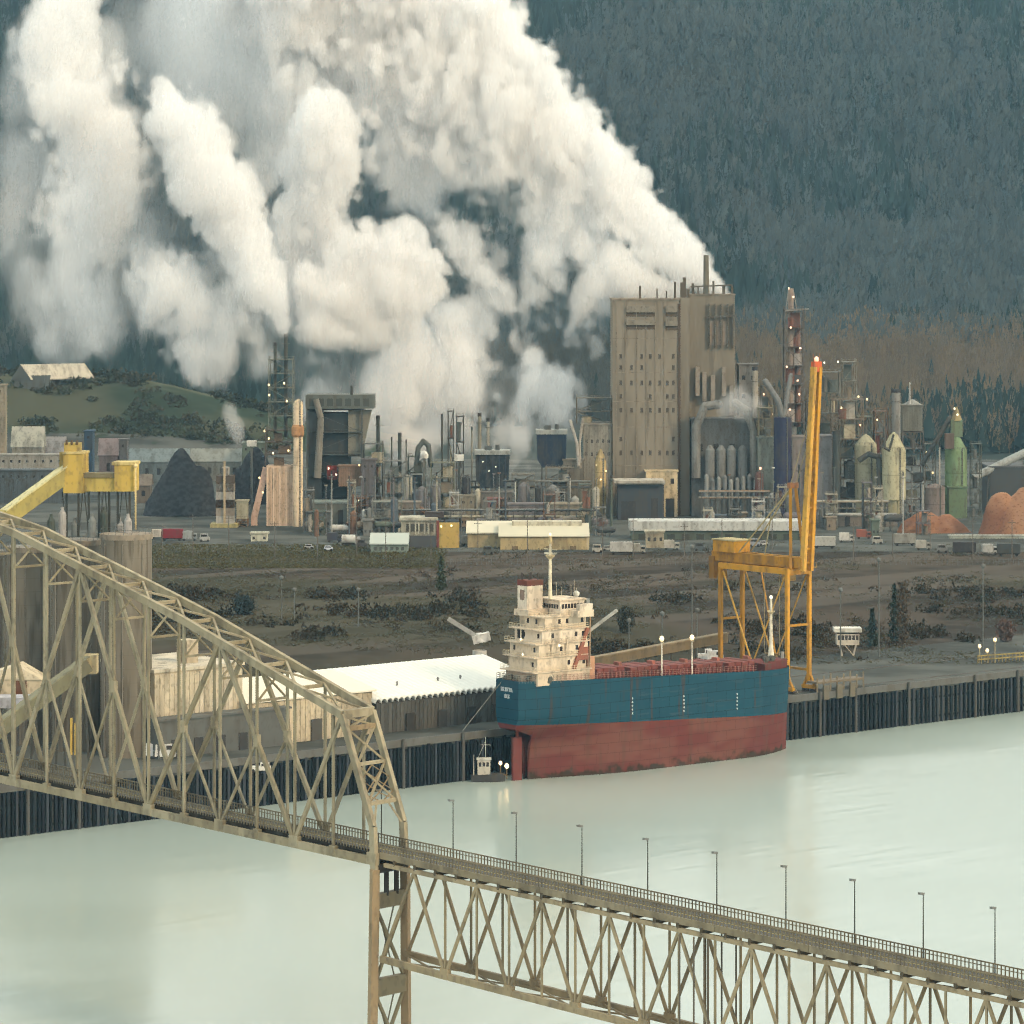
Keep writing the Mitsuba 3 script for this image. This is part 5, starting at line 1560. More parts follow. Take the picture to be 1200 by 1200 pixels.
def frame_tower(name, label, x0, x1, ytop, Y, d, levels, col, cat='steel tower', y1=None, kit=None, seed=0, brace=True, w=0.35):
    """Open steel tower: corner posts, floors, braces and the vessels and ducts that stand on its floors."""
    t = thing(name, label, cat)
    r = random.Random(seed)
    zb = GZ - 0.2 if y1 is None else at(0, y1, Y)[2]
    xa, xb, zt = (x0 - 600) / F * Y, (x1 - 600) / F * Y, at(0, ytop, Y)[2]
    cs = [(xa, Y), (xb, Y), (xb, Y + d), (xa, Y + d)]
    for (x, y) in cs:
        add('post', MB().bar([x, y, zb], [x, y, zt], w), col, t)
    hs = [zb + (zt - zb) * (k + 1) / levels for k in range(levels)]
    lo = zb
    for k, z in enumerate(hs):
        add('floor', MB().obox([xa - 0.4, Y - 0.4, z - 0.25], [xb - xa + 0.8, 0, 0], [0, d + 0.8, 0], [0, 0, 0.25]), tuple(0.8 * c for c in col), t)
        mb = MB()
        for (p, q) in ((0, 1), (1, 2), (3, 0)):
            a, b = np.array([*cs[p], z]), np.array([*cs[q], z])
            mb.bar(a + [0, 0, 1.1], b + [0, 0, 1.1], 0.1)
            for e in np.linspace(0, 1, 5):
                mb.bar(a + (b - a) * e, a + (b - a) * e + [0, 0, 1.1], 0.08)
        add('floor_rail', mb, tuple(1.15 * c for c in col), t)
        if brace:
            a, b = (xa, xb) if k % 2 else (xb, xa)
            add('brace', MB().bar([a, Y, lo], [b, Y, z - 0.3], 0.22), col, t)
            add('brace', MB().bar([xa if k % 2 else xb, Y + d, lo], [xb if k % 2 else xa, Y + d, z - 0.3], 0.22), col, t)
        if kit and k < levels:
            n = r.choice((1, 1, 2))
            for _ in range(n):
                cx = xa + (xb - xa) * r.uniform(0.25, 0.75)
                hh = (z - lo) * r.uniform(0.45, 0.85)
                rr = min((xb - xa) * r.uniform(0.12, 0.3), 3.2)
                cc = r.choice(kit)
                if r.random() < 0.6:
                    add('vessel', MB().tube([cx, Y + d * 0.45, lo + 0.1], [cx, Y + d * 0.45, lo + hh], rr, rr, 12), cc, t)
                else:
                    add('cabinet', MB().box([cx, Y + d * 0.45, lo + 0.1], (rr * 2, rr * 1.5, hh)), cc, t)
        lo = z
    return t


def duct(name, label, pts, r, col, cat='pipe', n=10, parent=None):
    mb = MB()
    for p, q in zip(pts, pts[1:]):
        mb.tube(p, q, r, r, n)
        mb.ball(q, r * 1.02, 8)
    if parent:
        return add(name, mb, col, parent)
    return add(name, mb, col, None, label=label, cat=cat)


def pipe_rack(name, label, x0, x1, ytop, Y, n_pipes, cols, bays=6, seed=0):
    t = thing(name, label, 'pipe rack')
    r = random.Random(seed)
    xa, xb, zt = (x0 - 600) / F * Y, (x1 - 600) / F * Y, at(0, ytop, Y)[2]
    for i in range(bays + 1):
        x = xa + (xb - xa) * i / bays
        add('post', MB().bar([x, Y, GZ - 0.2], [x, Y, zt], 0.35).bar([x, Y + 3.5, GZ - 0.2], [x, Y + 3.5, zt], 0.35).bar([x, Y, zt], [x, Y + 3.5, zt], 0.3), (0.13, 0.13, 0.12), t)
    for k in range(n_pipes):
        rr = r.uniform(0.18, 0.5)
        z = zt + 0.3 + rr - (k % 2) * 2.6
        y = Y + 0.3 + 3.2 * k / max(1, n_pipes - 1)
        add('pipe', MB().tube([xa - 1, y, z], [xb + 1, y, z], rr, rr, 8), r.choice(cols), t)
    return t


GREY, LGREY, DGREY, TAN, CREAM, BLUE, GREEN = (0.21, 0.21, 0.195), (0.36, 0.36, 0.33), (0.085, 0.09, 0.09), (0.30, 0.245, 0.18), (0.52, 0.47, 0.34), (0.02, 0.04, 0.075), (0.14, 0.17, 0.13)
KIT = [GREY, LGREY, DGREY, TAN, CREAM, (0.25, 0.12, 0.08), (0.12, 0.14, 0.13), (0.45, 0.42, 0.36)]
COOL = (1.0, 0.9, 0.7)


def lamps_on(t, pts, r=0.38, power=9, color=WARM):
    for (px, py, Y) in pts:
        p = at(px, py, Y)
        lamp(t, p, r, power * 0.035, color)


# ------------------------------------------------------------------ the yard
mbv, mbf = sheet(np.linspace(-330, 330, 60), np.linspace(1272, 1900, 70), lambda U, V: np.stack([U * V / 1400.0, V, land_z(U * V / 1400.0, V) + 0.12], -1))
add('mill_yard', (mbv, mbf), 'asphalt', smooth=True, kind='structure')
# ------------------------------------------------------------------ the great mill tower
YT = 1462.0
TW_ = thing('mill_tower', 'huge windowed concrete mill tower block with louvre bands, steam leaving its roof', 'mill building')
add('main_block', gbox(718, 796, 352, YT, 34), 'mill_concrete_material', TW_)
add('stair_shaft', gbox(797.2, 808, 349, YT + 1.0, 34), 'mill_concrete_material', TW_)
add('duct_recess', gbox(794.4, 797.3, 356, YT - 0.5, 1.4, 604), (0.10, 0.065, 0.045), TW_)
add('rear_wing', gbox(808, 861, 346, YT + 9, 30), 'mill_concrete_material', TW_)
add('roof_edge', gbox(717.2, 796.8, 349.6, YT - 0.5, 35.5, 352), (0.30, 0.25, 0.19), TW_)
add('wing_roof_edge', gbox(807.6, 862, 344.4, YT + 8.6, 31, 346), (0.27, 0.23, 0.18), TW_)
for (a, b, y0, y1) in ((734, 768, 359, 366), (734, 768, 375, 381), (780, 794, 359, 366), (780, 794, 376, 382)):
    L = add('louvre', gbox(a, b, y0, YT - 1.3, 1.3, y1, 0), (0.265, 0.235, 0.185), TW_)
    add('slot', gbox(a, b, y1, YT - 0.25, 0.3, y1 + 5), (0.13, 0.10, 0.07), L)
r7 = random.Random(3)
for px in (727.5, 740, 752, 762, 773, 782, 789):
    for py in (415, 428, 446, 462, 478, 512, 528):
        if r7.random() < 0.74:
            fr = add('window', gbox(px - 1.5, px + 1.5, py, YT - 0.1, 0.15, py + 5), (0.085, 0.072, 0.058), TW_)
            add('sill', gbox(px - 1.9, px + 1.9, py + 5, YT - 0.3, 0.35, py + 5.9), (0.20, 0.175, 0.135), fr)
for px in (722, 733, 746, 757, 768, 778):
    add('pilaster', gbox(px - 0.35, px + 0.35, 354, YT - 0.4, 0.45, 600), (0.30, 0.25, 0.185), TW_)
for py in (396, 436, 470, 500, 545, 575):
    add('string_course', gbox(718, 796, py, YT - 0.22, 0.25, py + 0.9), (0.30, 0.255, 0.195), TW_)
for px, py, hw in ((750, 335, 1.3), (770, 338, 0.9), (781, 341, 0.8), (791, 330, 1.2)):
    add('roof_pipe', MB().tube(at(px, 352, YT + 6), at(px, py, YT + 6), hw * YT / F, hw * YT / F, 8), (0.12, 0.10, 0.08), TW_)
for px, py in ((802, 325), (806, 338), (799, 331)):
    add('roof_pipe', MB().bar(at(px, 350, YT + 8), at(px, py, YT + 8), 1.3), (0.13, 0.11, 0.085), TW_)
add('wing_stack', MB().tube(at(827.5, 348, YT + 16), at(827.5, 299, YT + 16), 1.35, 1.1, 12), (0.2, 0.175, 0.13), TW_)
for px, w in ((812, 1.0), (818, 0.6), (836, 0.9), (848, 1.2), (858, 0.8)):
    add('wing_post', MB().bar(at(px, 346, YT + 12), at(px, 326 + (px % 5) * 3, YT + 12), w), (0.15, 0.13, 0.10), TW_)
add('wing_gantry', MB().bar(at(809, 336, YT + 10), at(858, 334, YT + 10), 0.6).bar(at(826, 372, YT + 8), at(862, 370, YT + 8), 0.7), (0.14, 0.125, 0.1), TW_)
for px in (831, 838, 845, 853, 859):
    add('wing_gallery', gbox(px - 0.6, px + 0.6, 356, YT + 7.4, 1.2, 408), (0.13, 0.12, 0.10), TW_)
for a in (832, 840, 847):
    add('wing_opening', gbox(a, a + 4.6, 376, YT + 8.7, 0.4, 404), (0.33, 0.26, 0.2), TW_)
for px, py in ((815, 430), (823, 436), (833, 440), (846, 430), (855, 452)):
    add('wing_bay', gbox(px, px + 5, py, YT + 6, 3.4, py + 34), (0.31, 0.27, 0.22), TW_)
# lower blocks round the tower
building('annex_block', 'grey brown annex block leaning against the left side of the mill tower', 'building', 684, 716.5, 498, YT + 2, 22, (0.31, 0.285, 0.235), wins=[(515, 4, 5, 2.4), (530, 4, 5, 2.4)], seed=1, ribs=10)
frame_tower('roof_plant', 'rusty pipe and frame plant on the annex roof left of the mill tower', 676, 717, 466, YT + 6, 10, 2, (0.2, 0.175, 0.13), y1=498, kit=KIT, seed=2)
t = tank('lit_elevator', 'narrow yellow lit elevator tower standing before the annex block', 704, 6.5, 540, YT - 14, (0.56, 0.42, 0.2), roof=2.2, cat='elevator tower', bands=4)
lamps_on(t, ((699, 545, YT - 13), (710, 552, YT - 13), (704, 562, YT - 14.5)), 0.3, 14, AMBER)
t = building('loading_canopy', 'dark open loading bay with a pale canopy at the foot of the mill tower', 'loading bay', 724, 778, 568, YT - 26, 16, (0.06, 0.07, 0.085), roof=(0.42, 0.40, 0.34), doors=((728, 745, 22), (763, 771, 26)), seed=2)
add('canopy_roof', gbox(720, 779, 563.5, YT - 29, 20, 566.5), (0.52, 0.49, 0.42), t)
building('cream_annex', 'bright cream annex at the lower right corner of the mill tower', 'building', 757, 794, 553, YT - 8, 7, (0.72, 0.58, 0.36), wins=[(561, 6, 3, 4)], doors=((780, 790, 22),), seed=4)
# long low white roofed shed before the tower
t = thing('long_low_shed', 'long low shed with a white roof running right from the loading bay', 'shed')
Yw = 1330.0
add('wall', gbox(740, 938, 622, Yw, 14), (0.10, 0.125, 0.095), t)
add('roof', gbox(738, 940, 611, Yw - 1, 17, 622, 0), (0.55, 0.56, 0.53), t)
for px in range(748, 936, 17):
    add('bay_door', gbox(px, px + 9, 626, Yw - 0.15, 0.2), (0.055, 0.06, 0.055), t)
# dark recovery plant right of the tower
t = building('recovery_house', 'dark grey recovery plant with hooded ducts right of the mill tower', 'plant building', 811, 886, 492, YT - 6, 26, (0.155, 0.16, 0.155), wins=[(520, 9, 4, 6)], ribs=16, seed=5)
duct('hood_duct', '', [at(816, 560, YT - 9), at(816, 500, YT - 9), at(826, 476, YT - 9), at(842, 474, YT - 9)], 1.9, (0.24, 0.24, 0.225), parent=t)
duct('hood_duct', '', [at(883, 560, YT - 9), at(883, 505, YT - 9), at(874, 480, YT - 9), at(862, 472, YT - 9)], 1.7, (0.3, 0.29, 0.26), parent=t)
for px in (832, 845, 857, 870):
    add('hopper', MB().lathe(at(px, 552, YT - 11), [(0.5, -7), (2.0, -2), (2.0, 9), (0.6, 11)], 12), (0.22, 0.225, 0.215), t)
building('upper_house', 'pinkish grey upper house beside the mill tower\'s rear wing', 'plant building', 866, 888, 428, YT + 14, 14, (0.27, 0.245, 0.215), wins=[(440, 5, 2, 4), (462, 5, 2, 4)], seed=6)
chimney('pale_column', 'pale square edged vent column at the right end of the recovery plant', 885, 3.4, 430, YT - 2, (0.40, 0.36, 0.29), taper=1.0, bands=2)
for k in range(9):
    px = 828 + 7.2 * k
    tank('digester', ('first', 'second', 'third', 'fourth', 'fifth', 'sixth', 'seventh', 'eighth', 'ninth')[k] + ' from left in the row of pale topped digesters under the recovery plant', px, 2.5, 558 + (k * 5 % 7), YT - 24, (0.20, 0.205, 0.20) if k % 2 else (0.28, 0.285, 0.27), roof=1.2, cat='digester', bands=1, ladder=False)
pipe_rack('pipe_rack', 'pipe rack crossing before the row of digesters', 822, 900, 578, YT - 32, 5, [GREY, LGREY, DGREY, (0.3, 0.2, 0.13)], 9, 1)
t = tank('red_lit_vessel', 'dark vessel with a bright red lamp at the right of the digester row', 890, 5, 556, YT - 28, (0.17, 0.08, 0.065), roof=0.8, bands=2)
lamps_on(t, ((891, 549, YT - 30),), 0.55, 9, (1.0, 0.2, 0.14))
# navy silo with its forked duct
t = tank('navy_silo', 'tall slim navy blue silo with a forked duct on top, left of the crane boom', 918, 10.5, 490, YT - 30, (0.035, 0.04, 0.085), roof=0.3, bands=1)
duct('forked_duct', '', [at(918, 492, YT - 28), at(912, 470, YT - 28), at(897, 447, YT - 27)], 1.3, (0.2, 0.205, 0.2), parent=t)
duct('forked_duct', '', [at(918, 492, YT - 28), at(922, 468, YT - 28), at(927, 440, YT - 27)], 1.0, (0.24, 0.24, 0.23), parent=t)
building('pale_block', 'pale grey green block left of the navy silo', 'plant building', 889, 907, 514, YT - 18, 14, (0.29, 0.30, 0.25), seed=7)
building('pale_block', 'pinkish grey block between the navy silo and the crane boom', 'plant building', 929, 944, 513, YT - 16, 14, (0.29, 0.255, 0.24), seed=8)
frame_tower('rail_gallery', 'small yellow lit frame on the pale block left of the navy silo', 889, 906, 478, YT - 16, 8, 3, (0.23, 0.2, 0.12), y1=514, kit=KIT, seed=9)
# red and white lattice tower
t = frame_tower('distillation_tower', 'tall lattice process tower with red lamps behind the crane boom', 920, 942, 362, YT - 4, 9, 11, (0.13, 0.115, 0.105), kit=[(0.3, 0.12, 0.09), (0.45, 0.4, 0.36), (0.12, 0.12, 0.12), (0.2, 0.09, 0.07), LGREY], seed=10, w=0.45)
add('column', MB().tube(at(927, 500, YT), at(927, 338, YT), 1.5, 1.2, 12), (0.34, 0.27, 0.22), t)
add('column', MB().tube(at(935, 500, YT + 2), at(935, 372, YT + 2), 1.3, 1.2, 12), (0.24, 0.14, 0.11), t)
add('top_frame', MB().bar(at(921, 362, YT - 3), at(924, 340, YT - 3), 0.4).bar(at(934, 362, YT - 3), at(930, 340, YT - 3), 0.4).bar(at(920, 364, YT - 4), at(948, 362, YT - 4), 0.6), (0.3, 0.28, 0.25), t)
lamps_on(t, ((924.5, 338, YT - 6), (930, 348, YT - 6), (927, 384, YT - 6), (938, 408, YT - 6), (922, 430, YT - 6), (935, 446, YT - 6), (937, 462, YT - 6), (926, 480, YT - 6)), 0.42, 9, (1.0, 0.42, 0.26))
for k, (x0, x1, yt, Yf, lv, lb, cl) in enumerate((
        (946, 960, 470, YT + 2, 6, 'dark narrow frame tower just right of the crane boom', (0.10, 0.10, 0.09)), (1006, 1022, 488, YT - 2, 5, 'pale green frame tower above the partly hidden cream tank', (0.22, 0.24, 0.19)),
        (1026, 1040, 482, YT - 4, 5, 'rust red frame tower left of the grey stack', (0.22, 0.13, 0.09)), (893, 908, 452, YT + 6, 5, 'dark frame tower under the forked duct left of the navy silo', (0.11, 0.115, 0.10)),
        (1084, 1096, 520, YT - 2, 4, 'brown frame tower right of the bin house tower', (0.18, 0.15, 0.11)))):
    t = frame_tower('plant_tower', lb, x0, x1, yt, Yf, 8, lv, cl, kit=KIT + [(0.3, 0.1, 0.07)], seed=500 + k)
    lamps_on(t, ((x0 + 2, yt + 10, Yf - 1), (x1 - 3, yt + 34, Yf - 1)), 0.4, 9, (AMBER, (1.0, 0.42, 0.26))[k % 2])
# frames and columns right of the boom
t = frame_tower('scaffold_tower', 'grey green scaffold tower with pale lamps right of the crane boom', 962, 985, 436, YT + 4, 10, 7, (0.2, 0.2, 0.17), kit=KIT, seed=11)
lamps_on(t, ((966, 425, YT + 3), (982, 424, YT + 3)), 0.4, 6, COOL)
t = frame_tower('scaffold_tower', 'thin pale scaffold tower next right of the lamp topped one', 988, 1004, 424, YT + 8, 9, 8, (0.26, 0.26, 0.225), kit=KIT, seed=12, w=0.3)
t = frame_tower('scaffold_tower', 'low rust and grey scaffold with warm lamps left of the cream tanks', 976, 1012, 468, YT - 12, 10, 6, (0.20, 0.16, 0.12), kit=KIT, seed=13)
lamps_on(t, ((986, 478, YT - 14), (1006, 465, YT - 14), (1016, 468, YT - 12)), 0.42, 8, AMBER)
building('grey_slab', 'upright plain grey slab building right of the crane boom', 'plant building', 957, 975, 512, YT - 22, 12, (0.235, 0.225, 0.225), seed=14)
chimney('dark_column', 'dark slim column between the grey slab and the cream tanks', 980, 4.2, 505, YT - 26, (0.055, 0.065, 0.065), taper=1.0)
tank('cream_tank', 'partly hidden cream tank behind dark pipes, left of the tall cream tank', 1016, 13, 522, YT - 18, (0.46, 0.43, 0.29), roof=1.0, bands=3)
t = tank('cream_tank', 'tall smooth cream tank with a domed top and drooping pipe', 1049, 14.0, 528, YT - 30, (0.57, 0.53, 0.34), roof=1.55, bands=1, skirt=9.0)
duct('drooping_pipe', '', [at(1036, 500, YT - 28), at(1037, 525, YT - 32), at(1042, 528, YT - 33), at(1047, 510, YT - 32)], 0.5, (0.07, 0.07, 0.06), parent=t)
duct('forked_pipe', 'dark bent pipe in front of the partly hidden cream tank', [at(1006, 540, YT - 24), at(1018, 532, YT - 24), at(1030, 536, YT - 24), at(1031, 590, YT - 26)], 1.2, (0.07, 0.075, 0.07))
chimney('grey_stack', 'plain grey stack rising behind the tall cream tank', 1050, 5.5, 456, YT - 6, (0.27, 0.265, 0.245), taper=0.95)
t = building('bin_house', 'grey corrugated bin house on a tower right of the grey stack', 'plant building', 1058, 1081, 476, YT + 2, 10, (0.23, 0.225, 0.19), y1=505, ribs=12, seed=15)
add('mast', MB().tube(at(1066, 476, YT + 3), at(1066, 448, YT + 3), 0.5, 0.25, 8), (0.55, 0.55, 0.52), t)
add('cone_roof', MB().lathe(at(1069, 476, YT + 6), [(4.2, 0.6), (0.6, 3.0)], 12), (0.30, 0.295, 0.27), t)
frame_tower('bin_tower', 'pinkish frame tower carrying the grey bin house', 1058, 1082, 506, YT + 2, 10, 5, (0.2, 0.17, 0.15), kit=KIT, seed=16)
# green silo group
t = tank('green_silo', 'light green silo with a stepped conical head at the right of the mill', 1122, 13, 528, YT - 12, (0.22, 0.32, 0.17), roof=1.5, bands=2)
add('head_house', gbox(1115, 1128, 492, YT - 9, 4, 512), (0.17, 0.22, 0.13), t)
add('head_cap', MB().lathe(at(1121, 493, YT - 7), [(2.6, 0), (1.2, 3), (0.4, 6)], 10), (0.33, 0.26, 0.12), t)
add('side_box', gbox(1108, 1118, 508, YT - 15, 4, 526), (0.15, 0.11, 0.09), t)
lamps_on(t, ((1118.5, 479, YT - 8), (1122, 486, YT - 11)), 0.42, 8, WARM)
building('green_building', 'dull green building under the light green silo', 'building', 1112, 1133, 572, YT - 16, 14, (0.15, 0.21, 0.12), seed=17)
duct('inclined_conveyor', 'dark inclined conveyor rising to the head of the green silo', [at(1080, 545, YT - 4), at(1113, 490, YT - 6)], 1.1, (0.10, 0.10, 0.095), cat='conveyor')
chimney('thin_mast', 'thin pale mast standing on the squat pinkish tank', 1101, 1.0, 520, YT - 24, (0.42, 0.38, 0.33), taper=0.8, bands=0, cat='mast')
tank('squat_tank', 'squat pinkish grey tank left of the green silo', 1097, 12, 572, YT - 28, (0.24, 0.19, 0.17), roof=0.4, bands=1)
frame_tower('conveyor_tower', 'dark spindly conveyor tower between the green silo and the chip piles', 1139, 1150, 520, YT - 10, 6, 5, (0.10, 0.11, 0.095), kit=[DGREY, GREY], seed=18)
t = thing('chip_conveyor', 'long grey inclined tube conveyor rising to the right edge over the chip piles', 'conveyor')
p, q = at(1140, 560, YT + 4), at(1214, 524, YT + 22)
add('tube', MB().tube(p, q, 1.7, 1.7, 10), (0.32, 0.34, 0.33), t)
for s in (0.25, 0.5, 0.8):
    e = p + (q - p) * s
    add('trestle', MB().bar([e[0] - 1, e[1], GZ], e, 0.4).bar([e[0] + 1.5, e[1], GZ], e, 0.4), (0.12, 0.12, 0.11), t)
building('chip_shed', 'big dark roofed shed behind the chip pile at the right edge', 'shed', 1160, 1216, 548, YT + 8, 30, (0.075, 0.08, 0.085), roof=(0.11, 0.115, 0.12), seed=19)


def pile(name, label, cat, x0, x1, ybase, peaks, m, seed, depth=0.55):
    """A heap of loose material on the yard: the higher of several rounded cones, (px, row of the top, half width in px, roundness) each."""
    Y = ground_y(ybase)
    k = Y / F
    xs, ys = np.linspace(x0 - 6, x1 + 6, 90), np.linspace(-1, 1, 46)
    hw = (x1 - x0) / 2 * k * depth
    PX, Q = np.meshgrid(xs, ys, indexing='ij')
    Z = np.full(PX.shape, -1.0)
    for (px, top, w, rnd) in peaks:
        h = (ybase - top) * k
        d = np.sqrt(((PX - px) / w) ** 2 + (Q * hw / (w * k * depth)) ** 2)
        Z = np.maximum(Z, h * (1 - d ** rnd))
    P = np.stack([(PX - 600) * k, Y + hw * (1 + Q), GZ + Z], -1)
    nz = meshkit.fbm(P / 9.0, 4, seed) - 0.5
    P[..., 2] += nz * 3.2 * np.clip(Z / 6, 0, 1)
    P[..., 0] += (meshkit.fbm(P / 7.0, 3, seed + 5) - 0.5) * 2.5
    n, mm = PX.shape
    i = (np.arange(n - 1)[:, None] * mm + np.arange(mm - 1)[None]).ravel()
    f = np.stack([i, i + mm, i + mm + 1, i + 1], 1)
    f = f[(Z.ravel()[f] > -0.99).any(1)]
    return add(name, (P.reshape(-1, 3), np.vstack([f[:, [0, 1, 2]], f[:, [0, 2, 3]]])), m, None, smooth=True, label=label, cat=cat)


pile('coal_pile', 'big dark blue black heap behind the red trailer, left of the pink kiln', 'heap', 166, 254, 606, [(211, 527, 45, 1.45), (230, 546, 24, 3.0), (198, 550, 34, 1.7)], 'coal_material', 1)
pile('coal_pile', 'smaller dark heap between the banded tower and the pink kiln', 'heap', 262, 326, 592, [(298, 524, 30, 1.8), (285, 545, 24, 2.2)], 'coal_material', 2)
pile('wood_chip_pile', 'low orange wood chip pile with a long tail below the green silo', 'heap', 1056, 1140, 626, [(1086, 603, 30, 2.2), (1112, 606, 30, 1.8), (1072, 609, 18, 2.0)], 'wood_chip_material', 3)
pile('wood_chip_pile', 'tall orange wood chip pile at the right edge', 'heap', 1150, 1260, 630, [(1178, 578, 27, 2.6), (1212, 570, 50, 2.0)], 'wood_chip_material', 4)
t = thing('retaining_wall', 'long pale retaining wall in front of the chip piles at right', 'wall')
add('wall', gbox(1112, 1230, 628, 1336, 1.2), (0.38, 0.40, 0.34), t)
add('coping', gbox(1111, 1230, 626.5, 1335.7, 1.8, 628.2), (0.46, 0.47, 0.42), t)
building('low_store', 'long low pinkish store with a pale roof under the cream tanks', 'store', 962, 1052, 605, 1400, 10, (0.25, 0.22, 0.19), roof=(0.37, 0.355, 0.31), doors=((972, 978, 12), (990, 996, 12), (1010, 1016, 12), (1032, 1038, 12)), seed=20)
pipe_rack('pipe_rack', 'pipe rack under the scaffold towers right of the crane boom', 955, 1040, 590, YT - 40, 5, [GREY, LGREY, (0.35, 0.3, 0.22)], 9, 3)
# ------------------------------------------------------------------ pink kiln with the twin stacks
YK = 1402.0
t = thing('pink_kiln', 'pinkish kiln block coloured as floodlit with ribbed walls and a sloping side flue', 'kiln')
add('body', gbox(312, 343, 546, YK, 12), (0.66, 0.49, 0.345), t)  # pale kiln walls: floodlight is put into the base colour
for i in range(9):
    add('rib', gbox(312.5 + 3.7 * i, 313.6 + 3.7 * i, 548, YK - 0.5, 0.6), (0.58, 0.42, 0.29) if i % 2 else (0.78, 0.61, 0.45), t)
add('side_flue', MB().bar(at(298, 606, YK + 3), at(312, 548, YK + 3), 2.6, 2.6).bar(at(298, 640, YK + 3), at(298, 606, YK + 3), 2.6), (0.62, 0.43, 0.33), t)
add('base', gbox(308, 346, 618, YK - 1.5, 16), (0.2, 0.16, 0.14), t)
kf = frame_tower('kiln_top_frame', 'dark frame crowded with ducts on top of the pink kiln', 311, 344, 504, YK + 1, 10, 3, (0.11, 0.085, 0.065), y1=546, kit=[(0.3, 0.2, 0.13), (0.10, 0.09, 0.08), (0.38, 0.3, 0.2)], seed=21)
lamps_on(kf, ((315, 514, YK - 0.5), (320, 531, YK - 0.5), (338, 528, YK - 0.5), (304, 560, YK - 1), (308, 577, YK - 1)), 0.4, 10, AMBER)
tc = tank('tan_column', 'tall slim tan column coloured as floodlit at the right of the pink kiln', 349, 5.6, 472, YK - 4, (0.88, 0.69, 0.46), roof=0.8, cat='column', bands=1)  # bright tan holds the floodlight as base colour
add('collar', MB().lathe(at(349, 505, YK - 4 + 5.6 * YK / F), [(2.0, -2.6), (2.6, -1.6), (2.6, 1.6), (2.0, 2.6)], 14), (0.5, 0.26, 0.11), tc)
chimney('twin_stack', 'left one of the twin dark stacks over the pink kiln', 322.5, 1.9, 401, YK + 8, (0.09, 0.095, 0.08), y1=512, taper=0.95)
chimney('twin_stack', 'right and taller one of the twin dark stacks over the pink kiln', 335, 2.3, 391, YK + 8, (0.075, 0.08, 0.07), y1=512, taper=0.95)
t = frame_tower('stack_frame', 'open lamp hung frame round the twin stacks over the pink kiln', 315, 343, 421, YK + 4, 9, 5, (0.19, 0.2, 0.16), y1=504, seed=22, w=0.3)
lamps_on(t, ((315, 451, YK + 2), (333, 449, YK + 2), (315.5, 463, YK + 2), (336, 470, YK + 2), (310, 505, YK + 1)), 0.42, 10, AMBER)
# banded tower and little yards left of the kiln
t = thing('banded_tower', 'slim orange and white banded process tower right of the big dark heap', 'tower')
Yb = 1395.0
for i in range(7):
    y0 = 548 + 9.5 * i
    w = 10.5 if i > 0 else 4
    add('band', gbox(263.5 - w, 263.5 + w, y0, Yb + 0.3 * (i % 2), 7 - 0.6 * (i % 2), y0 + 9.2), ((0.42, 0.40, 0.36), (0.10, 0.07, 0.05), (0.34, 0.29, 0.24))[i % 3], t)
add('base', gbox(246, 278, 614, Yb - 3, 12), (0.42, 0.36, 0.16), t)
add('spine', MB().bar(at(263, 640, Yb - 0.6), at(263, 540, Yb - 0.6), 0.9), (0.5, 0.4, 0.26), t)
for i in range(3):
    add('base_bay', gbox(249 + 9 * i, 254 + 9 * i, 622, Yb - 3.2, 0.3), (0.62, 0.6, 0.5) if i != 1 else (0.12, 0.12, 0.1), t)
building('cream_bin', 'small cream bin house between the banded tower and the pink kiln', 'building', 277, 290, 588, Yb + 4, 5, (0.46, 0.43, 0.3), y1=608, seed=23)
frame_tower('rusty_scaffold', 'rusty frame under the small cream bin house', 277, 290, 608, Yb + 4, 5, 2, (0.22, 0.13, 0.07), kit=KIT, seed=24)
building('white_hut', 'small white hut at the foot of the pink kiln\'s side flue', 'hut', 294, 313, 626, 1322, 5, (0.60, 0.59, 0.46), wins=[(629, 3, 3, 3)], seed=25)
# ------------------------------------------------------------------ boiler house
t = frame_tower('boiler_house', 'big dark open framed boiler house with an overhanging top deck right of the tan column', 360, 424, 480, YK + 28, 18, 5, (0.085, 0.10, 0.10), kit=[(0.06, 0.075, 0.08), (0.045, 0.055, 0.06), (0.14, 0.15, 0.145)], seed=26, w=0.8, cat='boiler house')
add('core', gbox(378, 410, 484, YK + 32, 12), (0.05, 0.062, 0.066), t)
add('core', gbox(361, 377, 482, YK + 29, 12), (0.10, 0.11, 0.11), t)
add('top_deck', gbox(358, 438, 463, YK + 27, 20, 479), (0.125, 0.14, 0.125), t)
for i in range(7):
    add('deck_opening', gbox(362 + 10.6 * i, 369 + 10.6 * i, 467, YK + 26.8, 0.3, 476), (0.075, 0.085, 0.08), t)
add('side_duct', MB().tube(at(372, 560, YK + 26), at(376, 490, YK + 26), 1.6, 1.4, 10).tube(at(376, 490, YK + 26), at(370, 468, YK + 26), 1.4, 1.4, 10), (0.26, 0.25, 0.215), t)
add('hopper', MB().raw(*(lambda a: (a, [[0, 1, 2, 3], [4, 7, 6, 5], [0, 4, 5, 1], [1, 5, 6, 2], [2, 6, 7, 3], [3, 7, 4, 0]]))([at(408, 535, YK + 30), at(424, 535, YK + 30), at(436, 480, YK + 30), at(408, 480, YK + 30), at(408, 535, YK + 42), at(424, 535, YK + 42), at(436, 480, YK + 42), at(408, 480, YK + 42)])), (0.24, 0.23, 0.185), t)
add('roof_mast', MB().tube(at(412, 464, YK + 30), at(412, 452, YK + 30), 0.6, 0.5, 8), (0.05, 0.055, 0.05), t)
add('red_panel', gbox(383, 395, 546, YK + 26, 2, 562), (0.22, 0.04, 0.035), t)
lamps_on(t, ((385, 549, YK + 25), (394, 556, YK + 25)), 0.42, 8, (1.0, 0.55, 0.45))
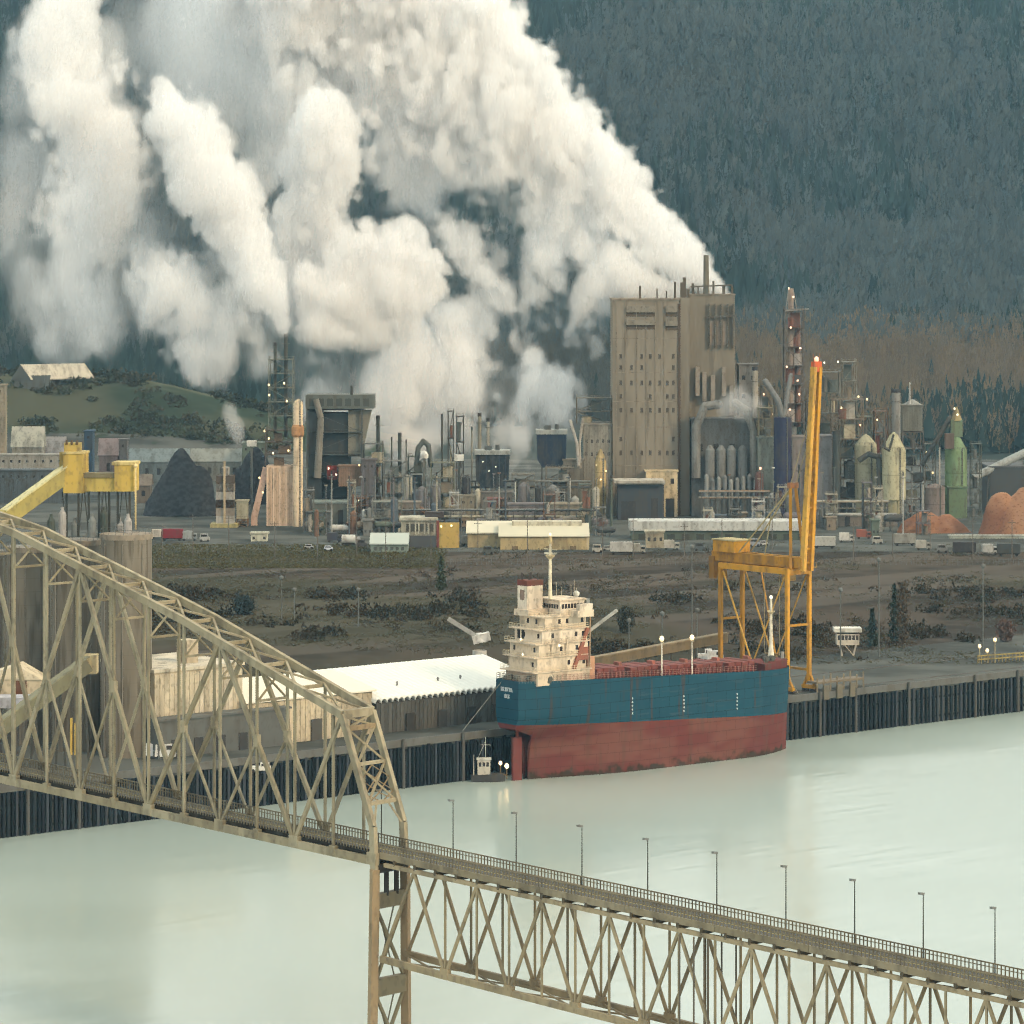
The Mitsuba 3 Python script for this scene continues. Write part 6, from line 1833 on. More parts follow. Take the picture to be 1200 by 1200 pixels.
t = building('rust_house', 'rust pink ribbed house under the boiler house hopper', 'building', 397, 425, 547, YK + 18, 8, (0.29, 0.19, 0.135), ribs=10, y1=570, seed=27)
lamps_on(t, ((421, 545, YK + 17), (420.5, 587, YK + 12)), 0.4, 9, AMBER)
building('teal_roof_shed', 'low grey shed with a flat teal roof below the boiler house', 'shed', 356, 422, 590, YK + 6, 14, (0.14, 0.15, 0.13), roof=(0.24, 0.29, 0.28), doors=((362, 368, 18), (378, 384, 18), (396, 402, 18)), seed=28)
# ------------------------------------------------------------------ the crowded middle of the mill
MID = [
    ('process_structure', 'frame', 425, 448, 520, 1425, 'dark pipe frame right of the rust pink house', (0.12, 0.125, 0.115)),
    ('process_structure', 'frame', 450, 476, 540, 1412, 'grey frame full of drums behind the pale green shed', (0.2, 0.2, 0.18)),
    ('process_structure', 'frame', 478, 498, 535, 1435, 'dark green frame left of the big arched pipe', (0.10, 0.125, 0.105)),
    ('process_structure', 'frame', 505, 532, 542, 1420, 'olive frame below the twin dark pylons', (0.21, 0.215, 0.16)),
    ('process_structure', 'frame', 600, 626, 556, 1428, 'grey brown frame between the two dark blue bins', (0.20, 0.19, 0.155)),
    ('process_structure', 'frame', 640, 672, 548, 1440, 'brown pipe frame below the upper blue bin', (0.19, 0.165, 0.125)),
    ('process_structure', 'frame', 436, 470, 588, 1360, 'pale open frame standing behind the pale green shed', (0.27, 0.28, 0.245)),
    ('storage_tank', 'tank', 462, 8, 556, 1416, 'round grey tank behind the pale open frame', (0.26, 0.265, 0.24)),
    ('storage_tank', 'tank', 478, 5, 560, 1396, 'slim cream tank right of the round grey tank', (0.40, 0.38, 0.3)),
    ('storage_tank', 'tank', 494, 7, 575, 1390, 'mauve grey tank above the lettered kiosk', (0.19, 0.18, 0.19)),
    ('storage_tank', 'tank', 510, 6, 572, 1392, 'mauve grey tank right of the other mauve tank', (0.2, 0.19, 0.185)),
    ('storage_tank', 'tank', 546, 5, 560, 1404, 'black pear shaped vessel left of the lower blue bin', (0.035, 0.035, 0.042)),
    ('storage_tank', 'tank', 614, 7, 570, 1402, 'mauve grey tank behind the cream warehouse', (0.2, 0.185, 0.185)),
    ('storage_tank', 'tank', 632, 5, 572, 1398, 'black tank behind the cream warehouse', (0.05, 0.05, 0.052)),
    ('storage_tank', 'tank', 648, 8, 574, 1402, 'grey tank in the middle behind the cream warehouse', (0.24, 0.235, 0.22)),
    ('storage_tank', 'tank', 660, 4, 580, 1394, 'small dark tank near the annex block', (0.08, 0.085, 0.085)),
    ('plant_block', 'block', 556, 600, 578, 1414, 'grey ribbed block under the lower blue bin', (0.21, 0.2, 0.18)),
    ('plant_block', 'block', 572, 586, 586, 1396, 'small dull red block under the lower blue bin', (0.25, 0.12, 0.11)),
    ('plant_block', 'block', 530, 556, 582, 1400, 'tan block above the yellow kiosk panel', (0.28, 0.25, 0.19)),
    ('plant_block', 'block', 640, 690, 592, 1384, 'tan block right behind the cream warehouse', (0.36, 0.31, 0.23)),
    ('plant_block', 'block', 660, 684, 540, 1452, 'mottled brown block left of the annex block', (0.22, 0.2, 0.165)),
    ('plant_block', 'block', 424, 440, 540, 1416, 'narrow violet grey block beside the rust pink house', (0.15, 0.14, 0.15)),
    ('plant_block', 'block', 470, 492, 590, 1378, 'pinkish block behind the lettered kiosk', (0.28, 0.24, 0.2)),
    ('plant_block', 'block', 596, 640, 592, 1388, 'low violet grey block behind the cream warehouse', (0.22, 0.2, 0.205)),
    ('dark_stack', 'stack', 443, 2.3, 487, 1440, 'thick dark stack right of the boiler house', (0.06, 0.07, 0.06)),
    ('dark_stack', 'stack', 468.5, 2.2, 507, 1442, 'short dark stack in the middle of the steam\'s foot', (0.07, 0.085, 0.07)),
    ('dark_stack', 'stack', 459, 0.9, 512, 1440, 'thin stack just left of the short dark stack', (0.11, 0.13, 0.11)),
    ('dark_stack', 'stack', 476, 0.9, 515, 1440, 'thin stack just right of the short dark stack', (0.12, 0.14, 0.12)),
    ('dark_stack', 'stack', 518, 1.1, 485, 1445, 'tall thin black stack left of the twin dark pylons', (0.05, 0.05, 0.04)),
    ('dark_stack', 'stack', 562, 2.2, 484, 1478, 'pale tan stack rising into the steam', (0.40, 0.37, 0.28)),
    ('dark_stack', 'stack', 572, 2.0, 490, 1478, 'second pale stack beside the tan one in the steam', (0.46, 0.44, 0.36)),
    ('dark_stack', 'stack', 553, 1.0, 500, 1470, 'thin pale stack left of the tan one in the steam', (0.38, 0.37, 0.30)),
    ('dark_stack', 'stack', 585, 0.9, 566, 1392, 'thin white vent over the dull red block', (0.55, 0.55, 0.5)),
    ('dark_stack', 'stack', 604, 0.9, 560, 1394, 'thin white vent right of the dull red block', (0.5, 0.5, 0.45)),
    ('dark_stack', 'stack', 668, 0.9, 556, 1396, 'thin white vent before the brown pipe frame', (0.52, 0.52, 0.48)),
    ('dark_stack', 'stack', 428, 1.2, 560, 1400, 'slim dark vent before the dark pipe frame', (0.09, 0.09, 0.085)),
    ('steel_pylon', 'frame', 525, 531, 482, 1446, 'left one of the twin dark pylons in the steam\'s foot', (0.075, 0.07, 0.06)),
    ('steel_pylon', 'frame', 535, 543, 488, 1446, 'right one of the twin dark pylons in the steam\'s foot', (0.075, 0.07, 0.065)),
]
for i, (nm, kd, a, b, c, Y, lb, col) in enumerate(MID):
    if kd == 'frame':
        frame_tower(nm, lb, a, b, c, Y, 8, 4 if c < 560 else 2, col, kit=KIT, seed=100 + i, cat='steel frame' if nm == 'process_structure' else 'pylon')
    elif kd == 'tank':
        tank(nm, lb, a, b, c, Y, col, roof=0.7, bands=1, bulge=0.12 if 'pear' in lb else 0)
    elif kd == 'block':
        building(nm, lb, 'plant building', a, b, c, Y, 9, col, wins=[(c + 5, 3, max(2, int((b - a) / 7)), 2.6)], ribs=int((b - a) / 4), seed=100 + i)
    else:
        chimney(nm, lb, a, b, c, Y, col, taper=0.95, bands=1 if b > 1.5 else 0)
duct('arched_pipe', 'big dark arched pipe in the middle of the mill', [at(488, 545, 1426), at(490, 525, 1426), at(496, 517, 1426), at(502, 522, 1426), at(505, 545, 1426)], 1.1, (0.10, 0.11, 0.10))
duct('white_flare_pipe', 'white leaning pipe left of the annex block', [at(668, 492, 1450), at(676, 520, 1450), at(678, 545, 1450)], 0.7, (0.5, 0.47, 0.42))
duct('white_flare_pipe', 'second white leaning pipe nearest the annex block', [at(683, 490, 1452), at(679, 520, 1452), at(680, 548, 1452)], 0.6, (0.46, 0.42, 0.36))
for k, (x0, x1, y0, y1, Y, lb) in enumerate(((557, 597, 533, 572, 1420, 'lower of the two dark blue bins, left of the leaking steam'), (629, 664, 509, 548, 1456, 'upper of the two dark blue bins, left of the annex block'))):
    t = thing('blue_bin', lb, 'bin', 'dark blue bins under the steam')
    xm, w = (x0 + x1) / 2, (x1 - x0)
    v = [at(x0, y0, Y), at(x1, y0, Y), at(x1 - 1, y1 - 9, Y), at(xm + w * 0.30, y1, Y), at(xm - w * 0.30, y1, Y), at(x0 + 1, y1 - 9, Y)]
    v = np.array(v + [p + [0, 12, 0] for p in v])
    fr = [[0, 5, 4], [0, 4, 3], [0, 3, 2], [0, 2, 1]]
    mb = MB().raw(v, fr + [[a + 6, c + 6, b + 6] for a, b, c in fr])
    for i in range(6):
        j = (i + 1) % 6
        mb.raw([v[i], v[j], v[j + 6], v[i + 6]], [[0, 1, 2, 3]])
    add('body', mb, BLUE if k else (0.018, 0.03, 0.042), t)
    add('top_rim', gbox(x0 - 1, x1 + 1, y0 - 5, Y - 0.6, 13, y0), (0.36, 0.38, 0.36), t)
    for i in range(5):
        add('rib', gbox(x0 + w * (0.12 + 0.19 * i), x0 + w * (0.12 + 0.19 * i) + 0.8, y0, Y - 0.5, 0.6, y1 - 10), (0.03, 0.05, 0.08), t)
    for px in (x0 + 6, x1 - 6):
        add('leg', MB().bar([at(px, 0, Y)[0], Y + 1, GZ], at(px, y1 - 9, Y + 1), 0.6).bar([at(px, 0, Y)[0], Y + 10, GZ], at(px, y1 - 9, Y + 10), 0.6), (0.10, 0.10, 0.095), t)
    add('top_motor', MB().box(at(xm - 5, y0 - 5, Y + 4), (3, 3, 2.0)).tube(at(xm + 6, y0 - 6, Y + 4), at(xm + 6, y0 - 12, Y + 4), 1.0, 0.8, 10), (0.09, 0.10, 0.10), t)
    if k == 0:
        lamps_on(t, ((566, 541, Y - 1), (581, 547, Y - 1), (573, 552, Y - 1)), 0.26, 6, COOL)
for k, (px, py, Y, lb) in enumerate(((497, 533, 1424, 'domed white lit cap left of the twin dark pylons'), (538, 536, 1430, 'square white lit cabinet under the twin dark pylons'), (295, 519, 1480, 'white lit roof vent behind the banded tower'))):
    t = thing('roof_vent', lb, 'roof vent')
    b = at(px, py + 4, Y)
    add('hood', MB().lathe(b, [(1.7, 0), (1.8, 1.6), (1.1, 2.8), (0.1, 3.2)], 12) if k == 0 else MB().box(b, (4.0, 3, 2.6)), (0.82, 0.82, 0.76), t)
    add('neck', MB().bar([b[0], b[1] + 0.5, GZ], b, 1.0), (0.2, 0.2, 0.18), t)
pipe_rack('pipe_rack', 'long pipe rack crossing the middle of the mill behind the cream warehouse', 430, 700, 600, 1375, 6, [GREY, LGREY, DGREY, (0.28, 0.18, 0.12), CREAM], 22, 5)
pipe_rack('pipe_rack', 'upper pipe rack before the blue bins', 545, 690, 566, 1432, 4, [GREY, DGREY, TAN], 12, 6)
# ------------------------------------------------------------------ cream warehouse in the middle, kiosk and sheds along the road
YC = 1282.0
t = thing('cream_warehouse', 'wide cream warehouse with a white stepped roof in front of the mill', 'warehouse')
add('wall', gbox(586, 690, 628, YC, 26), (0.46, 0.36, 0.19), t)
add('wing_wall', gbox(548, 592, 624, YC + 10, 22), (0.42, 0.34, 0.19), t)


def slab_roof(parent, x0, x1, y_eave, y_ridge, Y, d, col, over=1.0, name='roof'):
    """Shallow ridge roof, the ridge running left to right."""
    p0, p1 = at(x0, y_eave, Y - over), at(x1, y_eave, Y - over)
    zr = p0[2] + (y_eave - y_ridge) * Y / F
    ym = Y + d / 2
    v = np.array([p0, p1, [p1[0], ym, zr], [p0[0], ym, zr], [p1[0], Y + d + over, p0[2]], [p0[0], Y + d + over, p0[2]]])
    v = np.vstack([v, v - [0, 0, 0.4]])
    return add(name, MB().raw(v, [[0, 1, 2, 3], [3, 2, 4, 5], [7, 6, 9, 8], [8, 9, 11, 10], [0, 6, 7, 1], [5, 4, 10, 11]]).raw(v, [[0, 3, 9, 6], [3, 5, 11, 9], [1, 7, 8, 2], [2, 8, 10, 4]]), tuple(0.8 * c for c in col), parent, bsdf='clean_paint')


slab_roof(t, 584, 691, 628, 616, YC, 26, (0.62, 0.58, 0.44))
slab_roof(t, 546, 600, 624, 613, YC + 10, 22, (0.68, 0.64, 0.50))
add('roof_monitor', gbox(600, 682, 611, YC + 10, 7, 619), (0.60, 0.56, 0.43), t)
for i in range(12):
    add('wall_panel', gbox(587 + 8.6 * i, 594.9 + 8.6 * i, 630, YC - 0.2, 0.25), [(0.49, 0.385, 0.2), (0.45, 0.355, 0.19), (0.52, 0.41, 0.215)][i % 3], t)
add('end_post', gbox(687.5, 690.4, 628, YC - 0.4, 0.5), (0.6, 0.5, 0.3), t)
for a in (600, 640, 668):
    add('door', gbox(a, a + 7, 640, YC - 0.35, 0.3), (0.20, 0.15, 0.085), t)
t = thing('pale_green_shed', 'small pale green shed with a white roof left of the lettered kiosk', 'shed')
add('wall', gbox(434, 478, 637, 1268, 12), (0.24, 0.29, 0.245), t)
slab_roof(t, 433, 479, 637, 626, 1268, 12, (0.50, 0.55, 0.50))
for i in range(6):
    add('window', gbox(438 + 6.4 * i, 441.5 + 6.4 * i, 641, 1267.85, 0.2, 645), (0.10, 0.12, 0.11), t)
t = thing('lettered_kiosk', 'cream kiosk with dark glyph like windows beside a yellow panel and red post', 'kiosk')
Yq = 1290.0
add('wall', gbox(470, 511, 610, Yq, 8), (0.36, 0.345, 0.27), t)
add('roof', gbox(468, 513, 606.5, Yq - 0.8, 10, 610), (0.52, 0.5, 0.4), t)
for i, (a, b) in enumerate(((476, 479), (481.5, 486), (488, 490), (492, 496.5), (499, 501), (503.5, 508))):
    add('window', gbox(a, b, 614, Yq - 0.15, 0.2, 623), (0.06, 0.06, 0.055), t)
    add('pier', gbox(b + 0.2, b + 1.2, 612.5, Yq - 0.25, 0.3, 626), (0.62, 0.6, 0.5), t)
add('counter', gbox(472, 511, 628, Yq - 1.6, 1.8), (0.08, 0.08, 0.085), t)
add('red_post', gbox(511.5, 514.5, 610, Yq - 0.4, 1.2), (0.30, 0.05, 0.035), t)
add('yellow_panel', gbox(514.6, 538, 613, Yq - 0.2, 3), (0.52, 0.36, 0.10), t)
add('dark_roof_box', gbox(498, 520, 600, Yq + 2, 5, 607), (0.06, 0.05, 0.05), t)
lamps_on(t, ((517, 617, Yq - 0.7), (529, 616, Yq - 0.7)), 0.34, 12, (1.0, 0.85, 0.4))
t = building('gate_house', 'small tan gate house in front of the long low shed', 'building', 757, 778, 624, 1290, 6, (0.40, 0.35, 0.25), roof=(0.46, 0.43, 0.33), wins=[(630, 4, 3, 3)], seed=31)
# smaller plant that crowds the yard
ANCH = [('the boiler house', 372), ('the rust pink house', 412), ('the pale open frame', 440), ('the round grey tank', 462), ('the big arched pipe', 496), ('the twin dark pylons', 533), ('the lower blue bin', 575), ('the brown pipe frame', 655), ('the annex block', 700),
        ('the digester row', 845), ('the red lit vessel', 893), ('the navy silo', 916), ('the grey slab building', 966), ('the cream tanks', 1030), ('the bin tower', 1070)]
rc = random.Random(2024)
HUES = [('grey', (0.21, 0.21, 0.195)), ('pale grey', (0.38, 0.38, 0.35)), ('dark grey', (0.08, 0.085, 0.085)), ('tan', (0.30, 0.245, 0.18)), ('cream', (0.50, 0.46, 0.36)), ('rusty', (0.22, 0.12, 0.075)), ('greenish', (0.13, 0.16, 0.125)), ('white', (0.62, 0.62, 0.58)), ('bluish', (0.10, 0.13, 0.16)), ('mauve', (0.2, 0.18, 0.19))]
KINDS = [('pump_house', 'small pump house', 'building'), ('pressure_vessel', 'slim upright vessel', 'vessel'), ('process_scaffold', 'small open scaffold', 'scaffold'), ('vent_stack', 'thin vent pipe', 'vent'), ('horizontal_drum', 'horizontal drum on saddles', 'drum'), ('yard_mast', 'lamp mast', 'mast')]
seen = set()
for nm_a, pa in ANCH:
    pool = [(h, k, r_) for h in HUES for k in KINDS for r_ in ('left', 'right', 'front')]
    rc.shuffle(pool)
    n = 0
    for (hn, hc), (nm, kn, ct), rel in pool:
        if n >= 9:
            break
        lb = f'{hn} {kn} ' + {'left': f'just left of {nm_a}', 'right': f'just right of {nm_a}', 'front': f'in front of {nm_a}'}[rel]
        if (hn, nm, nm_a) in seen or (nm, rel, nm_a) in seen:
            continue
        seen |= {(hn, nm, nm_a), (nm, rel, nm_a)}
        n += 1
        px = pa + {'left': -1, 'right': 1, 'front': 0}[rel] * rc.uniform(9, 20) + rc.uniform(-4, 4)
        Y = rc.uniform(1345, 1400)
        base = HORIZON + F * (EYE - GZ) / Y
        if nm == 'pump_house':
            w = rc.uniform(7, 15)
            building(nm, lb, ct, px - w / 2, px + w / 2, base - rc.uniform(9, 18), Y, 6, hc, wins=[(base - 7, 3, 2, 2)], seed=rc.randrange(999))
        elif nm == 'pressure_vessel':
            tank(nm, lb, px, rc.uniform(2.2, 4.6), base - rc.uniform(16, 44), Y, hc, roof=0.9, cat=ct, bands=2, ladder=False)
        elif nm == 'process_scaffold':
            w = rc.uniform(8, 16)
            frame_tower(nm, lb, px - w / 2, px + w / 2, base - rc.uniform(24, 60), Y, 6, rc.choice((2, 3, 4)), tuple(0.8 * c for c in hc), kit=KIT, seed=rc.randrange(999), cat=ct, w=0.28)
        elif nm == 'vent_stack':
            chimney(nm, lb, px, rc.uniform(0.8, 1.5), base - rc.uniform(40, 80), Y, hc, cat=ct, bands=1)
        elif nm == 'horizontal_drum':
            t = thing(nm, lb, ct)
            b = at(px, base, Y)
            b[2] = GZ
            L, r_ = rc.uniform(3.5, 6), rc.uniform(1.1, 1.9)
            z = r_ + rc.uniform(0.8, 6)
            add('drum', MB().tube(b + [-L / 2, 0, z], b + [L / 2, 0, z], r_, r_, 12).ball(b + [-L / 2, 0, z], r_, 10).ball(b + [L / 2, 0, z], r_, 10), hc, t)
            for q in (-L * 0.3, L * 0.3):
                add('saddle', MB().box(b + [q, 0, -0.2], (0.5, r_ * 1.5, z - r_ * 0.5)), (0.12, 0.12, 0.11), t)
        else:
            t = thing(nm, lb, ct)
            b = at(px, base, Y)
            b[2] = GZ
            h = rc.uniform(14, 26)
            add('pole', MB().tube(b, b + [0, 0, h], 0.22, 0.14, 6), (0.2, 0.2, 0.19), t)
            add('head', MB().box(b + [0, 0, h], (1.3, 0.5, 0.5)), hc, t)
# utility poles and a fence along the road
for k, px in enumerate((190, 226, 268, 322, 372, 418, 452, 505, 560, 618, 706, 742, 802, 846, 905, 1000, 1046, 1090, 1140, 1186)):
    b = on_ground(px, 656 - (k % 3) * 2)
    b[2] = float(land_z(b[0], b[1]))
    near = ('at the big dark heap\'s left', 'in front of the big dark heap', 'by the banded tower', 'in front of the pink kiln', 'below the boiler house', 'by the white tanker truck', 'by the pale green shed', 'by the lettered kiosk', 'at the cream warehouse\'s left end', 'before the cream warehouse\'s middle',
            'right of the cream warehouse', 'by the gate house', 'before the long low shed\'s left half', 'before the long low shed\'s right half', 'behind the crane girder', 'by the low store\'s middle', 'at the low store\'s right end', 'before the low chip pile', 'before the retaining wall', 'by the tall chip pile')[k]
    t = thing('utility_pole', f'utility pole with a crossarm on the mill road {near}', 'utility pole', 'utility poles along the mill road')
    add('pole', MB().tube(b - [0, 0, 0.3], b + [0, 0, 13 + (k * 7 % 4)], 0.2, 0.14, 6), (0.16, 0.14, 0.115), t)
    add('crossarm', MB().bar(b + [-1.5, 0, 12 + (k * 7 % 4)], b + [1.5, 0, 12 + (k * 7 % 4)], 0.22), (0.15, 0.13, 0.11), t)
t = thing('road_fence', 'long low wire fence on thin posts between the mill road and the bank', 'fence')
mb, prev = MB(), None
for px in np.arange(150, 1240, 6):
    b = on_ground(px, 662)
    b[2] = float(land_z(b[0], b[1]))
    mb.bar(b, b + [0, 0, 2.2], 0.14)
    if prev is not None:
        mb.bar(prev + [0, 0, 2.1], b + [0, 0, 2.1], 0.09).bar(prev + [0, 0, 1.2], b + [0, 0, 1.2], 0.06)
    prev = b
add('post_and_wire', mb, (0.14, 0.14, 0.13), t, kind='stuff')
# vehicles and yard clutter along the road
VEH = [
    (186, 632, 'truck', (0.62, 0.56, 0.47), 'pale truck left of the red trailer by the big dark heap'), (202, 634, 'trailer', (0.22, 0.02, 0.03), 'dark red box trailer in front of the big dark heap'),
    (222, 634, 'truck', (0.33, 0.35, 0.34), 'grey truck right of the red trailer'), (240, 635, 'van', (0.4, 0.4, 0.38), 'grey van between the red trailer and the banded tower'),
    (385, 646, 'car', (0.6, 0.65, 0.72), 'pale blue car in front of the boiler house'), (411, 640, 'tanker', (0.62, 0.62, 0.57), 'white tanker truck in front of the teal roofed shed'),
    (392, 636, 'truck', (0.06, 0.065, 0.09), 'dark blue truck left of the white tanker'), (424, 642, 'van', (0.08, 0.08, 0.085), 'black van right of the white tanker'),
    (362, 644, 'car', (0.4, 0.41, 0.4), 'grey car below the tan column'), (700, 648, 'van', (0.5, 0.47, 0.4), 'cream van right of the cream warehouse'),
    (712, 646, 'car', (0.45, 0.45, 0.42), 'silver car left of the white arched trailer'), (728, 650, 'trailer', (0.5, 0.49, 0.45), 'white trailer between the cream warehouse and the gate house'),
    (747, 649, 'truck', (0.42, 0.4, 0.34), 'pale truck just left of the gate house'), (787, 645, 'truck', (0.5, 0.47, 0.4), 'pale flat fronted truck just right of the gate house'),
    (820, 646, 'van', (0.10, 0.12, 0.13), 'dark van in front of the long low shed'), (884, 641, 'van', (0.35, 0.36, 0.38), 'grey van seen over the crane girder'),
    (895, 640, 'car', (0.6, 0.58, 0.55), 'white car seen over the crane girder'), (966, 643, 'trailer', (0.45, 0.45, 0.41), 'long pale trailer right of the crane boom foot'),
    (992, 636, 'truck', (0.62, 0.6, 0.55), 'bright white truck right of the long pale trailer'), (1012, 632, 'truck', (0.30, 0.10, 0.07), 'red brown truck under the low store'),
    (1028, 638, 'van', (0.5, 0.48, 0.42), 'cream van right of the red brown truck'), (1060, 640, 'trailer', (0.3, 0.29, 0.26), 'grey trailer left of the low chip pile'),
    (1082, 645, 'truck', (0.42, 0.4, 0.35), 'pale truck in front of the low chip pile'), (1104, 648, 'van', (0.24, 0.24, 0.23), 'grey van in front of the retaining wall\'s left end'),
    (1130, 650, 'trailer', (0.045, 0.045, 0.05), 'black trailer before the retaining wall'), (1160, 650, 'truck', (0.5, 0.5, 0.47), 'small white truck before the retaining wall'),
    (1182, 652, 'trailer', (0.06, 0.065, 0.065), 'dark long trailer at the right edge before the retaining wall'), (550, 640, 'truck', (0.42, 0.4, 0.36), 'pale truck at the left end of the cream warehouse'),
    (572, 650, 'van', (0.10, 0.11, 0.10), 'dark van below the cream warehouse\'s left wing'),
]
for (px, py, kd, col, lb) in VEH:
    t = thing({'tanker': 'tanker_truck', 'trailer': 'box_trailer', 'truck': 'truck', 'van': 'van', 'car': 'car'}[kd], lb, kd if kd != 'tanker' else 'truck')
    b = on_ground(px, py)
    b[2] = float(land_z(b[0], b[1])) + 0.1
    L, h = {'car': (4.4, 1.6), 'van': (5.2, 2.8), 'truck': (7.5, 3.8), 'trailer': (11, 4.6), 'tanker': (9, 4.2)}[kd]
    L *= 0.75
    dk = (0.02, 0.02, 0.02)
    if kd == 'tanker':
        add('vessel', MB().tube(b + [-L / 2, 0, 2.6], b + [L / 4, 0, 2.6], 1.7, 1.7, 14), col, t)
        add('cab', MB().box(b + [L * 0.4, 0, 0.6], (1.9, 2.3, 2.8)), (0.4, 0.4, 0.4), t)
        add('chassis', MB().box(b + [0, 0, 0.5], (L, 2.0, 0.4)), dk, t)
    elif kd == 'trailer':
        add('box', MB().box(b + [0, 0, 1.1], (L, 2.5, h - 1.1)), col, t)
        add('chassis', MB().box(b + [0, 0, 0.7], (L * 0.95, 1.8, 0.35)), dk, t)
    elif kd == 'truck':
        add('cargo_box', MB().box(b + [-0.9, 0, 0.9], (L * 0.68, 2.4, h - 0.9)), col, t)
        add('cab', MB().box(b + [L * 0.36, 0, 0.6], (1.7, 2.2, 2.3)), tuple(0.8 * c for c in col), t)
        add('windscreen', MB().box(b + [L * 0.36, -1.13, 1.7], (1.3, 0.06, 0.8)), dk, t)
    else:
        add('body', MB().box(b + [0, 0, 0.4], (L, 1.9, h * 0.5)), col, t)
        add('cabin', MB().box(b + [-0.2, 0, 0.4 + h * 0.5], (L * 0.75, 1.7, h * 0.45)), tuple(0.9 * c for c in col), t)
        add('window', MB().box(b + [-0.2, -0.88, 0.45 + h * 0.54], (L * 0.62, 0.06, h * 0.28)), dk, t)
    for dx in (-L * 0.36, L * 0.34):
        add('wheel', MB().tube(b + [dx, -1.15, 0.5], b + [dx, -0.85, 0.5], 0.5, 0.5, 10), dk, t)
# ------------------------------------------------------------------ far left: houses on and below the green mound
t = thing('barn', 'dark gabled barn with a long white roof on the green mound at the left', 'barn')
Ym = 1985.0
zb = float(land_z((60 - 600) / F * Ym, Ym))
add('wall', MB().obox([*at(16, 0, Ym)[:2], zb - 4], [at(52, 0, Ym)[0] - at(16, 0, Ym)[0], 0, 0], [14, 40, 0], [0, 0, at(0, 440, Ym)[2] - zb + 4]), (0.10, 0.115, 0.115), t)
g = [at(12, 446, Ym - 1), at(24, 427, Ym - 1), at(36, 444, Ym - 1)]
b2 = [p + [34, 26, 0] for p in g]
add('gable', MB().raw(np.array(g + [p + [0, 1, 0] for p in g]), [[0, 2, 1], [3, 4, 5]]), (0.09, 0.105, 0.105), t)
v = np.array([g[0], g[1], g[2], *b2])
add('roof', MB().raw(v, [[1, 2, 5, 4], [0, 1, 4, 3]]).raw(v - [0, 0, 0.6], [[1, 4, 5, 2], [0, 3, 4, 1]]), (0.60, 0.56, 0.46), t)
FARL = [
    ('tan_silo', 'block', -6, 5, 452, 1700, (0.55, 0.42, 0.27), 'tall tan tower cut off by the left edge above the yellow conveyor'),
    ('white_house', 'house', 14, 50, 500, 1720, (0.60, 0.52, 0.40), 'white framed house left of the yellow head house'),
    ('grey_house', 'house', 54, 75, 512, 1730, (0.33, 0.30, 0.28), 'small grey house between the white house and the yellow head house'),
    ('long_pale_store', 'block', -10, 74, 534, 1655, (0.42, 0.39, 0.33), 'long pale store below the white house'),
    ('dark_store', 'block', -10, 72, 552, 1540, (0.13, 0.145, 0.15), 'long dark store behind the yellow conveyor'),
    ('blue_shed', 'block', 99, 108, 506, 1735, (0.055, 0.10, 0.16), 'small blue shed right of the yellow head house'),
    ('pink_house', 'house', 116, 138, 514, 1700, (0.27, 0.2, 0.185), 'dull pink house behind the yellow gallery'),
    ('brown_shed', 'block', 140, 148, 516, 1700, (0.2, 0.18, 0.17), 'narrow brown shed beside the dull pink house'),
    ('grey_barn', 'house', 152, 220, 526, 1690, (0.22, 0.25, 0.245), 'long grey green barn behind the big dark heap'),
    ('pale_barn', 'house', 224, 282, 526, 1700, (0.27, 0.28, 0.25), 'long pale barn behind the banded tower'),
    ('green_shed', 'block', 284, 312, 520, 1690, (0.15, 0.19, 0.15), 'dark green shed behind the kiln frame'),
    ('brown_bank_house', 'house', 160, 176, 556, 1540, (0.26, 0.2, 0.15), 'tan brown house at the left foot of the big dark heap'),
]
for i, (nm, kd, x0, x1, y0, Y, col, lb) in enumerate(FARL):
    X = (x0 + x1) / 2 / F * Y - 0.15 * Y
    if kd == 'block':
        building(nm, lb, 'building', x0, x1, y0, Y, 10, col, wins=[(y0 + 5, 3, max(1, int((x1 - x0) / 9)), 2.5)], seed=200 + i, ribs=int((x1 - x0) / 5))
    else:
        gz_ = float(land_z((x0 + x1 - 1200) / 2 / F * Y, Y))
        t = thing(nm, lb, 'house')
        zt = at(0, y0, Y)[2]
        he = max(3.0, (zt - gz_) * 0.62)
        xa, xb = (x0 - 600) / F * Y, (x1 - 600) / F * Y
        add('wall', MB().obox([xa, Y, gz_ - 3], [xb - xa, 0, 0], [0, 9, 0], [0, 0, he + 3]), col, t)
        v = np.array([[xa - 0.6, Y - 0.6, gz_ + he], [xb + 0.6, Y - 0.6, gz_ + he], [xb + 0.6, Y + 4.5, zt], [xa - 0.6, Y + 4.5, zt], [xb + 0.6, Y + 9.6, gz_ + he], [xa - 0.6, Y + 9.6, gz_ + he]])
        add('roof', MB().raw(v, [[0, 1, 2, 3], [3, 2, 4, 5]]).raw(v, [[0, 3, 5], [1, 4, 2]]).raw(v - [0, 0, 0.3], [[3, 2, 1, 0], [5, 4, 2, 3]]), tuple(min(0.75, 1.3 * c) for c in col), t)
        n = max(1, int((x1 - x0) / 12))
        for k in range(n):
            xx = xa + (xb - xa) * (k + 0.5) / n
            add('window', MB().box([xx, Y - 0.1, gz_ + he * 0.4], (1.6, 0.2, he * 0.3)), (0.05, 0.05, 0.055), t)
# ------------------------------------------------------------------ brush, grass and single trees on the bank
rng = np.random.default_rng(5)


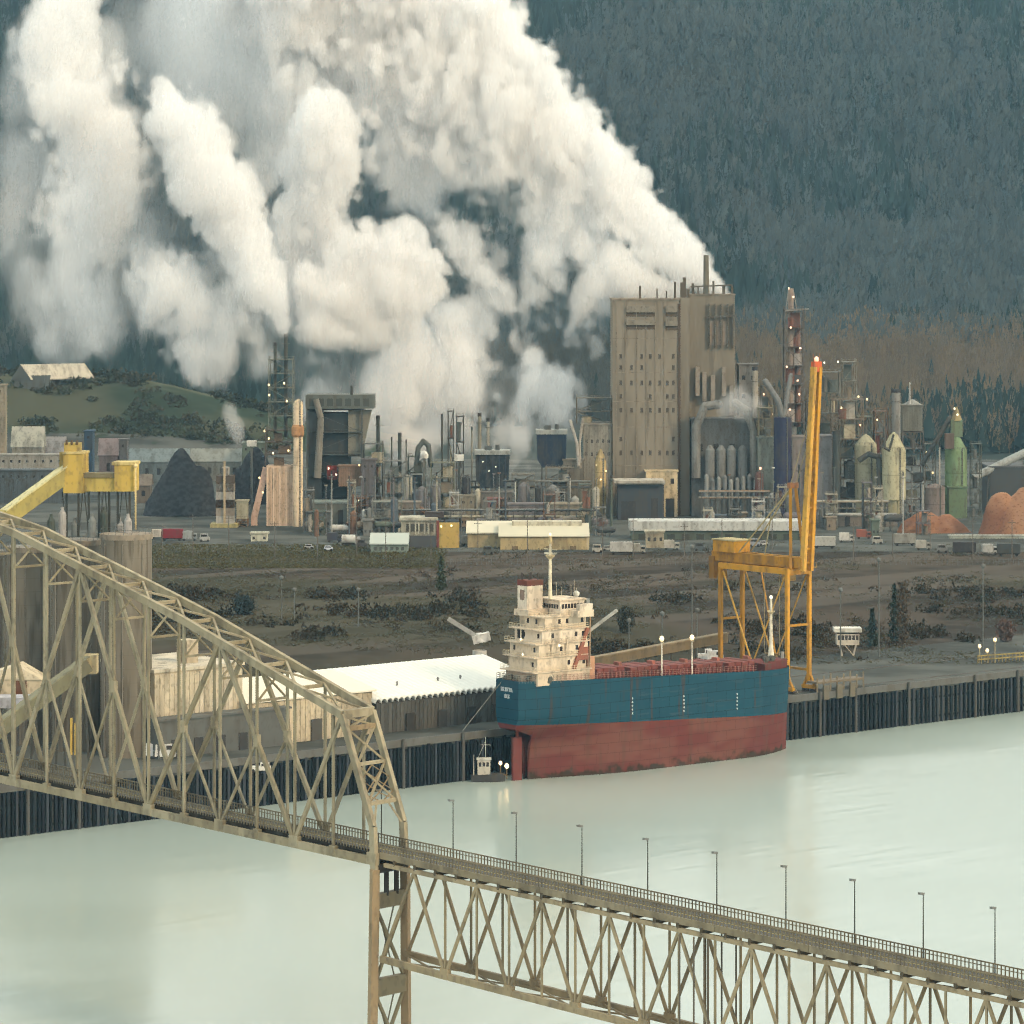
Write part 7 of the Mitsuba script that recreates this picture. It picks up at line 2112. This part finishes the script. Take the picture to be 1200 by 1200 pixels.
def bank_spots(n, px0, px1, py0, py1, clump, thr, seed):
    r = np.random.default_rng(seed)
    Y = F * (EYE - 13.0) / (r.uniform(py0, py1, n) - HORIZON)
    X = (r.uniform(px0, px1, n) - 600) / F * Y
    q = meshkit.fbm(np.stack([X / clump, Y / (clump * 1.6), 0 * X], -1), 3, seed)
    k = q > thr
    return np.stack([X[k], Y[k], land_z(X[k], Y[k]) - 0.2], -1)


def spray(spots, n, h, w, cols, seed):
    """Bushes: n leaf blades each in a rounded clump, one tone per bush."""
    r = np.random.default_rng(seed)
    k = len(spots)
    s = r.uniform(0.5, 1.35, (k, 1))
    a = r.uniform(0, 6.283, (k, n))
    rad = np.sqrt(r.uniform(0, 1, (k, n))) * w
    z = r.uniform(0.05, 1, (k, n)) * h * np.sqrt(np.clip(1 - (rad / w) ** 2, 0.05, 1))
    c = np.stack([np.cos(a) * rad * s, np.sin(a) * rad * s, z * s], -1) + spots[:, None]
    b = r.uniform(0, 6.283, (k, n))
    d1 = np.stack([np.cos(b), np.sin(b), r.uniform(-0.3, 0.3, (k, n))], -1) * (0.22 * w)
    d2 = np.stack([r.uniform(-0.25, 0.25, (k, n)), r.uniform(-0.25, 0.25, (k, n)), r.uniform(0.3, 0.7, (k, n))], -1) * (0.55 * h) * s[..., None]
    V = np.stack([c - d1, c + d1, c + d2], 2).reshape(-1, 3)
    pick = np.asarray(cols)[r.integers(0, len(cols), k)] * r.uniform(0.7, 1.3, (k, 1))
    return (V, np.arange(len(V)).reshape(-1, 3)), np.repeat(pick, n * 3, 0)


def stuff(key, label, cat, parts):
    V, FF, C, n = [], [], [], 0
    for (v, f), c in parts:
        V.append(v)
        FF.append(f + n)
        C.append(c)
        n += len(v)
    scene[key] = mikit.ply((np.vstack(V), np.vstack(FF)), 'foliage', uv=tone_uv(np.vstack(C), n))
    tag(key, label, cat, kind='stuff')


DARKB = [(0.034, 0.030, 0.019), (0.040, 0.033, 0.022), (0.046, 0.035, 0.024), (0.028, 0.028, 0.019)]
BROWNB = [(0.052, 0.042, 0.03), (0.062, 0.05, 0.035), (0.046, 0.04, 0.03), (0.055, 0.052, 0.03)]
stuff('brush', 'dark winter brush covering the bank between the wharf and the mill', 'brush', [
    spray(bank_spots(3600, 150, 1230, 700, 766, 18, 0.64, 1), 18, 2.4, 2.2, DARKB, 1),
    spray(bank_spots(3600, 150, 1230, 655, 760, 24, 0.60, 2), 12, 1.4, 1.6, BROWNB, 2),
])
stuff('bank_grass', 'dry olive and brown grass on the bank', 'grass', [spray(bank_spots(9000, 100, 1230, 645, 770, 26, 0.42, 3), 7, 0.8, 1.6, [(0.066, 0.062, 0.03), (0.062, 0.052, 0.032), (0.052, 0.052, 0.027)], 3)])


def single_tree(name, label, px, pbase, ptop, wid, conifer, col, seed):
    r = np.random.default_rng(seed)
    b = on_ground(px, pbase, 14.0)
    b[2] = float(land_z(b[0], b[1]))
    h = at(0, ptop, b[1])[2] - b[2]
    t = thing(name, label, 'tree')
    mb = MB().tube(b - [0, 0, 0.3], b + [0, 0, h * 0.55], 0.32, 0.16, 8).tube(b + [0, 0, h * 0.55], b + [0, 0, h * 0.95], 0.16, 0.04, 6)
    for k in range(9):
        a, z = r.uniform(0, 6.28), h * r.uniform(0.2, 0.8)
        mb.tube(b + [0, 0, z], b + [wid * 0.6 * math.cos(a), wid * 0.6 * math.sin(a), z + h * (0.06 if conifer else 0.16)], 0.1, 0.03, 5)
    add('trunk', mb, (0.09, 0.075, 0.055), t)
    n = 900
    z = r.uniform(0.08, 1.0, n)
    if conifer:
        rad = wid * (1.02 - z) * np.sqrt(r.uniform(0.1, 1, n)) * (0.75 + 0.35 * np.sin(z * 38 + r.uniform(0, 1.5, n)))
    else:
        rad = wid * np.sqrt(np.clip(1 - ((z - 0.55) / 0.5) ** 2, 0.02, 1)) * np.sqrt(r.uniform(0.02, 1, n)) * r.uniform(0.6, 1.1, n)
    a = r.uniform(0, 6.283, n)
    c = b + np.stack([np.cos(a) * rad, np.sin(a) * rad, z * h], -1)
    q = r.normal(0, 1, (n, 2, 3)) * (0.38 if conifer else 0.42)
    q[:, :, 2] *= 1.3
    V = np.stack([c, c + q[:, 0], c + q[:, 1]], 1).reshape(-1, 3)
    cc = np.repeat(np.array(col) * r.uniform(0.6, 1.4, (n, 1)), 3, 0)
    key = f'{t}__crown'
    scene[key] = mikit.ply((V, np.arange(3 * n).reshape(-1, 3)), 'foliage', uv=tone_uv(cc, 3 * n))
    return t


for k, (px, pb, ptp, w, cf, col, lb) in enumerate((
        (517, 700, 652, 2.6, 1, (0.045, 0.055, 0.03), 'dark poplar shaped tree on the bank above the white roofed shed'), (1048, 745, 685, 2.4, 1, (0.03, 0.042, 0.032), 'dark conifer on the bank right of the control cabin'),
        (1058, 748, 684, 2.2, 0, (0.08, 0.06, 0.04), 'bare brown tree beside the dark conifer on the bank'), 
        (285, 728, 700, 4.5, 0, (0.028, 0.035, 0.032), 'low dark broad tree on the bank above the bridge chord'),
        (1022, 748, 714, 2.6, 1, (0.03, 0.042, 0.034), 'small dark conifer nearest the control cabin'), (1178, 740, 728, 3.2, 0, (0.12, 0.08, 0.065), 'pinkish bare bush tree on the bank at the right edge'), (620, 730, 695, 3.2, 0, (0.05, 0.052, 0.036), 'dark tree on the bank behind the ship\'s funnel'),
        (733, 742, 712, 3.0, 0, (0.05, 0.05, 0.038), 'dark tree on the bank right of the ship\'s superstructure'))):
    single_tree('tree', lb, px, pb, ptp, w, cf, col, 300 + k)
r = np.random.default_rng(41)
stuff('verge_grass', 'olive grass strip along the road in front of the dark heaps and the pink kiln', 'grass', [spray(bank_spots(9000, 100, 520, 648, 676, 60, 0.30, 31), 7, 0.9, 1.8, [(0.088, 0.084, 0.04), (0.098, 0.086, 0.046), (0.078, 0.076, 0.038)], 33)])
X = r.uniform(-330, -120, 900)
Y = r.uniform(1890, 2150, 900)
m = meshkit.fbm(np.stack([X / 40, Y / 40, 0 * X], -1), 3, 7) > 0.5
stuff('mound_scrub', 'scrub and rough grass on the green mound at the left', 'scrub', [spray(np.stack([X[m], Y[m], land_z(X[m], Y[m])], -1), 26, 4.5, 5.0, [(0.036, 0.044, 0.03), (0.05, 0.048, 0.034), (0.03, 0.036, 0.028)], 9)])
